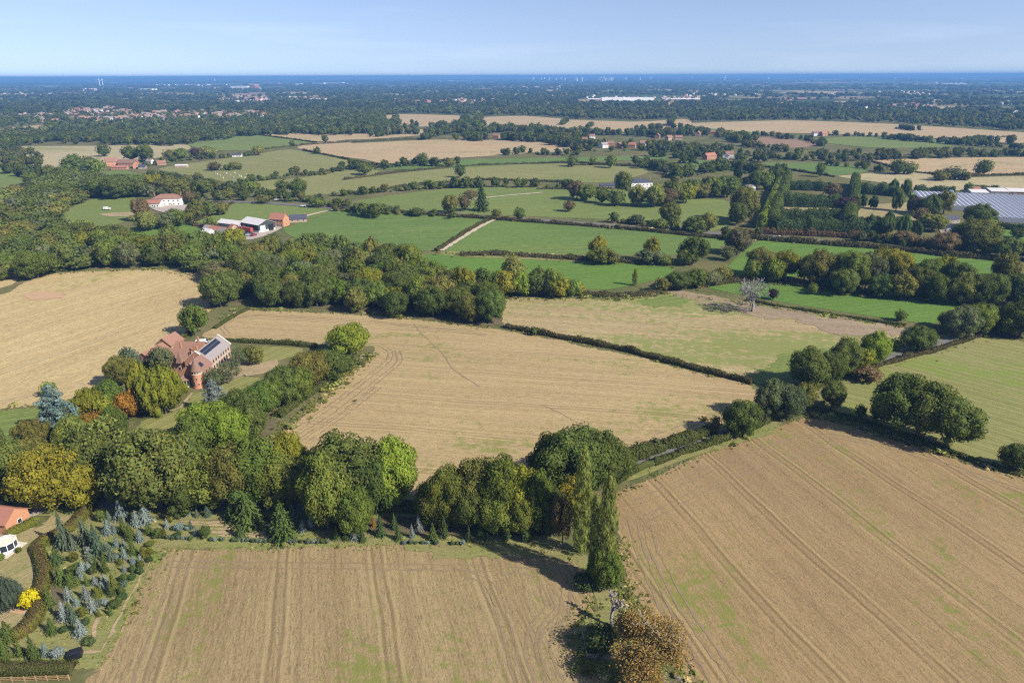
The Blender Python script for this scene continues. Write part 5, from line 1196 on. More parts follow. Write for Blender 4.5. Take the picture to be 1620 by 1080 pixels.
hedge([(355, 539), (400, 542), (450, 545), (500, 549)], 1.8, 1.6, 'hg', 'patchy shrub hedge behind the mansion garden', 'field_hedge', 0.42, 0.4, gaps=0.3)
hedge([(440, 660), (480, 632), (530, 596), (560, 574)], 2.6, 1.8, 'hg', 'shrubby edge between garden trees and pale stubble', 'field_hedge', 0.42, 0.3)
hedge([(800, 463), (900, 467), (1000, 468), (1050, 462)], 4, 1.8, 'hd', 'scrubby hedge along the stream behind the weedy stubble', 'field_hedge', 0.6, 0.4)
hedge([(1180, 476), (1250, 488), (1330, 500), (1430, 516)], 1.6, 1.0, 'hg', 'low dark hedge running from the dead oak to the lane', 'field_hedge', 0.5, 0.4, gaps=0.25)
hedge([(690, 398), (712, 384), (740, 366), (772, 348)], 2.4, 1.8, 'hd', 'hedge beside the pale straight farm track', 'field_hedge', 0.6, 0.35)
hedge([(730, 404), (800, 404), (900, 410), (1000, 416), (1060, 420)], 4, 1.9, 'hd', 'rough brown hedge between the two green meadows', 'field_hedge', 0.7, 0.45)
hedge([(1100, 455), (1170, 445), (1240, 446), (1300, 456), (1390, 466)], 4, 1.8, 'hd', 'bushy stream edge behind the bright green pasture', 'field_hedge', 0.7, 0.5)
hedge([(540, 331), (620, 336), (720, 343), (800, 349), (900, 356), (1000, 364), (1100, 374), (1160, 380)], 3, 2.2, 'hd', 'long roadside hedge behind the green meadows', 'field_hedge', 0.8, 0.4)
hedge([(1180, 378), (1260, 384), (1340, 390), (1420, 396), (1500, 406), (1600, 412)], 4, 2.8, 'hd', 'thick roadside hedge below the conifer hedges', 'field_hedge', 0.8, 0.35)
hedge([(1180, 370), (1260, 372), (1340, 376), (1420, 384), (1480, 392)], 5, 3.6, 'hb', 'russet shrub belt between main road and conifer hedges', 'field_hedge', 0.8, 0.4)
# tall conifer hedges of the estate
for k, (a, wd_, hg, key, lab) in enumerate((([(1236, 286), (1226, 312), (1212, 345), (1204, 362)], 6, 8.5, 'lt', 'tall pale conifer hedge running down beside the estate drive'),
    ([(1246, 286), (1238, 310), (1228, 335), (1220, 362)], 7, 10, 'G', 'second tall conifer hedge running beside the estate drive'),
    ([(1248, 300), (1280, 301), (1312, 302)], 9, 8.5, 'D', 'dark clipped conifer block farthest up the estate'),
    ([(1240, 326), (1280, 327), (1326, 328)], 10, 9.5, 'D', 'dark conifer block in the middle of the estate'),
    ([(1230, 346), (1280, 347), (1324, 348)], 8, 7.5, 'D', 'dark conifer row behind the lowest conifer block'),
    ([(1226, 366), (1280, 366), (1340, 368), (1400, 370)], 10, 8.5, 'D', 'lowest wide dark conifer block above the shrub belt'),
    ([(1352, 292), (1351, 312), (1350, 332)], 7, 9, 'G', 'upright conifer hedge dividing the estate gardens'),
    ([(1345, 334), (1343, 350), (1342, 368)], 8, 9, 'G', 'lower upright conifer hedge beside the dry grass'),
    ([(1360, 306), (1390, 308), (1412, 309)], 9, 9, 'D', 'dark conifer row beyond the dry grass'),
    ([(1360, 358), (1390, 360), (1420, 362)], 8, 6.5, 'D', 'conifer row below the dry grass'),
    ([(1447, 304), (1480, 304), (1508, 305)], 4, 5, 'D', 'trimmed dark hedge at the corner of the pale field'),
    ([(1534, 301), (1576, 301)], 4, 4, 'D', 'trimmed dark hedge behind the nursery sheds'),
    ([(1566, 360), (1620, 365), (1700, 366)], 4, 4.5, 'D', 'dark hedge along the lower end of the glasshouse'))):
    hedge(a, wd_, hg, key, lab, 'conifer_hedge', 0.85, 0.26, group='tall conifer hedges')
# thin field hedges far off
for k, (a, hg, lab) in enumerate((([(480, 238), (545, 252), (600, 262), (615, 266)], 2.0, 'thin dark hedge below the wide tan field'), ([(400, 213), (440, 218), (500, 226)], 2.0, 'dark hedge line at the edge of the sloping green field'),
    ([(420, 237), (480, 230), (545, 226), (620, 222), (680, 220)], 2.2, 'long hedge above the wide tan field'), ([(560, 306), (650, 295), (760, 285), (900, 289)], 1.8, 'hedge below the striped olive field'),
    ([(545, 285), (640, 272), (740, 263), (900, 258), (1020, 264)], 1.8, 'hedge between the dark meadow and striped field'), ([(470, 278), (545, 268), (620, 262), (700, 256)], 2.0, 'hedge above the narrow dark green meadow'),
    ([(250, 352), (300, 356), (345, 362)], 1.8, 'dark hedge in front of the farm buildings'), ([(90, 352), (130, 362), (190, 368)], 2.4, 'hedge below the mown meadow'), ([(1376, 255), (1440, 272), (1520, 279), (1620, 277), (1720, 279)], 1.8, 'hedge between the two pale fields'),
    ([(900, 262), (960, 262), (1030, 266)], 1.8, 'dark hedge below the village meadow'), ([(1180, 262), (1240, 268), (1320, 280)], 2.0, 'hedge above the conifer estate'), ([(1320, 257), (1380, 253), (1450, 251)], 2.2, 'hedge below the small green field'),
    ([(1490, 218), (1540, 222), (1600, 216)], 1.8, 'hedge crossing the pinkish tan field'), ([(850, 299), (930, 300), (990, 298)], 1.6, 'park hedge beside the white estate house'), ([(310, 350), (340, 338), (368, 322)], 1.4, 'fence hedge beside the farm meadow'), ([(0, 264), (24, 268), (44, 281)], 2.2, 'dark hedge at the edge meadow'))):
    hedge(a, 2.4, hg, 'hd', lab, 'field_hedge', 1.1, 0.45, gaps=0.15, group='far field hedges')

# ------------------------------------------------------------------ weeds, tussocks and scrub along the margins
wp = []
def weeds(pxs, n, spread, hr, keys, closed=False):
    C = catmull([at(*p) for p in pxs], closed, 1.5)
    for _ in range(n):
        c = C[rf.integers(len(C))]; q = c + rf.normal(size=2) * spread
        h = rf.uniform(*hr) * (1.5 if rf.random() < 0.06 else .6)
        wp.append([q[0], q[1], h, h * rf.uniform(1.4, 3.2), *tcol(keys[rf.integers(len(keys))], rf, 0.25)])
TINT['st'] = (0.40, 0.325, 0.155); TINT['wg'] = (0.215, 0.235, 0.062)
WK = ['wg', 'wg', 'wg', 'st', 'ol']
weeds(LANE[8:], 700, 3.6, (.25, .8), WK)
weeds([(262, 870), (420, 866), (600, 863), (770, 861), (850, 866), (905, 884), (936, 925)], 420, .8, (.15, .4), WK)
weeds([(255, 880), (212, 958), (158, 1052)], 160, .7, (.15, .4), WK)
weeds([(972, 786), (1060, 742), (1150, 704), (1255, 664)], 260, .9, (.2, .55), WK)
weeds([(984, 860), (1000, 935), (1030, 985), (1095, 1085)], 300, 1.2, (.2, .7), WK)
weeds([(1285, 655), (1400, 686), (1500, 718), (1620, 752)], 420, 1.6, (.25, .9), WK)
weeds([(800, 520), (930, 545), (1100, 588), (1186, 609)], 260, 1.0, (.2, .5), WK)
weeds([(425, 698), (490, 648), (560, 585), (585, 560)], 420, 1.6, (.3, 1.1), WK)
weeds([(450, 640), (500, 610), (550, 575)], 200, 4.0, (.5, 1.8), ['hg', 'md', 'ol'])
weeds([(345, 505), (388, 490), (600, 499), (770, 518)], 320, 1.2, (.3, .9), WK)
weeds([(296, 528), (330, 490), (340, 450), (250, 428), (140, 430), (62, 437)], 320, 1.4, (.3, 1.0), WK)
weeds([(0, 648), (60, 641), (120, 634), (190, 612), (258, 556)], 240, 1.0, (.3, .9), WK)
weeds([(940, 960), (912, 985), (910, 1020), (925, 1052), (975, 1075)], 260, 1.2, (.2, .7), WK)
weeds([(985, 945), (1000, 985), (1030, 1040)], 200, 1.4, (.2, .9), WK)
weeds([(100, 880), (140, 860), (200, 850), (230, 880), (180, 940), (140, 990)], 420, 4.5, (.15, .5), WK)
weeds([(260, 845), (400, 850), (560, 852), (760, 855)], 380, 1.6, (.12, .45), WK)
weeds([(1050, 466), (1200, 482), (1330, 503), (1430, 518)], 260, 1.2, (.3, .9), WK)
weeds([(782, 472), (1000, 472), (1060, 462)], 260, 1.6, (.4, 1.4), WK + ['md'])
weeds([(690, 402), (800, 404), (930, 410), (1060, 418)], 260, 3.5, (.5, 1.8), WK + ['md'])
weeds([(1100, 452), (1180, 442), (1300, 456), (1400, 466), (1540, 478)], 320, 3.0, (.5, 2.2), WK + ['md'])
weeds([(545, 333), (700, 341), (900, 355), (1100, 372), (1300, 386), (1500, 405)], 420, 2.2, (.5, 1.9), WK + ['md'])
T_WEED = [far_template(230 + i, 9, 30, 0.30, 0.05) for i in range(4)]
far_mass('rough_grass', wp, T_WEED, 'tussocks and weeds fringing the fields and the lane', 0.3)

# ------------------------------------------------------------------ buildings
def brick_mat(name, a, b, mortar=(0.42, 0.36, 0.30)):
    m, n, o = newmat(name); a, b, mortar = (tuple(c * ALB for c in q) for q in (a, b, mortar))
    tc = n.nodes.new('ShaderNodeTexCoord')
    f = noise(n, tc.outputs['Object'], 1.2, 5, 0.65); f2 = noise(n, mapping(n, tc.outputs['Object'], (4, 4, 13)), 1.0, 2)
    c = mixc(n, f, a, b); c = mixc(n, ramp01(n, f2, 0.55, 0.75, 0, 0.4), c, mortar)
    finish(n, o, c, 0.9, bump=f2, bstr=0.2, bdist=0.02)
    return m
def tile_mat(name, a, b, rough=0.85):
    m, n, o = newmat(name); a, b = (tuple(c * ALB for c in q) for q in (a, b))
    tc = n.nodes.new('ShaderNodeTexCoord')
    f = noise(n, tc.outputs['Object'], 0.8, 6, 0.65); w = noise(n, mapping(n, tc.outputs['Object'], (3.5, 3.5, 6)), 1.0, 2)
    c = mixc(n, f, a, b); c = mixc(n, ramp01(n, w, 0.5, 0.7, 0, 0.45), c, tuple(x * 0.6 for x in a))
    finish(n, o, c, rough, bump=w, bstr=0.5, bdist=0.04)
    return m
BRICK = brick_mat('red_brick', (0.44, 0.225, 0.135), (0.36, 0.17, 0.10)); ORBRICK = brick_mat('orange_brick', (0.55, 0.27, 0.15), (0.46, 0.22, 0.12))
PALEBRICK = brick_mat('pale_brick', (0.52, 0.36, 0.26), (0.42, 0.28, 0.20))
TILE = tile_mat('clay_tiles', (0.33, 0.185, 0.13), (0.25, 0.135, 0.10)); TILE2 = tile_mat('brown_tiles', (0.28, 0.165, 0.12), (0.22, 0.13, 0.10)); REDTILE = tile_mat('red_tiles', (0.40, 0.185, 0.13), (0.33, 0.145, 0.10))
SLATE = tile_mat('grey_slate', (0.33, 0.29, 0.285), (0.26, 0.23, 0.23), 0.7); DSLATE = tile_mat('dark_slate', (0.085, 0.09, 0.125), (0.06, 0.065, 0.09), 0.6)
BUFF = brick_mat('buff_wall', (0.52, 0.42, 0.35), (0.42, 0.32, 0.25)); WHITE = plain('white_render', (0.78, 0.76, 0.72), 0.8, 0.05, 0.6); UPVC = plain('white_frame', (0.82, 0.82, 0.82), 0.4, 0.03); STONE = plain('pale_stone', (0.60, 0.54, 0.45), 0.9, 0.12, 2)
WHITEMETAL = plain('white_sheet_roof', (0.66, 0.63, 0.60), 0.5, 0.10, 0.25, 0.4); GREYMETAL = plain('grey_sheet', (0.34, 0.36, 0.38), 0.5, 0.1, 0.3, 0.4); DKGREEN = plain('dark_cladding', (0.045, 0.060, 0.058), 0.6, 0.15, 0.4)
TIMBER = plain('fence_timber', (0.42, 0.27, 0.13), 0.85, 0.2, 2.0); GREYWOOD = plain('grey_timber', (0.34, 0.30, 0.26), 0.9, 0.2, 2.0); OAKBOARD = plain('oak_boards', (0.42, 0.25, 0.11), 0.8, 0.2, 1.0)
BLACK = plain('black_sheet', (0.014, 0.015, 0.020), 0.45, 0.3, 1.0, 0.4); REDP = plain('red_paint', (0.36, 0.07, 0.06), 0.6, 0.1, 0.5); GREENP = plain('green_door', (0.03, 0.22, 0.07), 0.6, 0.1); TYRE = plain('tyre', (0.02, 0.02, 0.02), 0.9)
def glass_mat():
    m, n, o = newmat('window_glass'); b = finish(n, o, (0.025, 0.032, 0.042), 0.08, spec=0.6); return m
GLASS = glass_mat()
def panel_mat():
    m, n, o = newmat('solar_cells'); b = finish(n, o, (0.018, 0.022, 0.034), 0.22, spec=0.5); return m
SOLAR = panel_mat()
def roofglass():
    m, n, o = newmat('glasshouse_glass')
    tc = n.nodes.new('ShaderNodeTexCoord'); f = noise(n, tc.outputs['Object'], 0.15, 4)
    finish(n, o, mixc(n, f, (0.31, 0.32, 0.36), (0.42, 0.43, 0.47)), 0.6, spec=0.3); return m
RGLASS = roofglass()

def boxv(x0, x1, y0, y1, z0, z1):
    return ([(x0, y0, z0), (x1, y0, z0), (x1, y1, z0), (x0, y1, z0), (x0, y0, z1), (x1, y0, z1), (x1, y1, z1), (x0, y1, z1)],
            [(0, 3, 2, 1), (4, 5, 6, 7), (0, 1, 5, 4), (1, 2, 6, 5), (2, 3, 7, 6), (3, 0, 4, 7)])
def join(parts):
    V = []; Fc = []
    for v, f in parts:
        k = len(V); V += list(v); Fc += [tuple(i + k for i in q) for q in f]
    return V, Fc
def box(name, parent, mat, *a):
    V, Fc = boxv(*a); return obj(name, mesh(name, V, Fc, mat), parent)
def gable_wall(x0, x1, y0, y1, hw, hr, z0=0.0):
    """prism with gable ends on x0 and x1, ridge along x"""
    ym = (y0 + y1) / 2
    V = [(x0, y0, z0), (x0, y1, z0), (x0, y1, hw), (x0, ym, hw + hr), (x0, y0, hw), (x1, y0, z0), (x1, y1, z0), (x1, y1, hw), (x1, ym, hw + hr), (x1, y0, hw)]
    return V, [(0, 4, 3, 2, 1), (5, 6, 7, 8, 9), (0, 5, 9, 4), (1, 2, 7, 6), (4, 9, 8, 3), (3, 8, 7, 2)]
def slab(p, t=0.16):
    """four corners of a roof plane, thickened upward along its normal"""
    P = [np.array(q, float) for q in p]; nrm = unit(np.cross(P[1] - P[0], P[3] - P[0])[None, :])[0]
    if nrm[2] < 0: nrm = -nrm
    V = [tuple(q + nrm * 0.02) for q in P] + [tuple(q + nrm * t) for q in P]; n = len(P)
    return V, [tuple(range(n))[::-1], tuple(range(n, 2 * n))] + [(i, (i + 1) % n, n + (i + 1) % n, n + i) for i in range(n)]
def gable_roof(x0, x1, y0, y1, hw, hr, ov=0.35, t=0.16):
    ym = (y0 + y1) / 2; s = hr / (abs(y1 - y0) / 2); z = hw - ov * s
    return join([slab([(x0 - ov, y0 - ov, z), (x1 + ov, y0 - ov, z), (x1 + ov, ym, hw + hr), (x0 - ov, ym, hw + hr)], t),
                 slab([(x0 - ov, ym, hw + hr), (x1 + ov, ym, hw + hr), (x1 + ov, y1 + ov, z), (x0 - ov, y1 + ov, z)], t)])
def hip_roof(x0, x1, y0, y1, hw, hr, ov=0.4, t=0.16):
    x0 -= ov; x1 += ov; y0 -= ov; y1 += ov; ym = (y0 + y1) / 2; k = (y1 - y0) / 2; z = hw - 0.1
    a, b = (x0 + k, ym, hw + hr), (x1 - k, ym, hw + hr)
    return join([slab([(x0, y0, z), (x1, y0, z), b, a], t), slab([(x1, y1, z), (x0, y1, z), a, b], t),
                 slab([(x0, y1, z), (x0, y0, z), a, (x0 * .5 + a[0] * .5, (y1 + ym) / 2, (z + a[2]) / 2)], t), slab([(x1, y0, z), (x1, y1, z), b, (x1 * .5 + b[0] * .5, (y0 + ym) / 2, (z + b[2]) / 2)], t)])
def window(parent, face, u, z, w=1.1, h=1.2, wallpos=0.0, frame=UPVC):
    """face: 'y-', 'y+', 'x-', 'x+' of a wall lying at wallpos; u along it"""
    s = -1 if face[1] == '-' else 1; d0, d1 = wallpos + s * 0.02, wallpos + s * 0.07; d2 = wallpos + s * 0.09
    lo, hi = min(d0, d1), max(d0, d1); g0, g1 = min(d1, d2), max(d1, d2)
    if face[0] == 'y':
        f = box('window', parent, frame, u - w / 2, u + w / 2, lo, hi, z, z + h); box('pane', f, GLASS, u - w / 2 + .1, u + w / 2 - .1, g0, g1, z + .1, z + h - .1)
    else:
        f = box('window', parent, frame, lo, hi, u - w / 2, u + w / 2, z, z + h); box('pane', f, GLASS, g0, g1, u - w / 2 + .1, u + w / 2 - .1, z + .1, z + h - .1)
    return f
def door(parent, face, u, w, h, wallpos, mat):
    s = -1 if face[1] == '-' else 1; a, b = wallpos + s * 0.02, wallpos + s * 0.08
    if face[0] == 'y': return box('door', parent, mat, u - w / 2, u + w / 2, min(a, b), max(a, b), 0.02, h)
    return box('door', parent, mat, min(a, b), max(a, b), u - w / 2, u + w / 2, 0.02, h)
def chimney(parent, x, y, z0, z1, mat=None):
    c = box('chimney', parent, mat or BRICK, x - .4, x + .4, y - .3, y + .3, z0, z1)
    for s in (-.18, .18):
        V, Fc = tubes([((x + s, y, z1 - .02), .11, (x + s, y, z1 + .45), .09)], 6); obj('chimney_pot', mesh('chimney_pot', V, Fc, TILE), c)
def house(px, py, L, Wd, hw, hr, a, wall, roof, label, name='house', hip=False, chim=1, wins=3, storeys=2, ext=None, group=None, cat='house'):
    x, y = at(px, py); e = empty(name, (x, y, 0), a)
    w = (join([boxv(-L/2, L/2, -Wd/2, Wd/2, 0, hw)]) if hip else gable_wall(-L/2, L/2, -Wd/2, Wd/2, hw, hr))
    obj('wall', mesh('wall', *w, wall), e)
    rf_ = obj('roof', mesh('roof', *(hip_roof if hip else gable_roof)(-L/2, L/2, -Wd/2, Wd/2, hw, hr), roof), e)
    for k in range(chim): chimney(e, -L/2 + 0.6 + k * (L - 1.2) / max(1, chim - 1) if chim > 1 else L/2 - 0.8, 0.25, hw + hr * 0.6, hw + hr + 1.1, BRICK)
    for s in range(storeys):
        for k in range(wins):
            u = -L/2 + L * (k + .5) / wins
            window(e, 'y-', u, 0.9 + s * 2.7, 1.1, 1.2, -Wd/2)
        window(e, 'x+', 0, 0.9 + s * 2.7, 1.1, 1.2, L/2); window(e, 'x-', 0, 0.9 + s * 2.7, 1.1, 1.2, -L/2)
    door(e, 'y-', L * 0.5 / max(1, wins) * (1 if wins % 2 == 0 else 0) + 1.6, 1.0, 2.1, -Wd/2 - 0.02, GREYWOOD)
    if ext:
        ex0, ex1, ey0, ey1, eh, er, er_mat, ew_mat = ext
        obj('wing_wall', mesh('wing_wall', *gable_wall(ex0, ex1, ey0, ey1, eh, er), ew_mat), e)
        obj('wing_roof', mesh('wing_roof', *gable_roof(ex0, ex1, ey0, ey1, eh, er), er_mat), e)
    return tag(e, label, cat, group)

# --- the red brick mansion with its round tower: local x runs along the slate wing, away from the camera
A0 = at(333, 592); aw = ang((333, 592), (366, 563))
e = empty('mansion', (A0[0], A0[1], 0), aw)
def loc(px, py, z=0.0):
    x, y = at(px, py, z); dx, dy = x - A0[0], y - A0[1]
    return (dx * math.cos(aw) + dy * math.sin(aw), -dx * math.sin(aw) + dy * math.cos(aw))
Lw = math.hypot(*loc(366, 563))
def gpart(n1, n2, x0, x1, y0, y1, hw, hr, wm, rm, z0=0.0, turn=False):
    if not turn:
        a = obj(n1, mesh(n1, *gable_wall(x0, x1, y0, y1, hw, hr, z0), wm), e); b = obj(n2, mesh(n2, *gable_roof(x0, x1, y0, y1, hw, hr), rm), e)
    else:   # ridge along y
        def sw(vf): return [(-v[1], v[0], v[2]) for v in vf[0]], vf[1]
        a = obj(n1, mesh(n1, *sw(gable_wall(y0, y1, -x1, -x0, hw, hr, z0)), wm), e); b = obj(n2, mesh(n2, *sw(gable_roof(y0, y1, -x1, -x0, hw, hr)), rm), e)
    return a, b
# long wing (y from -0 to +8, the white wall faces y-)
WW = 8.2
w1, r1 = gpart('wing_wall', 'slate_roof', 0, Lw, 0, WW, 4.8, 3.4, BUFF, SLATE)
# row of solar panels on the upper half of the slate slope that faces the lawn
sn = unit(np.array([[0, -3.4, WW / 2]]))[0]; sd = unit(np.array([[0, WW / 2, 3.4]]))[0]
for i in range(9):
    for j in range(2):
        x0 = 2.0 + i * (Lw - 4.5) / 9; x1 = x0 + (Lw - 4.5) / 9 - 0.08
        base = np.array([0, 0, 4.8]) + sn * 0.2
        q0, q1 = 2.55 + j * 1.28, 2.55 + j * 1.28 + 1.2
        P = [base + sd * q0 + np.array([x0, 0, 0]), base + sd * q0 + np.array([x1, 0, 0]), base + sd * q1 + np.array([x1, 0, 0]), base + sd * q1 + np.array([x0, 0, 0])]
        obj('solar_panel', mesh('solar_panel', *slab(P, 0.08), SOLAR), e)
# front brick gable with stone coping at the near end
obj('brick_gable', mesh('brick_gable', *gable_wall(-0.5, -0.02, -0.25, WW + 0.25, 5.2, 3.7), BRICK), e)
obj('gable_coping', mesh('gable_coping', *join([slab([(-0.62, -0.4, 5.15), (0.12, -0.4, 5.15), (0.12, WW / 2, 9.0), (-0.62, WW / 2, 9.0)], 0.2), slab([(-0.62, WW / 2, 9.0), (0.12, WW / 2, 9.0), (0.12, WW + .4, 5.15), (-0.62, WW + .4, 5.15)], 0.2)]), STONE), e)
obj('gable_coping', mesh('gable_coping', *join([slab([(Lw - .1, -0.4, 4.75), (Lw + .55, -0.4, 4.75), (Lw + .55, WW / 2, 8.55), (Lw - .1, WW / 2, 8.55)], 0.25), slab([(Lw - .1, WW / 2, 8.55), (Lw + .55, WW / 2, 8.55), (Lw + .55, WW + .4, 4.75), (Lw - .1, WW + .4, 4.75)], 0.25)]), STONE), e)
for k in range(8):
    u = 1.6 + k * (Lw - 3.2) / 7
    window(e, 'y-', u, 0.6, 1.2, 1.5, 0.0, PALEBRICK); window(e, 'y-', u, 3.0, 1.1, 1.2, 0.0, PALEBRICK)
window(e, 'x-', WW * .35, 1.0, 1.3, 1.5, -0.5, STONE); window(e, 'x-', WW * .65, 3.6, 1.3, 1.5, -0.5, STONE); window(e, 'x-', WW * .35, 3.6, 1.3, 1.5, -0.5, STONE)
chimney(e, 1.2, WW * .5, 7.0, 10.4); chimney(e, 3.5, WW * .75, 5.6, 9.6)
# wing from the gable towards the tower
tx, ty = loc(315, 612)
mx0, my0 = loc(318, 603); 
gpart('entrance_wall', 'entrance_roof', tx + 1.0, 0.0 - 0.55, ty - 0.5, ty + 7.0, 4.6, 3.2, BRICK, TILE2)
P0 = [(tx + 3.5, ty + 0.3, 5.65), (tx + 6.0, ty + 0.3, 5.65), (tx + 6.0, ty + 1.6, 6.75), (tx + 3.5, ty + 1.6, 6.75)]
obj('solar_panel', mesh('solar_panel', *slab(P0, 0.3), SOLAR), e)
for k in range(3): window(e, 'y-', tx + 3.2 + k * 2.4, 0.8, 1.1, 1.4, ty - 0.5, STONE); window(e, 'y-', tx + 3.2 + k * 2.4, 3.0, 1.1, 1.2, ty - 0.5, STONE)
# tile-roofed block behind
hx0, hy0 = loc(274, 578); hx1, hy1 = loc(304, 580); 
gpart('rear_wall', 'rear_roof', 0.5, 9.0, WW + 0.6, WW + 14.0, 4.4, 3.4, BRICK, TILE, turn=True)
gpart('rear_wall', 'rear_roof', 11.5, 18.5, WW + 0.4, WW + 11.0, 3.6, 3.0, BRICK, TILE, turn=True)
for k in range(4): window(e, 'x-', WW + 3.0 + k * 3.6, 1.2, 1.1, 1.4, 0.5, STONE)
chimney(e, 7.0, WW + 5.0, 6.4, 9.4); chimney(e, 15.0, WW + 2.5, 5.6, 8.6)
obj('pyramid_turret', mesh('pyramid_turret', [(-1.2, WW + 1.0, 4.6), (1.0, WW + 1.0, 4.6), (1.0, WW + 3.2, 4.6), (-1.2, WW + 3.2, 4.6), (-.1, WW + 2.1, 9.2)], [(0, 3, 2, 1), (0, 1, 4), (1, 2, 4), (2, 3, 4), (3, 0, 4)], TILE2), e)
# round tower
def ringv(cx, cy, rs, n=24):
    V = []; Fc = []
    for r_, z in rs:
        for i in range(n): V.append((cx + r_ * math.cos(6.28318 * i / n), cy + r_ * math.sin(6.28318 * i / n), z))
    for k in range(len(rs) - 1):
        for i in range(n): Fc.append((k*n + i, k*n + (i+1) % n, (k+1)*n + (i+1) % n, (k+1)*n + i))
    Fc.append(tuple((len(rs) - 1) * n + i for i in range(n)))
    return V, Fc
TR = 1.66
tw_ = obj('tower_wall', mesh('tower_wall', *ringv(tx, ty, [(TR + .15, 0), (TR + .15, .5), (TR, .6), (TR, 6.6)]), ORBRICK), e)
obj('tower_cornice', mesh('tower_cornice', *ringv(tx, ty, [(TR + .02, 5.1), (TR + .12, 5.15), (TR + .12, 5.35), (TR + .02, 5.4)]), STONE), e)
obj('tower_roof', mesh('tower_roof', *ringv(tx, ty, [(TR + .3, 6.35), (TR + .26, 6.55), (TR * .55, 9.0), (0.06, 10.9)], 24), TILE2), e)
V, Fc = tubes([((tx, ty, 10.8), .06, (tx, ty, 11.7), .02)], 6); obj('finial', mesh('finial', V, Fc, STONE), e)
camdir = math.atan2(-A0[1], -A0[0]) - aw
for zz, off in ((5.45, -.75), (5.45, -.25), (5.45, .25), (5.45, .75), (3.2, -.15), (3.0, .75), (1.2, .1), (1.6, -.7), (1.4, .9)):
    a = camdir + off; V, Fc = boxv(TR - .03, TR + .05, -.26, .26, zz, zz + .95)
    w = obj('tower_window', mesh('tower_window', V, Fc, STONE), tw_); w.location = (tx, ty, 0); w.rotation_euler = (0, 0, a)
    V, Fc = boxv(TR + .05, TR + .07, -.19, .19, zz + .08, zz + .87)
    w = obj('tower_pane', mesh('tower_pane', V, Fc, GLASS), tw_); w.location = (tx, ty, 0); w.rotation_euler = (0, 0, a)
# arcaded garden room beside the tower
gx, gy = loc(294, 613)
av = empty('garden_room', (0, 0, 0)); av.parent = e; av.location = (gx, gy, 0); av.rotation_euler = (0, 0, camdir + math.pi / 2)
obj('wall', mesh('wall', *join([boxv(-2.1, 2.1, .3, 3.6, 0, 2.5)]), GLASS), av)
obj('roof', mesh('roof', *hip_roof(-2.2, 2.2, 0, 3.8, 2.6, 1.3), TILE2), av)
for k in range(6): box('column', av, STONE, -2.15 + k * .84, -1.93 + k * .84, 0, .24, 0, 2.55)
box('plinth', av, STONE, -2.3, 2.3, -.05, .28, 0, .35)
tag(e, 'red brick mansion with a cone-roofed round tower and solar panels', 'mansion')

# long outbuilding beside the golden stubble
p0, p1 = at(240, 578), at(291, 549); a = ang((240, 578), (291, 549)); L = math.hypot(p1[0] - p0[0], p1[1] - p0[1])
o2 = empty('outbuilding', (p0[0], p0[1], 0), a)
obj('wall', mesh('wall', *gable_wall(0, L * .6, 0, 6.0, 2.7, 2.0), BRICK), o2); obj('roof', mesh('roof', *gable_roof(0, L * .6, 0, 6, 2.7, 2.0), TILE), o2)
obj('high_wall', mesh('high_wall', *gable_wall(L * .6 + .05, L, -.4, 6.2, 3.6, 2.6), OAKBOARD), o2); obj('high_roof', mesh('high_roof', *gable_roof(L * .6 + .05, L, -.4, 6.2, 3.6, 2.6), TILE), o2)
for k in range(4): window(o2, 'y-', 2 + k * 3.2, .9, 1.0, 1.1, 0.0)
door(o2, 'y-', L * .8, 2.4, 2.5, -.42, GREYWOOD)
tag(o2, 'long tile-roofed outbuilding between mansion and golden stubble', 'outbuilding')
# courtyard wall
p0, p1 = at(300, 552), at(322, 552)
cw = empty('courtyard_wall', (p0[0], p0[1], 0), ang((300, 552), (322, 552)))
box('wall', cw, BRICK, 0, math.hypot(p1[0] - p0[0], p1[1] - p0[1]), 0, .3, 0, 2.4); box('coping', cw, STONE, -.05, math.hypot(p1[0] - p0[0], p1[1] - p0[1]) + .05, -.06, .36, 2.403, 2.5)
tag(cw, 'brick courtyard wall behind the mansion', 'wall')

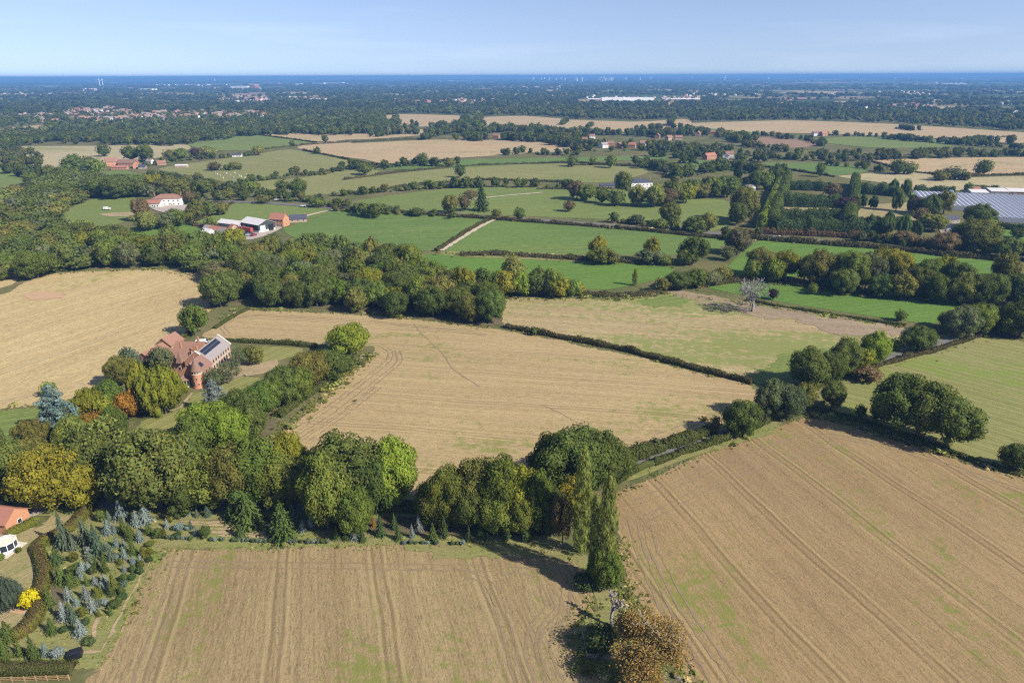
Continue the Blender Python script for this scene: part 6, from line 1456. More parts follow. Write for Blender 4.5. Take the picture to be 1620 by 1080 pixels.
def vehicle(px, py, a, col, label, van=False, name='parked_car', L=4.3, group='parked vehicles'):
    x, y = at(px, py); z0 = 0.22 + math.hypot(x, y) * 0.0009
    e = empty(name, (x, y, z0), a); W2 = .88 if not van else 1.0
    m = plain('paint_%.2f_%.2f_%.2f' % col, col, 0.35, 0.03, 1.0, 0.5)
    pr = ([(-L/2, .35), (-L/2, .95), (-L/2 + .35, 1.0), (L/2 - 1.2, .98), (L/2 - .1, .85), (L/2, .4)] if not van else [(-L/2, .35), (-L/2, 2.2), (L/2 - 1.3, 2.25), (L/2 - .7, 1.35), (L/2, 1.1), (L/2, .4)])
    def ext(p, w): 
        n = len(p); V = [(q[0], -w, q[1]) for q in p] + [(q[0], w, q[1]) for q in p]
        return V, [tuple(range(n)), tuple(range(2*n - 1, n - 1, -1))] + [(i, n + i, n + (i + 1) % n, (i + 1) % n) for i in range(n)]
    obj('body', mesh('body', *ext(pr, W2), m), e)
    if not van:
        obj('cabin', mesh('cabin', *ext([(-L/2 + .3, .99), (-L/2 + .8, 1.42), (L/2 - 1.9, 1.44), (L/2 - 1.2, .98)], W2 * .86), GLASS), e); box('roof', e, m, -L/2 + .85, L/2 - 1.95, -W2 * .8, W2 * .8, 1.43, 1.48)
    else: obj('windscreen', mesh('windscreen', *slab([(L/2 - 1.27, -.85, 2.2), (L/2 - 1.27, .85, 2.2), (L/2 - .72, .85, 1.4), (L/2 - .72, -.85, 1.4)], .05), GLASS), e)
    for sx in (-L/2 + .8, L/2 - .85):
        for sy in (-W2, W2 - .2):
            V, Fc = tubes([((sx, sy, .33), .33, (sx, sy + .22, .33), .33)], 12); Fc.append(tuple(range(11, -1, -1))); obj('wheel', mesh('wheel', V, Fc, TYRE), e)
    return tag(e, label, 'van' if van else 'car', group)
WHT = (0.75, 0.75, 0.75); SIL = (0.42, 0.43, 0.45); DKB = (0.03, 0.035, 0.05); REDc = (0.30, 0.03, 0.03)
vehicle(322, 547, .25, WHT, 'white van parked behind the mansion courtyard', True, 'parked_van', 5.2)
vehicle(330, 547, .2, WHT, 'white car beside the white van behind the mansion', False)
# water tank and shed in the mansion yard
x, y = at(280, 562); t_ = empty('water_tank', (x, y, 0)); obj('tank', mesh('tank', *ringv(0, 0, [(.95, 0), (.95, 1.7), (.6, 2.0), (.15, 2.1)], 14), BLACK), t_); obj('lid', mesh('lid', *ringv(0, 0, [(.2, 2.05), (.2, 2.18), (.05, 2.2)], 10), BLACK), t_); tag(t_, 'round black water tank in the mansion yard', 'tank')
x, y = at(247, 562); t_ = empty('gas_tank', (x, y, 0), .3); V, Fc = tubes([((-1.2, 0, .9), .3, (-.9, 0, .9), .62), ((-.9, 0, .9), .62, (.9, 0, .9), .62), ((.9, 0, .9), .62, (1.2, 0, .9), .3)], 12); obj('tank', mesh('tank', V, Fc, WHITE, True), t_); box('foot', t_, GREYMETAL, -.8, -.6, -.4, .4, 0, .45); box('foot', t_, GREYMETAL, .6, .8, -.4, .4, 0, .45); tag(t_, 'white gas tank beside the long outbuilding', 'tank')

# --- bungalow with conservatory at the left edge
cxw, cyw = at(13, 846); x, y = cxw - (2.2 * math.cos(-.18) + 3.0 * math.sin(-.18)), cyw - (2.2 * math.sin(-.18) - 3.0 * math.cos(-.18)); e = empty('bungalow', (x, y, 0), -0.18)
obj('wall', mesh('wall', *gable_wall(-9, 2.2, -3.0, 3.4, 3.0, 2.3), ORBRICK), e); obj('roof', mesh('roof', *gable_roof(-9, 2.2, -3.0, 3.4, 3.0, 2.3), REDTILE), e)
window(e, 'y-', -1.4, .9, 1.4, 1.2, -3.0); window(e, 'x+', 0.6, .9, 1.2, 1.2, 2.2)
qx, qy = at(11, 868); cx, cyy = (qx - x) * math.cos(.18) - (qy - y) * math.sin(.18), (qx - x) * math.sin(.18) + (qy - y) * math.cos(.18); rr = 2.3; cons = obj('conservatory_wall', mesh('conservatory_wall', *ringv(cx, cyy, [(rr + .05, 0), (rr + .05, .6)], 10), UPVC), e)
for i in range(10):
    a0, a1 = 6.28318 * i / 10, 6.28318 * (i + 1) / 10
    p, q = np.array([cx + rr * math.cos(a0), cyy + rr * math.sin(a0)]), np.array([cx + rr * math.cos(a1), cyy + rr * math.sin(a1)])
    g = [(p[0], p[1], .62), (q[0], q[1], .62), (q[0], q[1], 2.15), (p[0], p[1], 2.15)]
    c = np.array([cx, cyy]); 
    s_ = 0.97; gi = [(c[0] + (v[0] - c[0]) * s_, c[1] + (v[1] - c[1]) * s_, v[2]) for v in g]
    mid = (p + q) / 2; 
    obj('glazing', mesh('glazing', gi + [(v[0] * .985 + c[0] * .015, v[1] * .985 + c[1] * .015, v[2]) for v in gi], [(0, 1, 2, 3), (7, 6, 5, 4), (0, 4, 5, 1), (1, 5, 6, 2), (2, 6, 7, 3), (3, 7, 4, 0)], GLASS), e)
    V, Fc = tubes([((p[0], p[1], .5), .09, (p[0], p[1], 2.3), .09), ((p[0], p[1], 2.3), .06, (cx + (p[0] - cx) * .12, cyy + (p[1] - cyy) * .12, 3.35), .05), ((p[0], p[1], 2.25), .09, (q[0], q[1], 2.25), .09)], 4); obj('conservatory_post', mesh('conservatory_post', V, Fc, UPVC), e)
POLYC = plain('polycarbonate', (0.60, 0.50, 0.38), 0.3, 0.1, 1.0, 0.5)
obj('conservatory_roof', mesh('conservatory_roof', *ringv(cx, cyy, [(rr + .02, 2.2), (rr * .12, 3.3)], 10), POLYC), e)
box('terrace', e, STONE, cx - 3.0, cx + 2.9, cyy - 3.0, cyy + 2.7, 0.0, .16)
tag(e, 'orange brick bungalow with a white round conservatory', 'bungalow')
single('terrace_shrub', 'globe', 2, 874, 886, 12, 'md', 'round green shrub below the conservatory', 'shrub', 60)
single('terrace_shrub', 'globe', 30, 864, 874, 9, 'Y', 'small yellow shrub beside the conservatory', 'shrub', 61)
single('lawn_shrub', 'globe', 14, 790, 805, 14, 'D', 'dark lone shrub on the drive lawn', 'shrub', 62)

# --- black covered box near the corner of the stubble
x, y = at(121, 1040); e = empty('covered_box', (x, y, 0), .35)
obj('cover', mesh('cover', [(-1.1, -.8, .45), (1.1, -.8, .4), (1.1, .8, .45), (-1.1, .8, .4), (-1.05, -.75, 1.5), (1.0, -.7, 1.55), (1.0, .75, 1.75), (-1.0, .7, 1.65), (0, 0, 1.85)], [(0, 1, 5, 4), (1, 2, 6, 5), (2, 3, 7, 6), (3, 0, 4, 7), (4, 5, 8), (5, 6, 8), (6, 7, 8), (7, 4, 8), (3, 2, 1, 0)], BLACK), e)
for sx in (-.8, .8):
    for sy in (-.6, .6): box('leg', e, GREYWOOD, sx - .06, sx + .06, sy - .06, sy + .06, 0, .47)
tag(e, 'black covered box standing at the plantation corner', 'box')

# --- timber post and rail fence at the lower left, and the pond enclosure
def fence(pxs, label, mat, ph=1.25, gap=2.0, rails=(.35, .72, 1.1), name='timber_fence', th=.07):
    W = [np.array(at(*p)) for p in pxs]; e = empty(name, (W[0][0], W[0][1], 0)); O = W[0]; pr = None
    for a, b in zip(W[:-1], W[1:]):
        L = np.linalg.norm(b - a); k = max(1, int(round(L / gap))); an = math.atan2(*(b - a)[::-1])
        for i in range(k + (b is W[-1])):
            p = a + (b - a) * i / k - O
            o_ = box('post', e, mat, -th, th, -th, th, 0, ph); o_.location = (p[0], p[1], 0); o_.rotation_euler = (0, 0, an)
        for i in range(k):
            p = a + (b - a) * i / k - O
            for z in rails:
                o_ = box('rail', e, mat, th * .2, L / k - th * .2, -th - .05, -th - .004, z, z + .11); o_.location = (p[0], p[1], 0); o_.rotation_euler = (0, 0, an)
    return tag(e, label, 'fence')
fence([(-20, 1079), (40, 1077.5), (110, 1075)], 'new timber post and rail fence below the clipped hedge', TIMBER)
fence([(921, 1000), (929, 1040), (972, 1044)], 'weathered rail fence around the shaded pond', GREYWOOD, 1.1, 1.6, (.3, .62, .94), 'pond_fence', .05)
fence([(300, 352), (330, 342), (350, 336), (368, 325)], 'pale paddock fence beside the farm meadow', TIMBER, 1.2, 4.0, (.4, .95), 'paddock_fence', .09)

# --- farm with the white roofed barns
def barn2(pa, pb, pc, hw, hr, wall, roof, label, lower=None, doors=1, name='barn'):
    A, B, C = (np.array(at(*p)) for p in (pa, pb, pc)); L = np.linalg.norm(B - A); an = math.atan2(*(B - A)[::-1])
    n = np.array([-math.sin(an), math.cos(an)]); Wd = max(abs((C - B).dot(n)), 6.0)
    e = empty(name, (A[0], A[1], 0), an)
    obj('wall', mesh('wall', *gable_wall(0, L, 0, Wd, hw, hr), wall), e); obj('roof', mesh('roof', *gable_roof(0, L, 0, Wd, hw, hr, .5), roof), e)
    if lower: box('dado_wall', e, lower, -.06, L + .06, -.07, Wd + .06, 0, 1.6)
    for i in range(doors): door(e, 'x+', Wd * (i + .5) / doors, Wd / doors * .6, hw * .85, L + .08, (UPVC, BLACK)[i % 2])
    for i in range(max(0, int(L // 9))): door(e, 'y-', 4 + i * 9, 3.0, hw * .7, -.09, (GREYMETAL, BLACK)[i % 2])
    tag(e, label, 'barn'); return e
barn2((381.5, 363.5), (410, 369), (435, 363.5), 5.6, 2.6, DKGREEN, WHITEMETAL, 'large barn with white roof and dark walls', WHITEMETAL, 2)
barn2((346, 361), (378, 365), (386, 361), 4.2, 1.8, GREYMETAL, WHITEMETAL, 'long white roofed barn behind the red roofed stables', None, 1)
barn2((330, 369), (352, 372), (358, 368), 2.8, 2.0, BRICK, REDTILE, 'red tiled stable range in front of the barns', None, 1, 'stable')
barn2((345, 372.5), (361, 376), (364, 372), 2.8, 2.0, ORBRICK, SLATE, 'orange brick cart shed nearest the wood', None, 1, 'cart_shed')
barn2((362, 367.5), (366, 368.5), (371, 366), 3.2, 2.2, PALEBRICK, REDTILE, 'small gabled stable with a green door', None, 1, 'stable')
barn2((320, 371.5), (330, 373), (334, 370.5), 2.4, 1.6, WHITE, WHITEMETAL, 'low white shed at the farm entrance', None, 1, 'shed')
barn2((322, 366), (334, 367), (336, 364), 2.4, 1.6, GREYMETAL, SLATE, 'grey shed behind the low white shed', None, 1, 'shed')
x, y = at(389, 368.5); e = empty('lorry_trailer', (x, y, .45), ang((381, 367), (397, 369)))
box('body', e, REDP, -6, 6, -1.25, 1.25, 1.0, 3.6); box('chassis', e, BLACK, -5.8, 5.8, -.9, .9, .6, .98)
for sx in (-5, -3.8, -2.6, 4.2):
    V, Fc = tubes([((sx, -1.1, .48), .48, (sx, 1.1, .48), .48)], 12); Fc.append(tuple(range(11, -1, -1))); obj('wheel', mesh('wheel', V, Fc, TYRE), e)
tag(e, 'dark red lorry trailer parked beside the large barn', 'trailer')
for k, (px, py, c) in enumerate(((391, 373, DKB), (394, 374, SIL), (397, 372.5, DKB), (402, 374, REDc))): vehicle(px, py, .3 + k * .2, c, ('black car', 'silver car', 'dark car', 'red car')[k] + (' parked in the farm yard, %s from the stables' % ordn(k)))
house(443, 357, 11, 8, 5.4, 3.6, ang((434, 356), (452, 357)), ORBRICK, REDTILE, 'tall orange brick house behind the large barn', 'farm_house', wins=4)
house(472, 350.5, 12, 7, 2.6, 2.6, ang((462, 350), (482, 349)), PALEBRICK, DSLATE, 'low cottage with a dark slate roof beside the track', 'cottage', storeys=1)
house(461, 350.5, 5, 4, 2.2, 1.2, .1, GREYWOOD, DSLATE, 'small dark shed beside the slate cottage', 'shed', chim=0, wins=1, storeys=1, cat='shed')
# white farmhouse
house(268, 324, 22, 11, 6.0, 3.0, ang((250, 325), (288, 324)), WHITE, TILE, 'white farmhouse with a long tiled roof', 'white_farmhouse', hip=True, chim=2, wins=6)
house(246, 327, 12, 8, 3.4, 2.2, ang((240, 327), (255, 327)), WHITE, REDTILE, 'low white annexe with a red roof', 'annexe', chim=0, wins=3, storeys=1)
house(301, 336, 8, 5, 2.6, 2.0, -.9, ORBRICK, TILE, 'small brick outbuilding beside the white farmhouse', 'outbuilding', chim=0, wins=2, storeys=1, cat='outbuilding')
vehicle(170, 333, .1, WHT, 'white horsebox parked above the riding arena', True, 'horsebox', 5.0)
# red farmhouse group
house(178, 262, 13, 9, 5.2, 4.2, ang((170, 263), (186, 262)), ORBRICK, TILE, 'gabled red brick farmhouse beside the pale stubble', 'red_farmhouse', chim=2)
house(204, 262, 22, 9, 3.6, 3.8, ang((194, 262), (212, 262)), BRICK, TILE2, 'long red brick barn conversion with brown roof', 'barn_conversion', chim=0, wins=5, storeys=1)
house(217, 266, 10, 8, 4.8, 3.8, ang((217, 268), (219, 263)), ORBRICK, TILE, 'gable-ended brick barn at the end of the red farm', 'brick_barn', chim=0, wins=2)
house(190, 268, 18, 5, 2.6, 1.8, .05, ORBRICK, REDTILE, 'low orange brick range below the red farmhouse', 'brick_range', chim=0, wins=5, storeys=1)
house(226, 267, 8, 6, 2.6, 2.2, .2, GREYWOOD, DSLATE, 'grey roofed garage beside the red farm', 'garage', chim=0, wins=2, storeys=1)
house(238, 259, 8, 6, 3.2, 2.4, -.3, WHITE, SLATE, 'small white cottage among trees behind the red farm', 'cottage', wins=2, storeys=1)
house(256, 261, 10, 7, 2.8, 2.6, .5, BRICK, TILE, 'brick cottage among garden trees beyond the red farm', 'cottage', wins=2, storeys=1)
house(288, 265, 14, 5, 2.4, 1.2, .05, PALEBRICK, WHITEMETAL, 'pale low shed facing the olive field', 'shed', chim=0, wins=3, storeys=1, cat='shed')
house(72, 290, 14, 9, 3.0, 3.2, -.1, WHITE, REDTILE, 'small white house with a red roof among the slope trees', 'cottage', wins=3, storeys=1)
house(18, 316, 16, 10, 2.8, 2.4, .15, PALEBRICK, SLATE, 'grey roofed house among trees below the edge meadow', 'house', wins=3, storeys=1)
house(376, 248, 12, 7, 2.8, 1.8, .1, WHITE, DSLATE, 'small pale bungalow above the olive field', 'bungalow', wins=3, storeys=1)
house(1012, 298, 21, 11, 6.2, 2.8, ang((997, 298), (1028, 297)), WHITE, DSLATE, 'white estate house with a blue slate roof', 'estate_house', hip=True, chim=3, wins=6)
house(1181, 300, 15, 8, 4.5, 1.6, ang((1172, 298), (1190, 302)), WHITE, SLATE, 'white lodge with a flat grey roof among estate trees', 'lodge', hip=True, chim=0, wins=4)
house(962, 297, 16, 7, 2.4, 1.6, .05, GREYWOOD, DSLATE, 'low dark stable beside the estate trees', 'stable', chim=0, wins=3, storeys=1, cat='barn')
VIL = [(923, 225, 12, 'BRICK', 'TILE', 'brick house at the tree-lined end of the village'), (936, 220, 10, 'WHITE', 'TILE2', 'white gabled house behind the village end'), (955, 234, 11, 'WHITE', 'SLATE', 'bright white cottage in the village front row'), (966, 232, 10, 'ORBRICK', 'TILE', 'orange cottage beside the bright white cottage'), (979, 234, 12, 'BRICK', 'TILE2', 'brown roofed house in the village front row'), (1000, 234, 10, 'ORBRICK', 'REDTILE', 'square orange house in the village front row'), (1016, 231, 9, 'WHITE', 'TILE2', 'white house behind the square orange house'), (1058, 222, 11, 'PALEBRICK', 'TILE', 'pale pink house, first of the village pair'), (1073, 222, 12, 'PALEBRICK', 'TILE', 'pale pink house, second of the village pair'), (1104, 215, 16, 'PALEBRICK', 'REDTILE', 'large pale house above the village trees'), (1128, 213, 16, 'BRICK', 'TILE', 'long brick house above the village trees'), (1140, 213, 9, 'BRICK', 'TILE2', 'brick garage beside the long brick house'), (1122, 252, 18, 'BRICK', 'REDTILE', 'long red roofed barn below the village trees'), (1153, 249, 10, 'WHITE', 'TILE', 'white gabled house beside the red roofed barn'), (1148, 252, 8, 'WHITE', 'TILE2', 'small white annexe beside the gabled house'), (785, 219, 11, 'BRICK', 'TILE', 'brick house half hidden in the far trees'), (1290, 215, 12, 'WHITE', 'TILE2', 'white farmhouse below the pinkish tan field'), (1302, 215, 16, 'BRICK', 'REDTILE', 'long red barn beside the white far farmhouse'), (900, 218, 9, 'WHITE', 'TILE', 'white cottage among the far village trees'), (1040, 219, 9, 'BRICK', 'TILE', 'brick cottage behind the village pair')]
for k, (px, py, L, wm, rm, lab) in enumerate(VIL):
    house(px, py, L, 8, 4.8, 3.2, (-.3, .2, .6, -.1, 1.2)[k % 5], globals()[wm], globals()[rm], lab, 'village_house', wins=3, group='village houses')

# --- glasshouse: a field of narrow glazed bays, and the sheds behind it
GA, GB = np.array(at(1462, 330)), np.array(at(1800, 349)); g_an = math.atan2(*(GB - GA)[::-1]); GD = np.linalg.norm(np.array(at(1530, 311)) - np.array(at(1530, 333)))
e = empty('glasshouse', (GA[0], GA[1], 0), g_an); GL_ = np.linalg.norm(GB - GA); bw = 3.6; nb = int(GL_ / bw)
bay = mesh('roof_bay', *join([slab([(0, 0, 3.4), (bw / 2, 0, 4.3), (bw / 2, 1, 4.3), (0, 1, 3.4)], .05), slab([(bw / 2, 0, 4.3), (bw, 0, 3.4), (bw, 1, 3.4), (bw / 2, 1, 4.3)], .05)]), RGLASS)
gut = mesh('gutter', *boxv(-.12, .12, 0, 1, 3.30, 3.47), GREYMETAL); end_ = mesh('end_pane', [(0, 0, .2), (bw, 0, .2), (bw, 0, 3.4), (bw / 2, 0, 4.3), (0, 0, 3.4), (0, .1, .2), (bw, .1, .2), (bw, .1, 3.4), (bw / 2, .1, 4.3), (0, .1, 3.4)], [(0, 1, 2, 3, 4), (9, 8, 7, 6, 5), (0, 5, 6, 1), (1, 6, 7, 2), (4, 9, 5, 0)], RGLASS)
for i in range(nb):
    f = i / nb
    D = GD * (0.92 + .1 * f); y0 = 0 if f < .28 else -GD * .55
    D = D - y0
    o_ = obj('roof_bay', bay, e); o_.location = (i * bw, y0, 0); o_.scale = (1, D, 1)
    o_ = obj('gutter', gut, e); o_.location = (i * bw, y0, 0); o_.scale = (1, D, 1)
    o_ = obj('end_pane', end_, e); o_.location = (i * bw, y0 - .02, 0)
V, Fc = boxv(0, 1, 0, .12, 0.02, 3.4)
tag(e, 'wide blue-grey glasshouse made of many narrow glazed bays', 'glasshouse')
for k, (pa, pb, pc, wm, rm, hw, lab) in enumerate((((1537, 310), (1563, 310.6), (1566, 306), GREYMETAL, WHITEMETAL, 3.0, 'green-grey shed with white roof behind the glasshouse'), ((1568, 309), (1595, 309.6), (1597, 304), GREYMETAL, WHITEMETAL, 3.4, 'long white roofed packing shed behind the glasshouse'), ((1597, 309), (1628, 310), (1630, 304.5), PALEBRICK, WHITEMETAL, 3.2, 'pale packing shed at the picture edge'), ((1537, 305), (1552, 305.4), (1553, 302), BRICK, REDTILE, 3.0, 'red roofed store behind the nursery sheds'))):
    barn2(pa, pb, pc, hw, 1.6, wm, rm, lab, None, 1, 'packing_shed')
x, y = at(1503, 309); t_ = empty('nursery_tank', (x, y, .1)); obj('tank', mesh('tank', *ringv(0, 0, [(2.2, 0), (2.2, 3.6), (1.2, 4.4), (.1, 4.6)], 16), plain('blue_tank', (.25, .33, .55), .5)), t_); box('pipe', t_, GREYMETAL, 2.1, 2.4, -.1, .1, 0, 3.0); tag(t_, 'pale blue round tank beside the trimmed dark hedge', 'tank')
house(1500, 352, 12, 8, 3.0, 2.0, .3, GREYWOOD, DSLATE, 'dark roofed nursery shop among trees', 'nursery_shop', chim=0, wins=3, storeys=1, cat='shop')
for k, (px, py, c, lab) in enumerate(((1489, 361, WHT, 'white car in the nursery car park'), (1494, 364, DKB, 'dark car in the nursery car park'), (1499, 367, SIL, 'silver car in the nursery car park'), (1234, 378, WHT, 'white car on the main road below the conifer blocks'), (715, 340.5, WHT, 'white car on the main road beside the farm track'), (660, 338, SIL, 'silver car on the main road behind the meadow'), (480, 328, WHT, 'white car at the roadside near the barns'), (438, 318, WHT, 'white van-like car behind the roadside trees'), (548, 331, WHT, 'white car at the junction beside the meadow'), (1508, 378, WHT, 'white car on the nursery approach'))):
    vehicle(px, py, (.1, .4, .2, -.1, .05, .05, .1, .2, .3, .6)[k], c, lab)
# grazing animals on the olive field, a few pixels each
SHEEP = plain('fleece', (0.62, 0.58, 0.50), 0.95, 0.1, 2.0)
sv_, st_ = ICO2 * np.array([.62, .32, .36]) + np.array([0, 0, .72]), ICO2T
hv = ICO1 * np.array([.2, .13, .16]) + np.array([.75, 0, .72]); body = join([([tuple(v) for v in sv_], [tuple(t) for t in st_]), ([tuple(v) for v in hv], [tuple(t) for t in ICO1T])] + [boxv(a - .06, a + .06, b - .06, b + .06, 0, .6) for a in (-.38, .38) for b in (-.18, .18)])
sm = mesh('sheep', *body, SHEEP)
for k in range(13):
    px, py = 338 + (k * 37 % 60) + rf.random() * 4, 275 + (k * 13 % 9)
    x, y = at(px, py); o_ = obj('sheep', sm, None, (x, y, .25)); o_.rotation_euler = (0, 0, rf.uniform(0, 6.28)); o_.scale = (1.5, 1.5, 1.5)
    tag(o_, 'pale sheep grazing in the flock on the olive pasture', 'sheep', 'flock on the olive pasture')

# ------------------------------------------------------------------ far town, skyline and hills
PALEORANGE = brick_mat('buff_brick', (0.56, 0.36, 0.25), (0.48, 0.30, 0.2)); TILE3 = tile_mat('weathered_tiles', (0.34, 0.24, 0.2), (0.28, 0.19, 0.16))
def far_house_mesh(seed):
    r = np.random.default_rng(seed); L, Wd, hw, hr = r.uniform(9, 15), r.uniform(7, 9), r.uniform(4.6, 5.6), r.uniform(2.8, 3.8)
    wall = (WHITE, PALEBRICK, PALEORANGE, BRICK, PALEBRICK)[seed % 5]; roof = (TILE2, TILE3, TILE, SLATE)[seed % 4]
    V1, F1 = gable_wall(-L/2, L/2, -Wd/2, Wd/2, hw, hr); V2, F2 = gable_roof(-L/2, L/2, -Wd/2, Wd/2, hw, hr)
    V, Fc = join([(V1, F1), (V2, F2), boxv(L/2 - 1.4, L/2 - .6, -.4, .4, hw + hr * .5, hw + hr + 1)])
    me = mesh('town_house', V, Fc, [wall, roof, BRICK])
    for i, p in enumerate(me.polygons): p.material_index = 0 if i < len(F1) else (1 if i < len(F1) + len(F2) else 2)
    return me
FH = [far_house_mesh(i) for i in range(20)]
TOWN = [('town above the long wood', [(40, 192), (110, 178), (180, 172), (236, 186), (170, 197), (100, 196)], 70), ('long wood estate', [(190, 194), (240, 182), (296, 178), (420, 180), (420, 189), (300, 191)], 70),
        ('new far estate', [(345, 162), (352, 152), (420, 153), (428, 160)], 40), ('far town edge', [(440, 160), (500, 154), (520, 159)], 24), ('central red housing', [(640, 163), (730, 158), (790, 160), (740, 166)], 26), ('skyline red housing', [(1060, 158), (1090, 152), (1150, 154), (1120, 162)], 14), ('far wood edge row', [(1226, 166), (1250, 162), (1256, 168)], 10), ('right wood row', [(1390, 172), (1440, 167), (1470, 172)], 16)]
rt = np.random.default_rng(23)
for where, poly, n in TOWN:
    P = poisson([at(*p) for p in poly], 16, rt, 4000); rt.shuffle(P)
    cnt = {}
    for (x, y) in sorted(P[:n], key=lambda q: q[0] / q[1]):
        ki = int(rt.integers(20)); o_ = obj('town_house', FH[ki], None, (x, y, 0)); look = ('white-walled', 'pale brick', 'orange brick', 'red brick', 'pink brick')[ki % 5] + ' ' + ('tile-roofed', 'brown-roofed', 'red-roofed', 'grey-roofed')[ki % 4]; cnt[look] = cnt.get(look, -1) + 1; o_.rotation_euler = (0, 0, rt.choice([0.2, 0.5, 1.7, 1.2]) + rt.normal() * .15)
        s = rt.uniform(1.0, 1.35); o_.scale = (s, s, s * 1.1)
        tag(o_, '%s house in the %s, %s such from the left' % (look, where, ordn(cnt[look])), 'house', where)
# industrial sheds, tower blocks, masts: pixel box (x0, x1, foot y, top y)
def block(px0, px1, pyb, pyt, mat, label, name, cat, group, depth_m=40.0, roof=None):
    a, b = np.array(at(px0, pyb)), np.array(at(px1, pyb)); L = np.linalg.norm(b - a); an = math.atan2(*(b - a)[::-1])
    x, y = (a + b) / 2; h = max(4.0, z_for(x, y, pyt))
    e = empty(name, (a[0], a[1], 0), an)
    box('wall', e, mat, 0, L, 0, depth_m, 0, h)
    rm = roof or GREYMETAL
    box('roof', e, rm, -.5, L + .5, -.5, depth_m + .5, h + .02, h + max(.6, h * .04))
    return tag(e, label, cat, group)
WHITEW = plain('white_cladding', (1.1, 1.1, 1.1), 0.5, 0.05, 0.02)
SHEDS = [(365, 392, 141, 136.5, 'white factory range on the far left rise'), (395, 404, 142, 134, 'red brick works beside the white factory'), (410, 440, 134, 131.5, 'pale warehouse beyond the red works'), (464, 476, 134.5, 132.5, 'small pale warehouse left of the long warehouses'), (494, 512, 134, 131.5, 'pale warehouse beside the longest warehouse'), (513, 542, 133.5, 131.0, 'longest white warehouse on the left skyline'), (486, 512, 160, 157, 'white retail shed at the far town edge'), (219, 241, 144, 141, 'white shed roof alone on the far left plain'), (952, 985, 160, 155, 'white distribution shed in the central gap'), (986, 1034, 159.5, 155, 'long white distribution shed in the central gap'), (930, 951, 160.5, 157, 'low pink shed beside the distribution sheds'), (1062, 1104, 160, 157, 'long pink brick range beyond the central wood'), (1386, 1416, 125.5, 123.0, 'white warehouse on the right skyline'), (1488, 1528, 134.5, 132.0, 'pale warehouse row below the right skyline'), (1512, 1552, 123.0, 121.3, 'white sheds on the far right skyline'), (1598, 1610, 180, 176, 'white barn beyond the right wood'), (1392, 1412, 171, 167.5, 'white sheds beyond the right wood')]
for x0, x1, yb, yt, lab in SHEDS:
    block(x0, x1, yb, yt, BRICK if 'red' in lab else (PALEBRICK if 'pink' in lab else WHITEW), lab, 'warehouse', 'warehouse', 'far warehouses', 60, WHITEW)
TOW = [(841, 843.5, 128, 123), (851, 856, 127.5, 123.2), (858.5, 861, 128, 123), (865, 868.5, 128, 123), (877, 880, 128.5, 124.5), (884, 887, 128, 123.4), (890, 894, 129, 124.5), (908, 911, 128.5, 123.0), (911.5, 913, 130, 125), (919, 921, 129, 123.2), (947, 950, 129, 122.4), (953, 955.5, 129, 122), (956, 958, 129.5, 124), (960, 963, 129, 122.2), (963.5, 966, 129.2, 122.6), (967, 969, 129, 122.8), (986, 990, 129, 123), (1008, 1012, 129, 123.2), (1028, 1029.2, 127, 121.4), (338, 339.4, 129, 126.2), (1092, 1094, 125, 121.5), (1145, 1146.4, 129, 119.8), (1214, 1215.6, 127, 121.4)]
for k, (x0, x1, yb, yt) in enumerate(TOW):
    block(x0 - .2, x1 + .2, yb, yt - .7, WHITEW, 'pale tower block on the city skyline, %s in the row' % ordn(k) if k < 18 else 'slender pale tower on the skyline, %s of the outliers' % ordn(k - 18), 'tower_block', 'tower block', 'tower blocks on the skyline', 30)
for k, px in enumerate((158.5, 163.5)):
    x, y = at(px, 137.5); hub = min(78, z_for(x, y, 125.5)); e = empty('wind_turbine', (x, y, 0), .2 + k)
    V, Fc = tubes([((0, 0, 0), 3.2, (0, 0, hub), 1.9)], 10); obj('tower', mesh('turbine_tower', V, Fc, WHITEW, True), e); box('nacelle', e, WHITEW, -2, 2, -5, 5, hub - 2, hub + 2)
    for j in range(3):
        a = j * 2.0944 + (0.35 if k == 0 else 0.05); V, Fc = tubes([((0, -5.5, hub), 1.6, (36 * math.sin(a), -5.5, hub + 36 * math.cos(a)), .5)], 4); obj('blade', mesh('turbine_blade', V, Fc, WHITEW), e)
    tag(e, 'white wind turbine on the far plain, %s of the pair' % ('taller' if k else 'leaning bladed'), 'wind turbine', 'wind turbines')

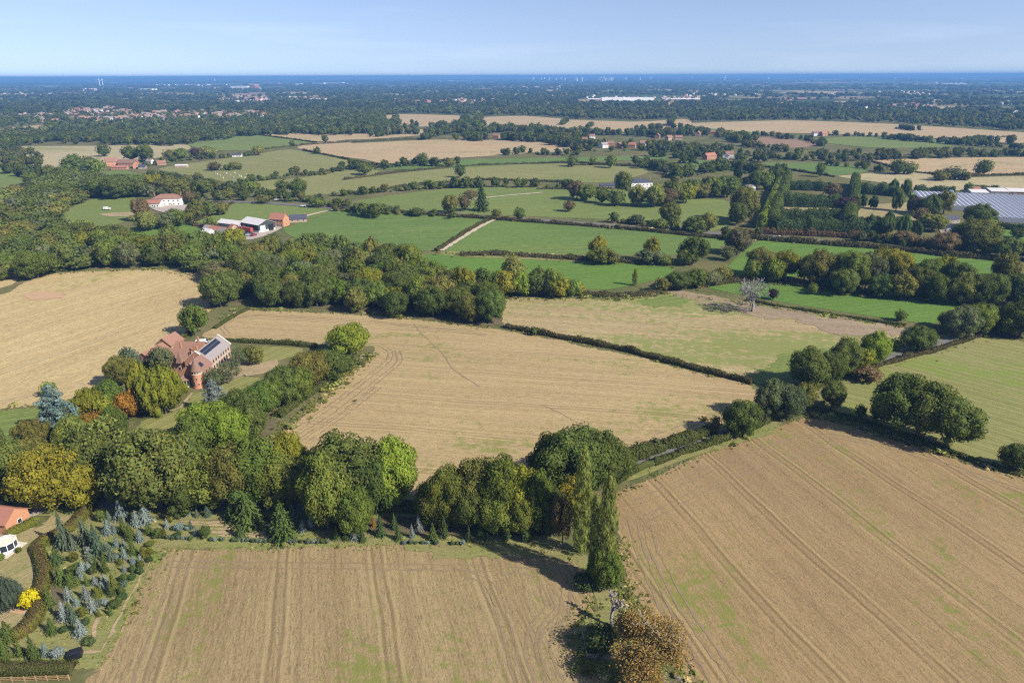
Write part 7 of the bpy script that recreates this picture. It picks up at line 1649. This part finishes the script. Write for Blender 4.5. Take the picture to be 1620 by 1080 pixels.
# settlements too far off to count, house by house in one mass
hm_, hn_, ho_ = newmat('far_settlement'); ha_ = hn_.nodes.new('ShaderNodeAttribute'); ha_.attribute_name = 'tint'; finish(hn_, ho_, ha_.outputs['Color'], 0.85)
HV = np.array(gable_wall(-.5, .5, -.5, .5, .6, .4)[0]); HQ = np.array([(0, 5, 9, 4), (1, 2, 7, 6), (4, 9, 8, 3), (3, 8, 7, 2), (0, 4, 2, 1), (5, 6, 7, 9)]); HT = np.array([(4, 3, 2), (9, 7, 8)])
Vs, Qs, Ts, qc, tc_ = [], [], [], [], []; nh = 0
PALH = [(.62, .60, .57), (.52, .40, .33), (.45, .30, .24), (.58, .52, .48), (.40, .34, .32)]
for px, py, n, sx, sy in ((60, 185, 20, 30, 4), (150, 183, 40, 50, 6), (250, 187, 30, 40, 4), (330, 185, 40, 60, 4), (400, 158, 45, 40, 3), (470, 157, 40, 36, 2.5), (640, 163, 20, 30, 3), (720, 160, 26, 40, 3), (860, 140, 24, 40, 2), (900, 154, 24, 30, 2), (1000, 157, 36, 40, 2), (1080, 157, 30, 40, 3), (1140, 150, 26, 40, 2.5), (1240, 167, 12, 16, 2), (1400, 170, 20, 50, 3), (1450, 148, 24, 50, 3), (1500, 133, 26, 50, 1.5), (300, 135, 26, 50, 1.5), (380, 140, 30, 40, 2), (540, 133, 30, 40, 1), (170, 143, 22, 50, 2), (60, 150, 20, 50, 3), (1330, 150, 18, 40, 2.5), (1590, 165, 14, 30, 3), (870, 129, 30, 40, 1), (960, 130, 34, 40, 1), (700, 127, 16, 50, .6), (1200, 129, 20, 60, 1), (90, 131, 16, 60, 1), (1050, 131, 24, 40, 1)) + tuple((float(q), float(122.8 + (k_ * 37 % 70) / 10), 9, 26, .5) for k_, q in enumerate(range(20, 1620, 52))):
    for _ in range(n):
        x, y = at(px + rt.normal() * sx * .5, max(124.2, py + rt.normal() * sy * .5)); L, Wd, h = rt.uniform(9, 22), rt.uniform(8, 12), rt.uniform(6.5, 10); a = rt.uniform(0, 3.14); d = math.hypot(x, y); k = max(1, d / 4600)
        B = HV * np.array([L * k, Wd * k, h * min(k, 1.5)]); X = B[:, 0] * math.cos(a) - B[:, 1] * math.sin(a) + x; Y = B[:, 0] * math.sin(a) + B[:, 1] * math.cos(a) + y
        Vs.append(np.stack([X, Y, B[:, 2]], 1)); Qs.append(HQ + nh * 10); Ts.append(HT + nh * 10); nh += 1
        wc = np.array(PALH[rt.integers(5)]) if d < 7000 else np.array((.8, .78, .76)) * rt.uniform(.6, 1.1); rc = np.array([(.30, .17, .13), (.26, .19, .16), (.24, .23, .24)][rt.integers(3)])
        qc.append(np.array([wc, wc, rc, rc, wc, wc])); tc_.append(np.array([wc, wc]))
tag(obj('distant_settlement', np_mesh('distant_settlement', np.concatenate(Vs), np.concatenate(Qs), np.concatenate(Ts), np.concatenate(qc), np.concatenate(tc_), hm_)), 'pale specks of far houses massed over the hazy plain', None, None, 'stuff')

# low hills on the skyline
def ridge(name, dist, amp, seed, a0, a1, mat, label, base=20.0, thick=1500.0):
    n = 160; V = []; Fc = []
    for i in range(n + 1):
        a = a0 + (a1 - a0) * i / n; env = math.sin(math.pi * i / n) ** 0.5
        h = (base + amp * (0.6 * vnoise(a * 40, 0, 5, seed) + 0.4 * vnoise(a * 40, 0, 1.3, seed + 1))) * env
        s, c = math.sin(a), math.cos(a)
        V += [((dist - thick) * s, (dist - thick) * c, -1.0 + 0.9), (dist * s, dist * c, h), ((dist + thick) * s, (dist + thick) * c, -0.1)]
        if i:
            k = 3 * i; Fc += [(k - 3, k, k + 1, k - 2), (k - 2, k + 1, k + 2, k - 1)]
    o_ = obj(name, mesh(name, V, Fc, mat, True)); 
    tag(o_, label, None, None, 'structure')
M_HILL = field_mat('hill_cover', (0.06, 0.075, 0.03), (0.10, 0.11, 0.05), (0.36, 0.29, 0.16), 0.5, 0, 0, 0.0, 0.0006, 0.0015, fine=0.004)
ridge('hills', 21000, 55, 5, math.radians(-40), math.radians(-2), M_HILL, 'low wooded ridge on the left skyline', 30)
ridge('hills', 25000, 50, 8, math.radians(8), math.radians(40), M_HILL, 'low blue ridge on the right skyline', 40)
for k_, (d_, am_, sd_, a0_, a1_, bs_, lab_) in enumerate(((7600, 16, 21, -38, -8, 4, 'nearest low rise on the left of the hazy plain'), (8800, 18, 22, 6, 38, 4, 'nearest low rise on the right of the hazy plain'), (11000, 24, 23, -30, 4, 8, 'second low rise left of the city towers'), (12500, 22, 24, 14, 40, 10, 'second low rise right of the city towers'), (15500, 30, 25, -40, -14, 14, 'third low rise below the left skyline'), (17500, 28, 26, 2, 34, 14, 'third low rise below the right skyline'))):
    ridge('hills', d_, am_, sd_, math.radians(a0_), math.radians(a1_), M_HILL, lab_, bs_, d_ * 0.035)
ridge('hills', 29000, 45, 12, math.radians(-14), math.radians(22), M_HILL, 'faint hills behind the city towers', 25)

# ------------------------------------------------------------------ the air: thin blue haze over the whole country
HB = 41000.0
V, Fc = boxv(-HB, HB, -2500, HB, -1.0, 118.0)
hz = obj('haze', mesh('haze', V, Fc)); hm, hn, ho = newmat('haze_air')
pv = hn.nodes.new('ShaderNodeVolumePrincipled'); pv.inputs['Color'].default_value = (0.17, 0.39, 0.76, 1); pv.inputs['Density'].default_value = 1.25e-4; pv.inputs['Anisotropy'].default_value = 0.0
hn.links.new(pv.outputs[0], ho.inputs['Volume'])
hz.data.materials.append(hm); tag(hz, 'thin blue haze hanging over the whole countryside', None, None, 'stuff')
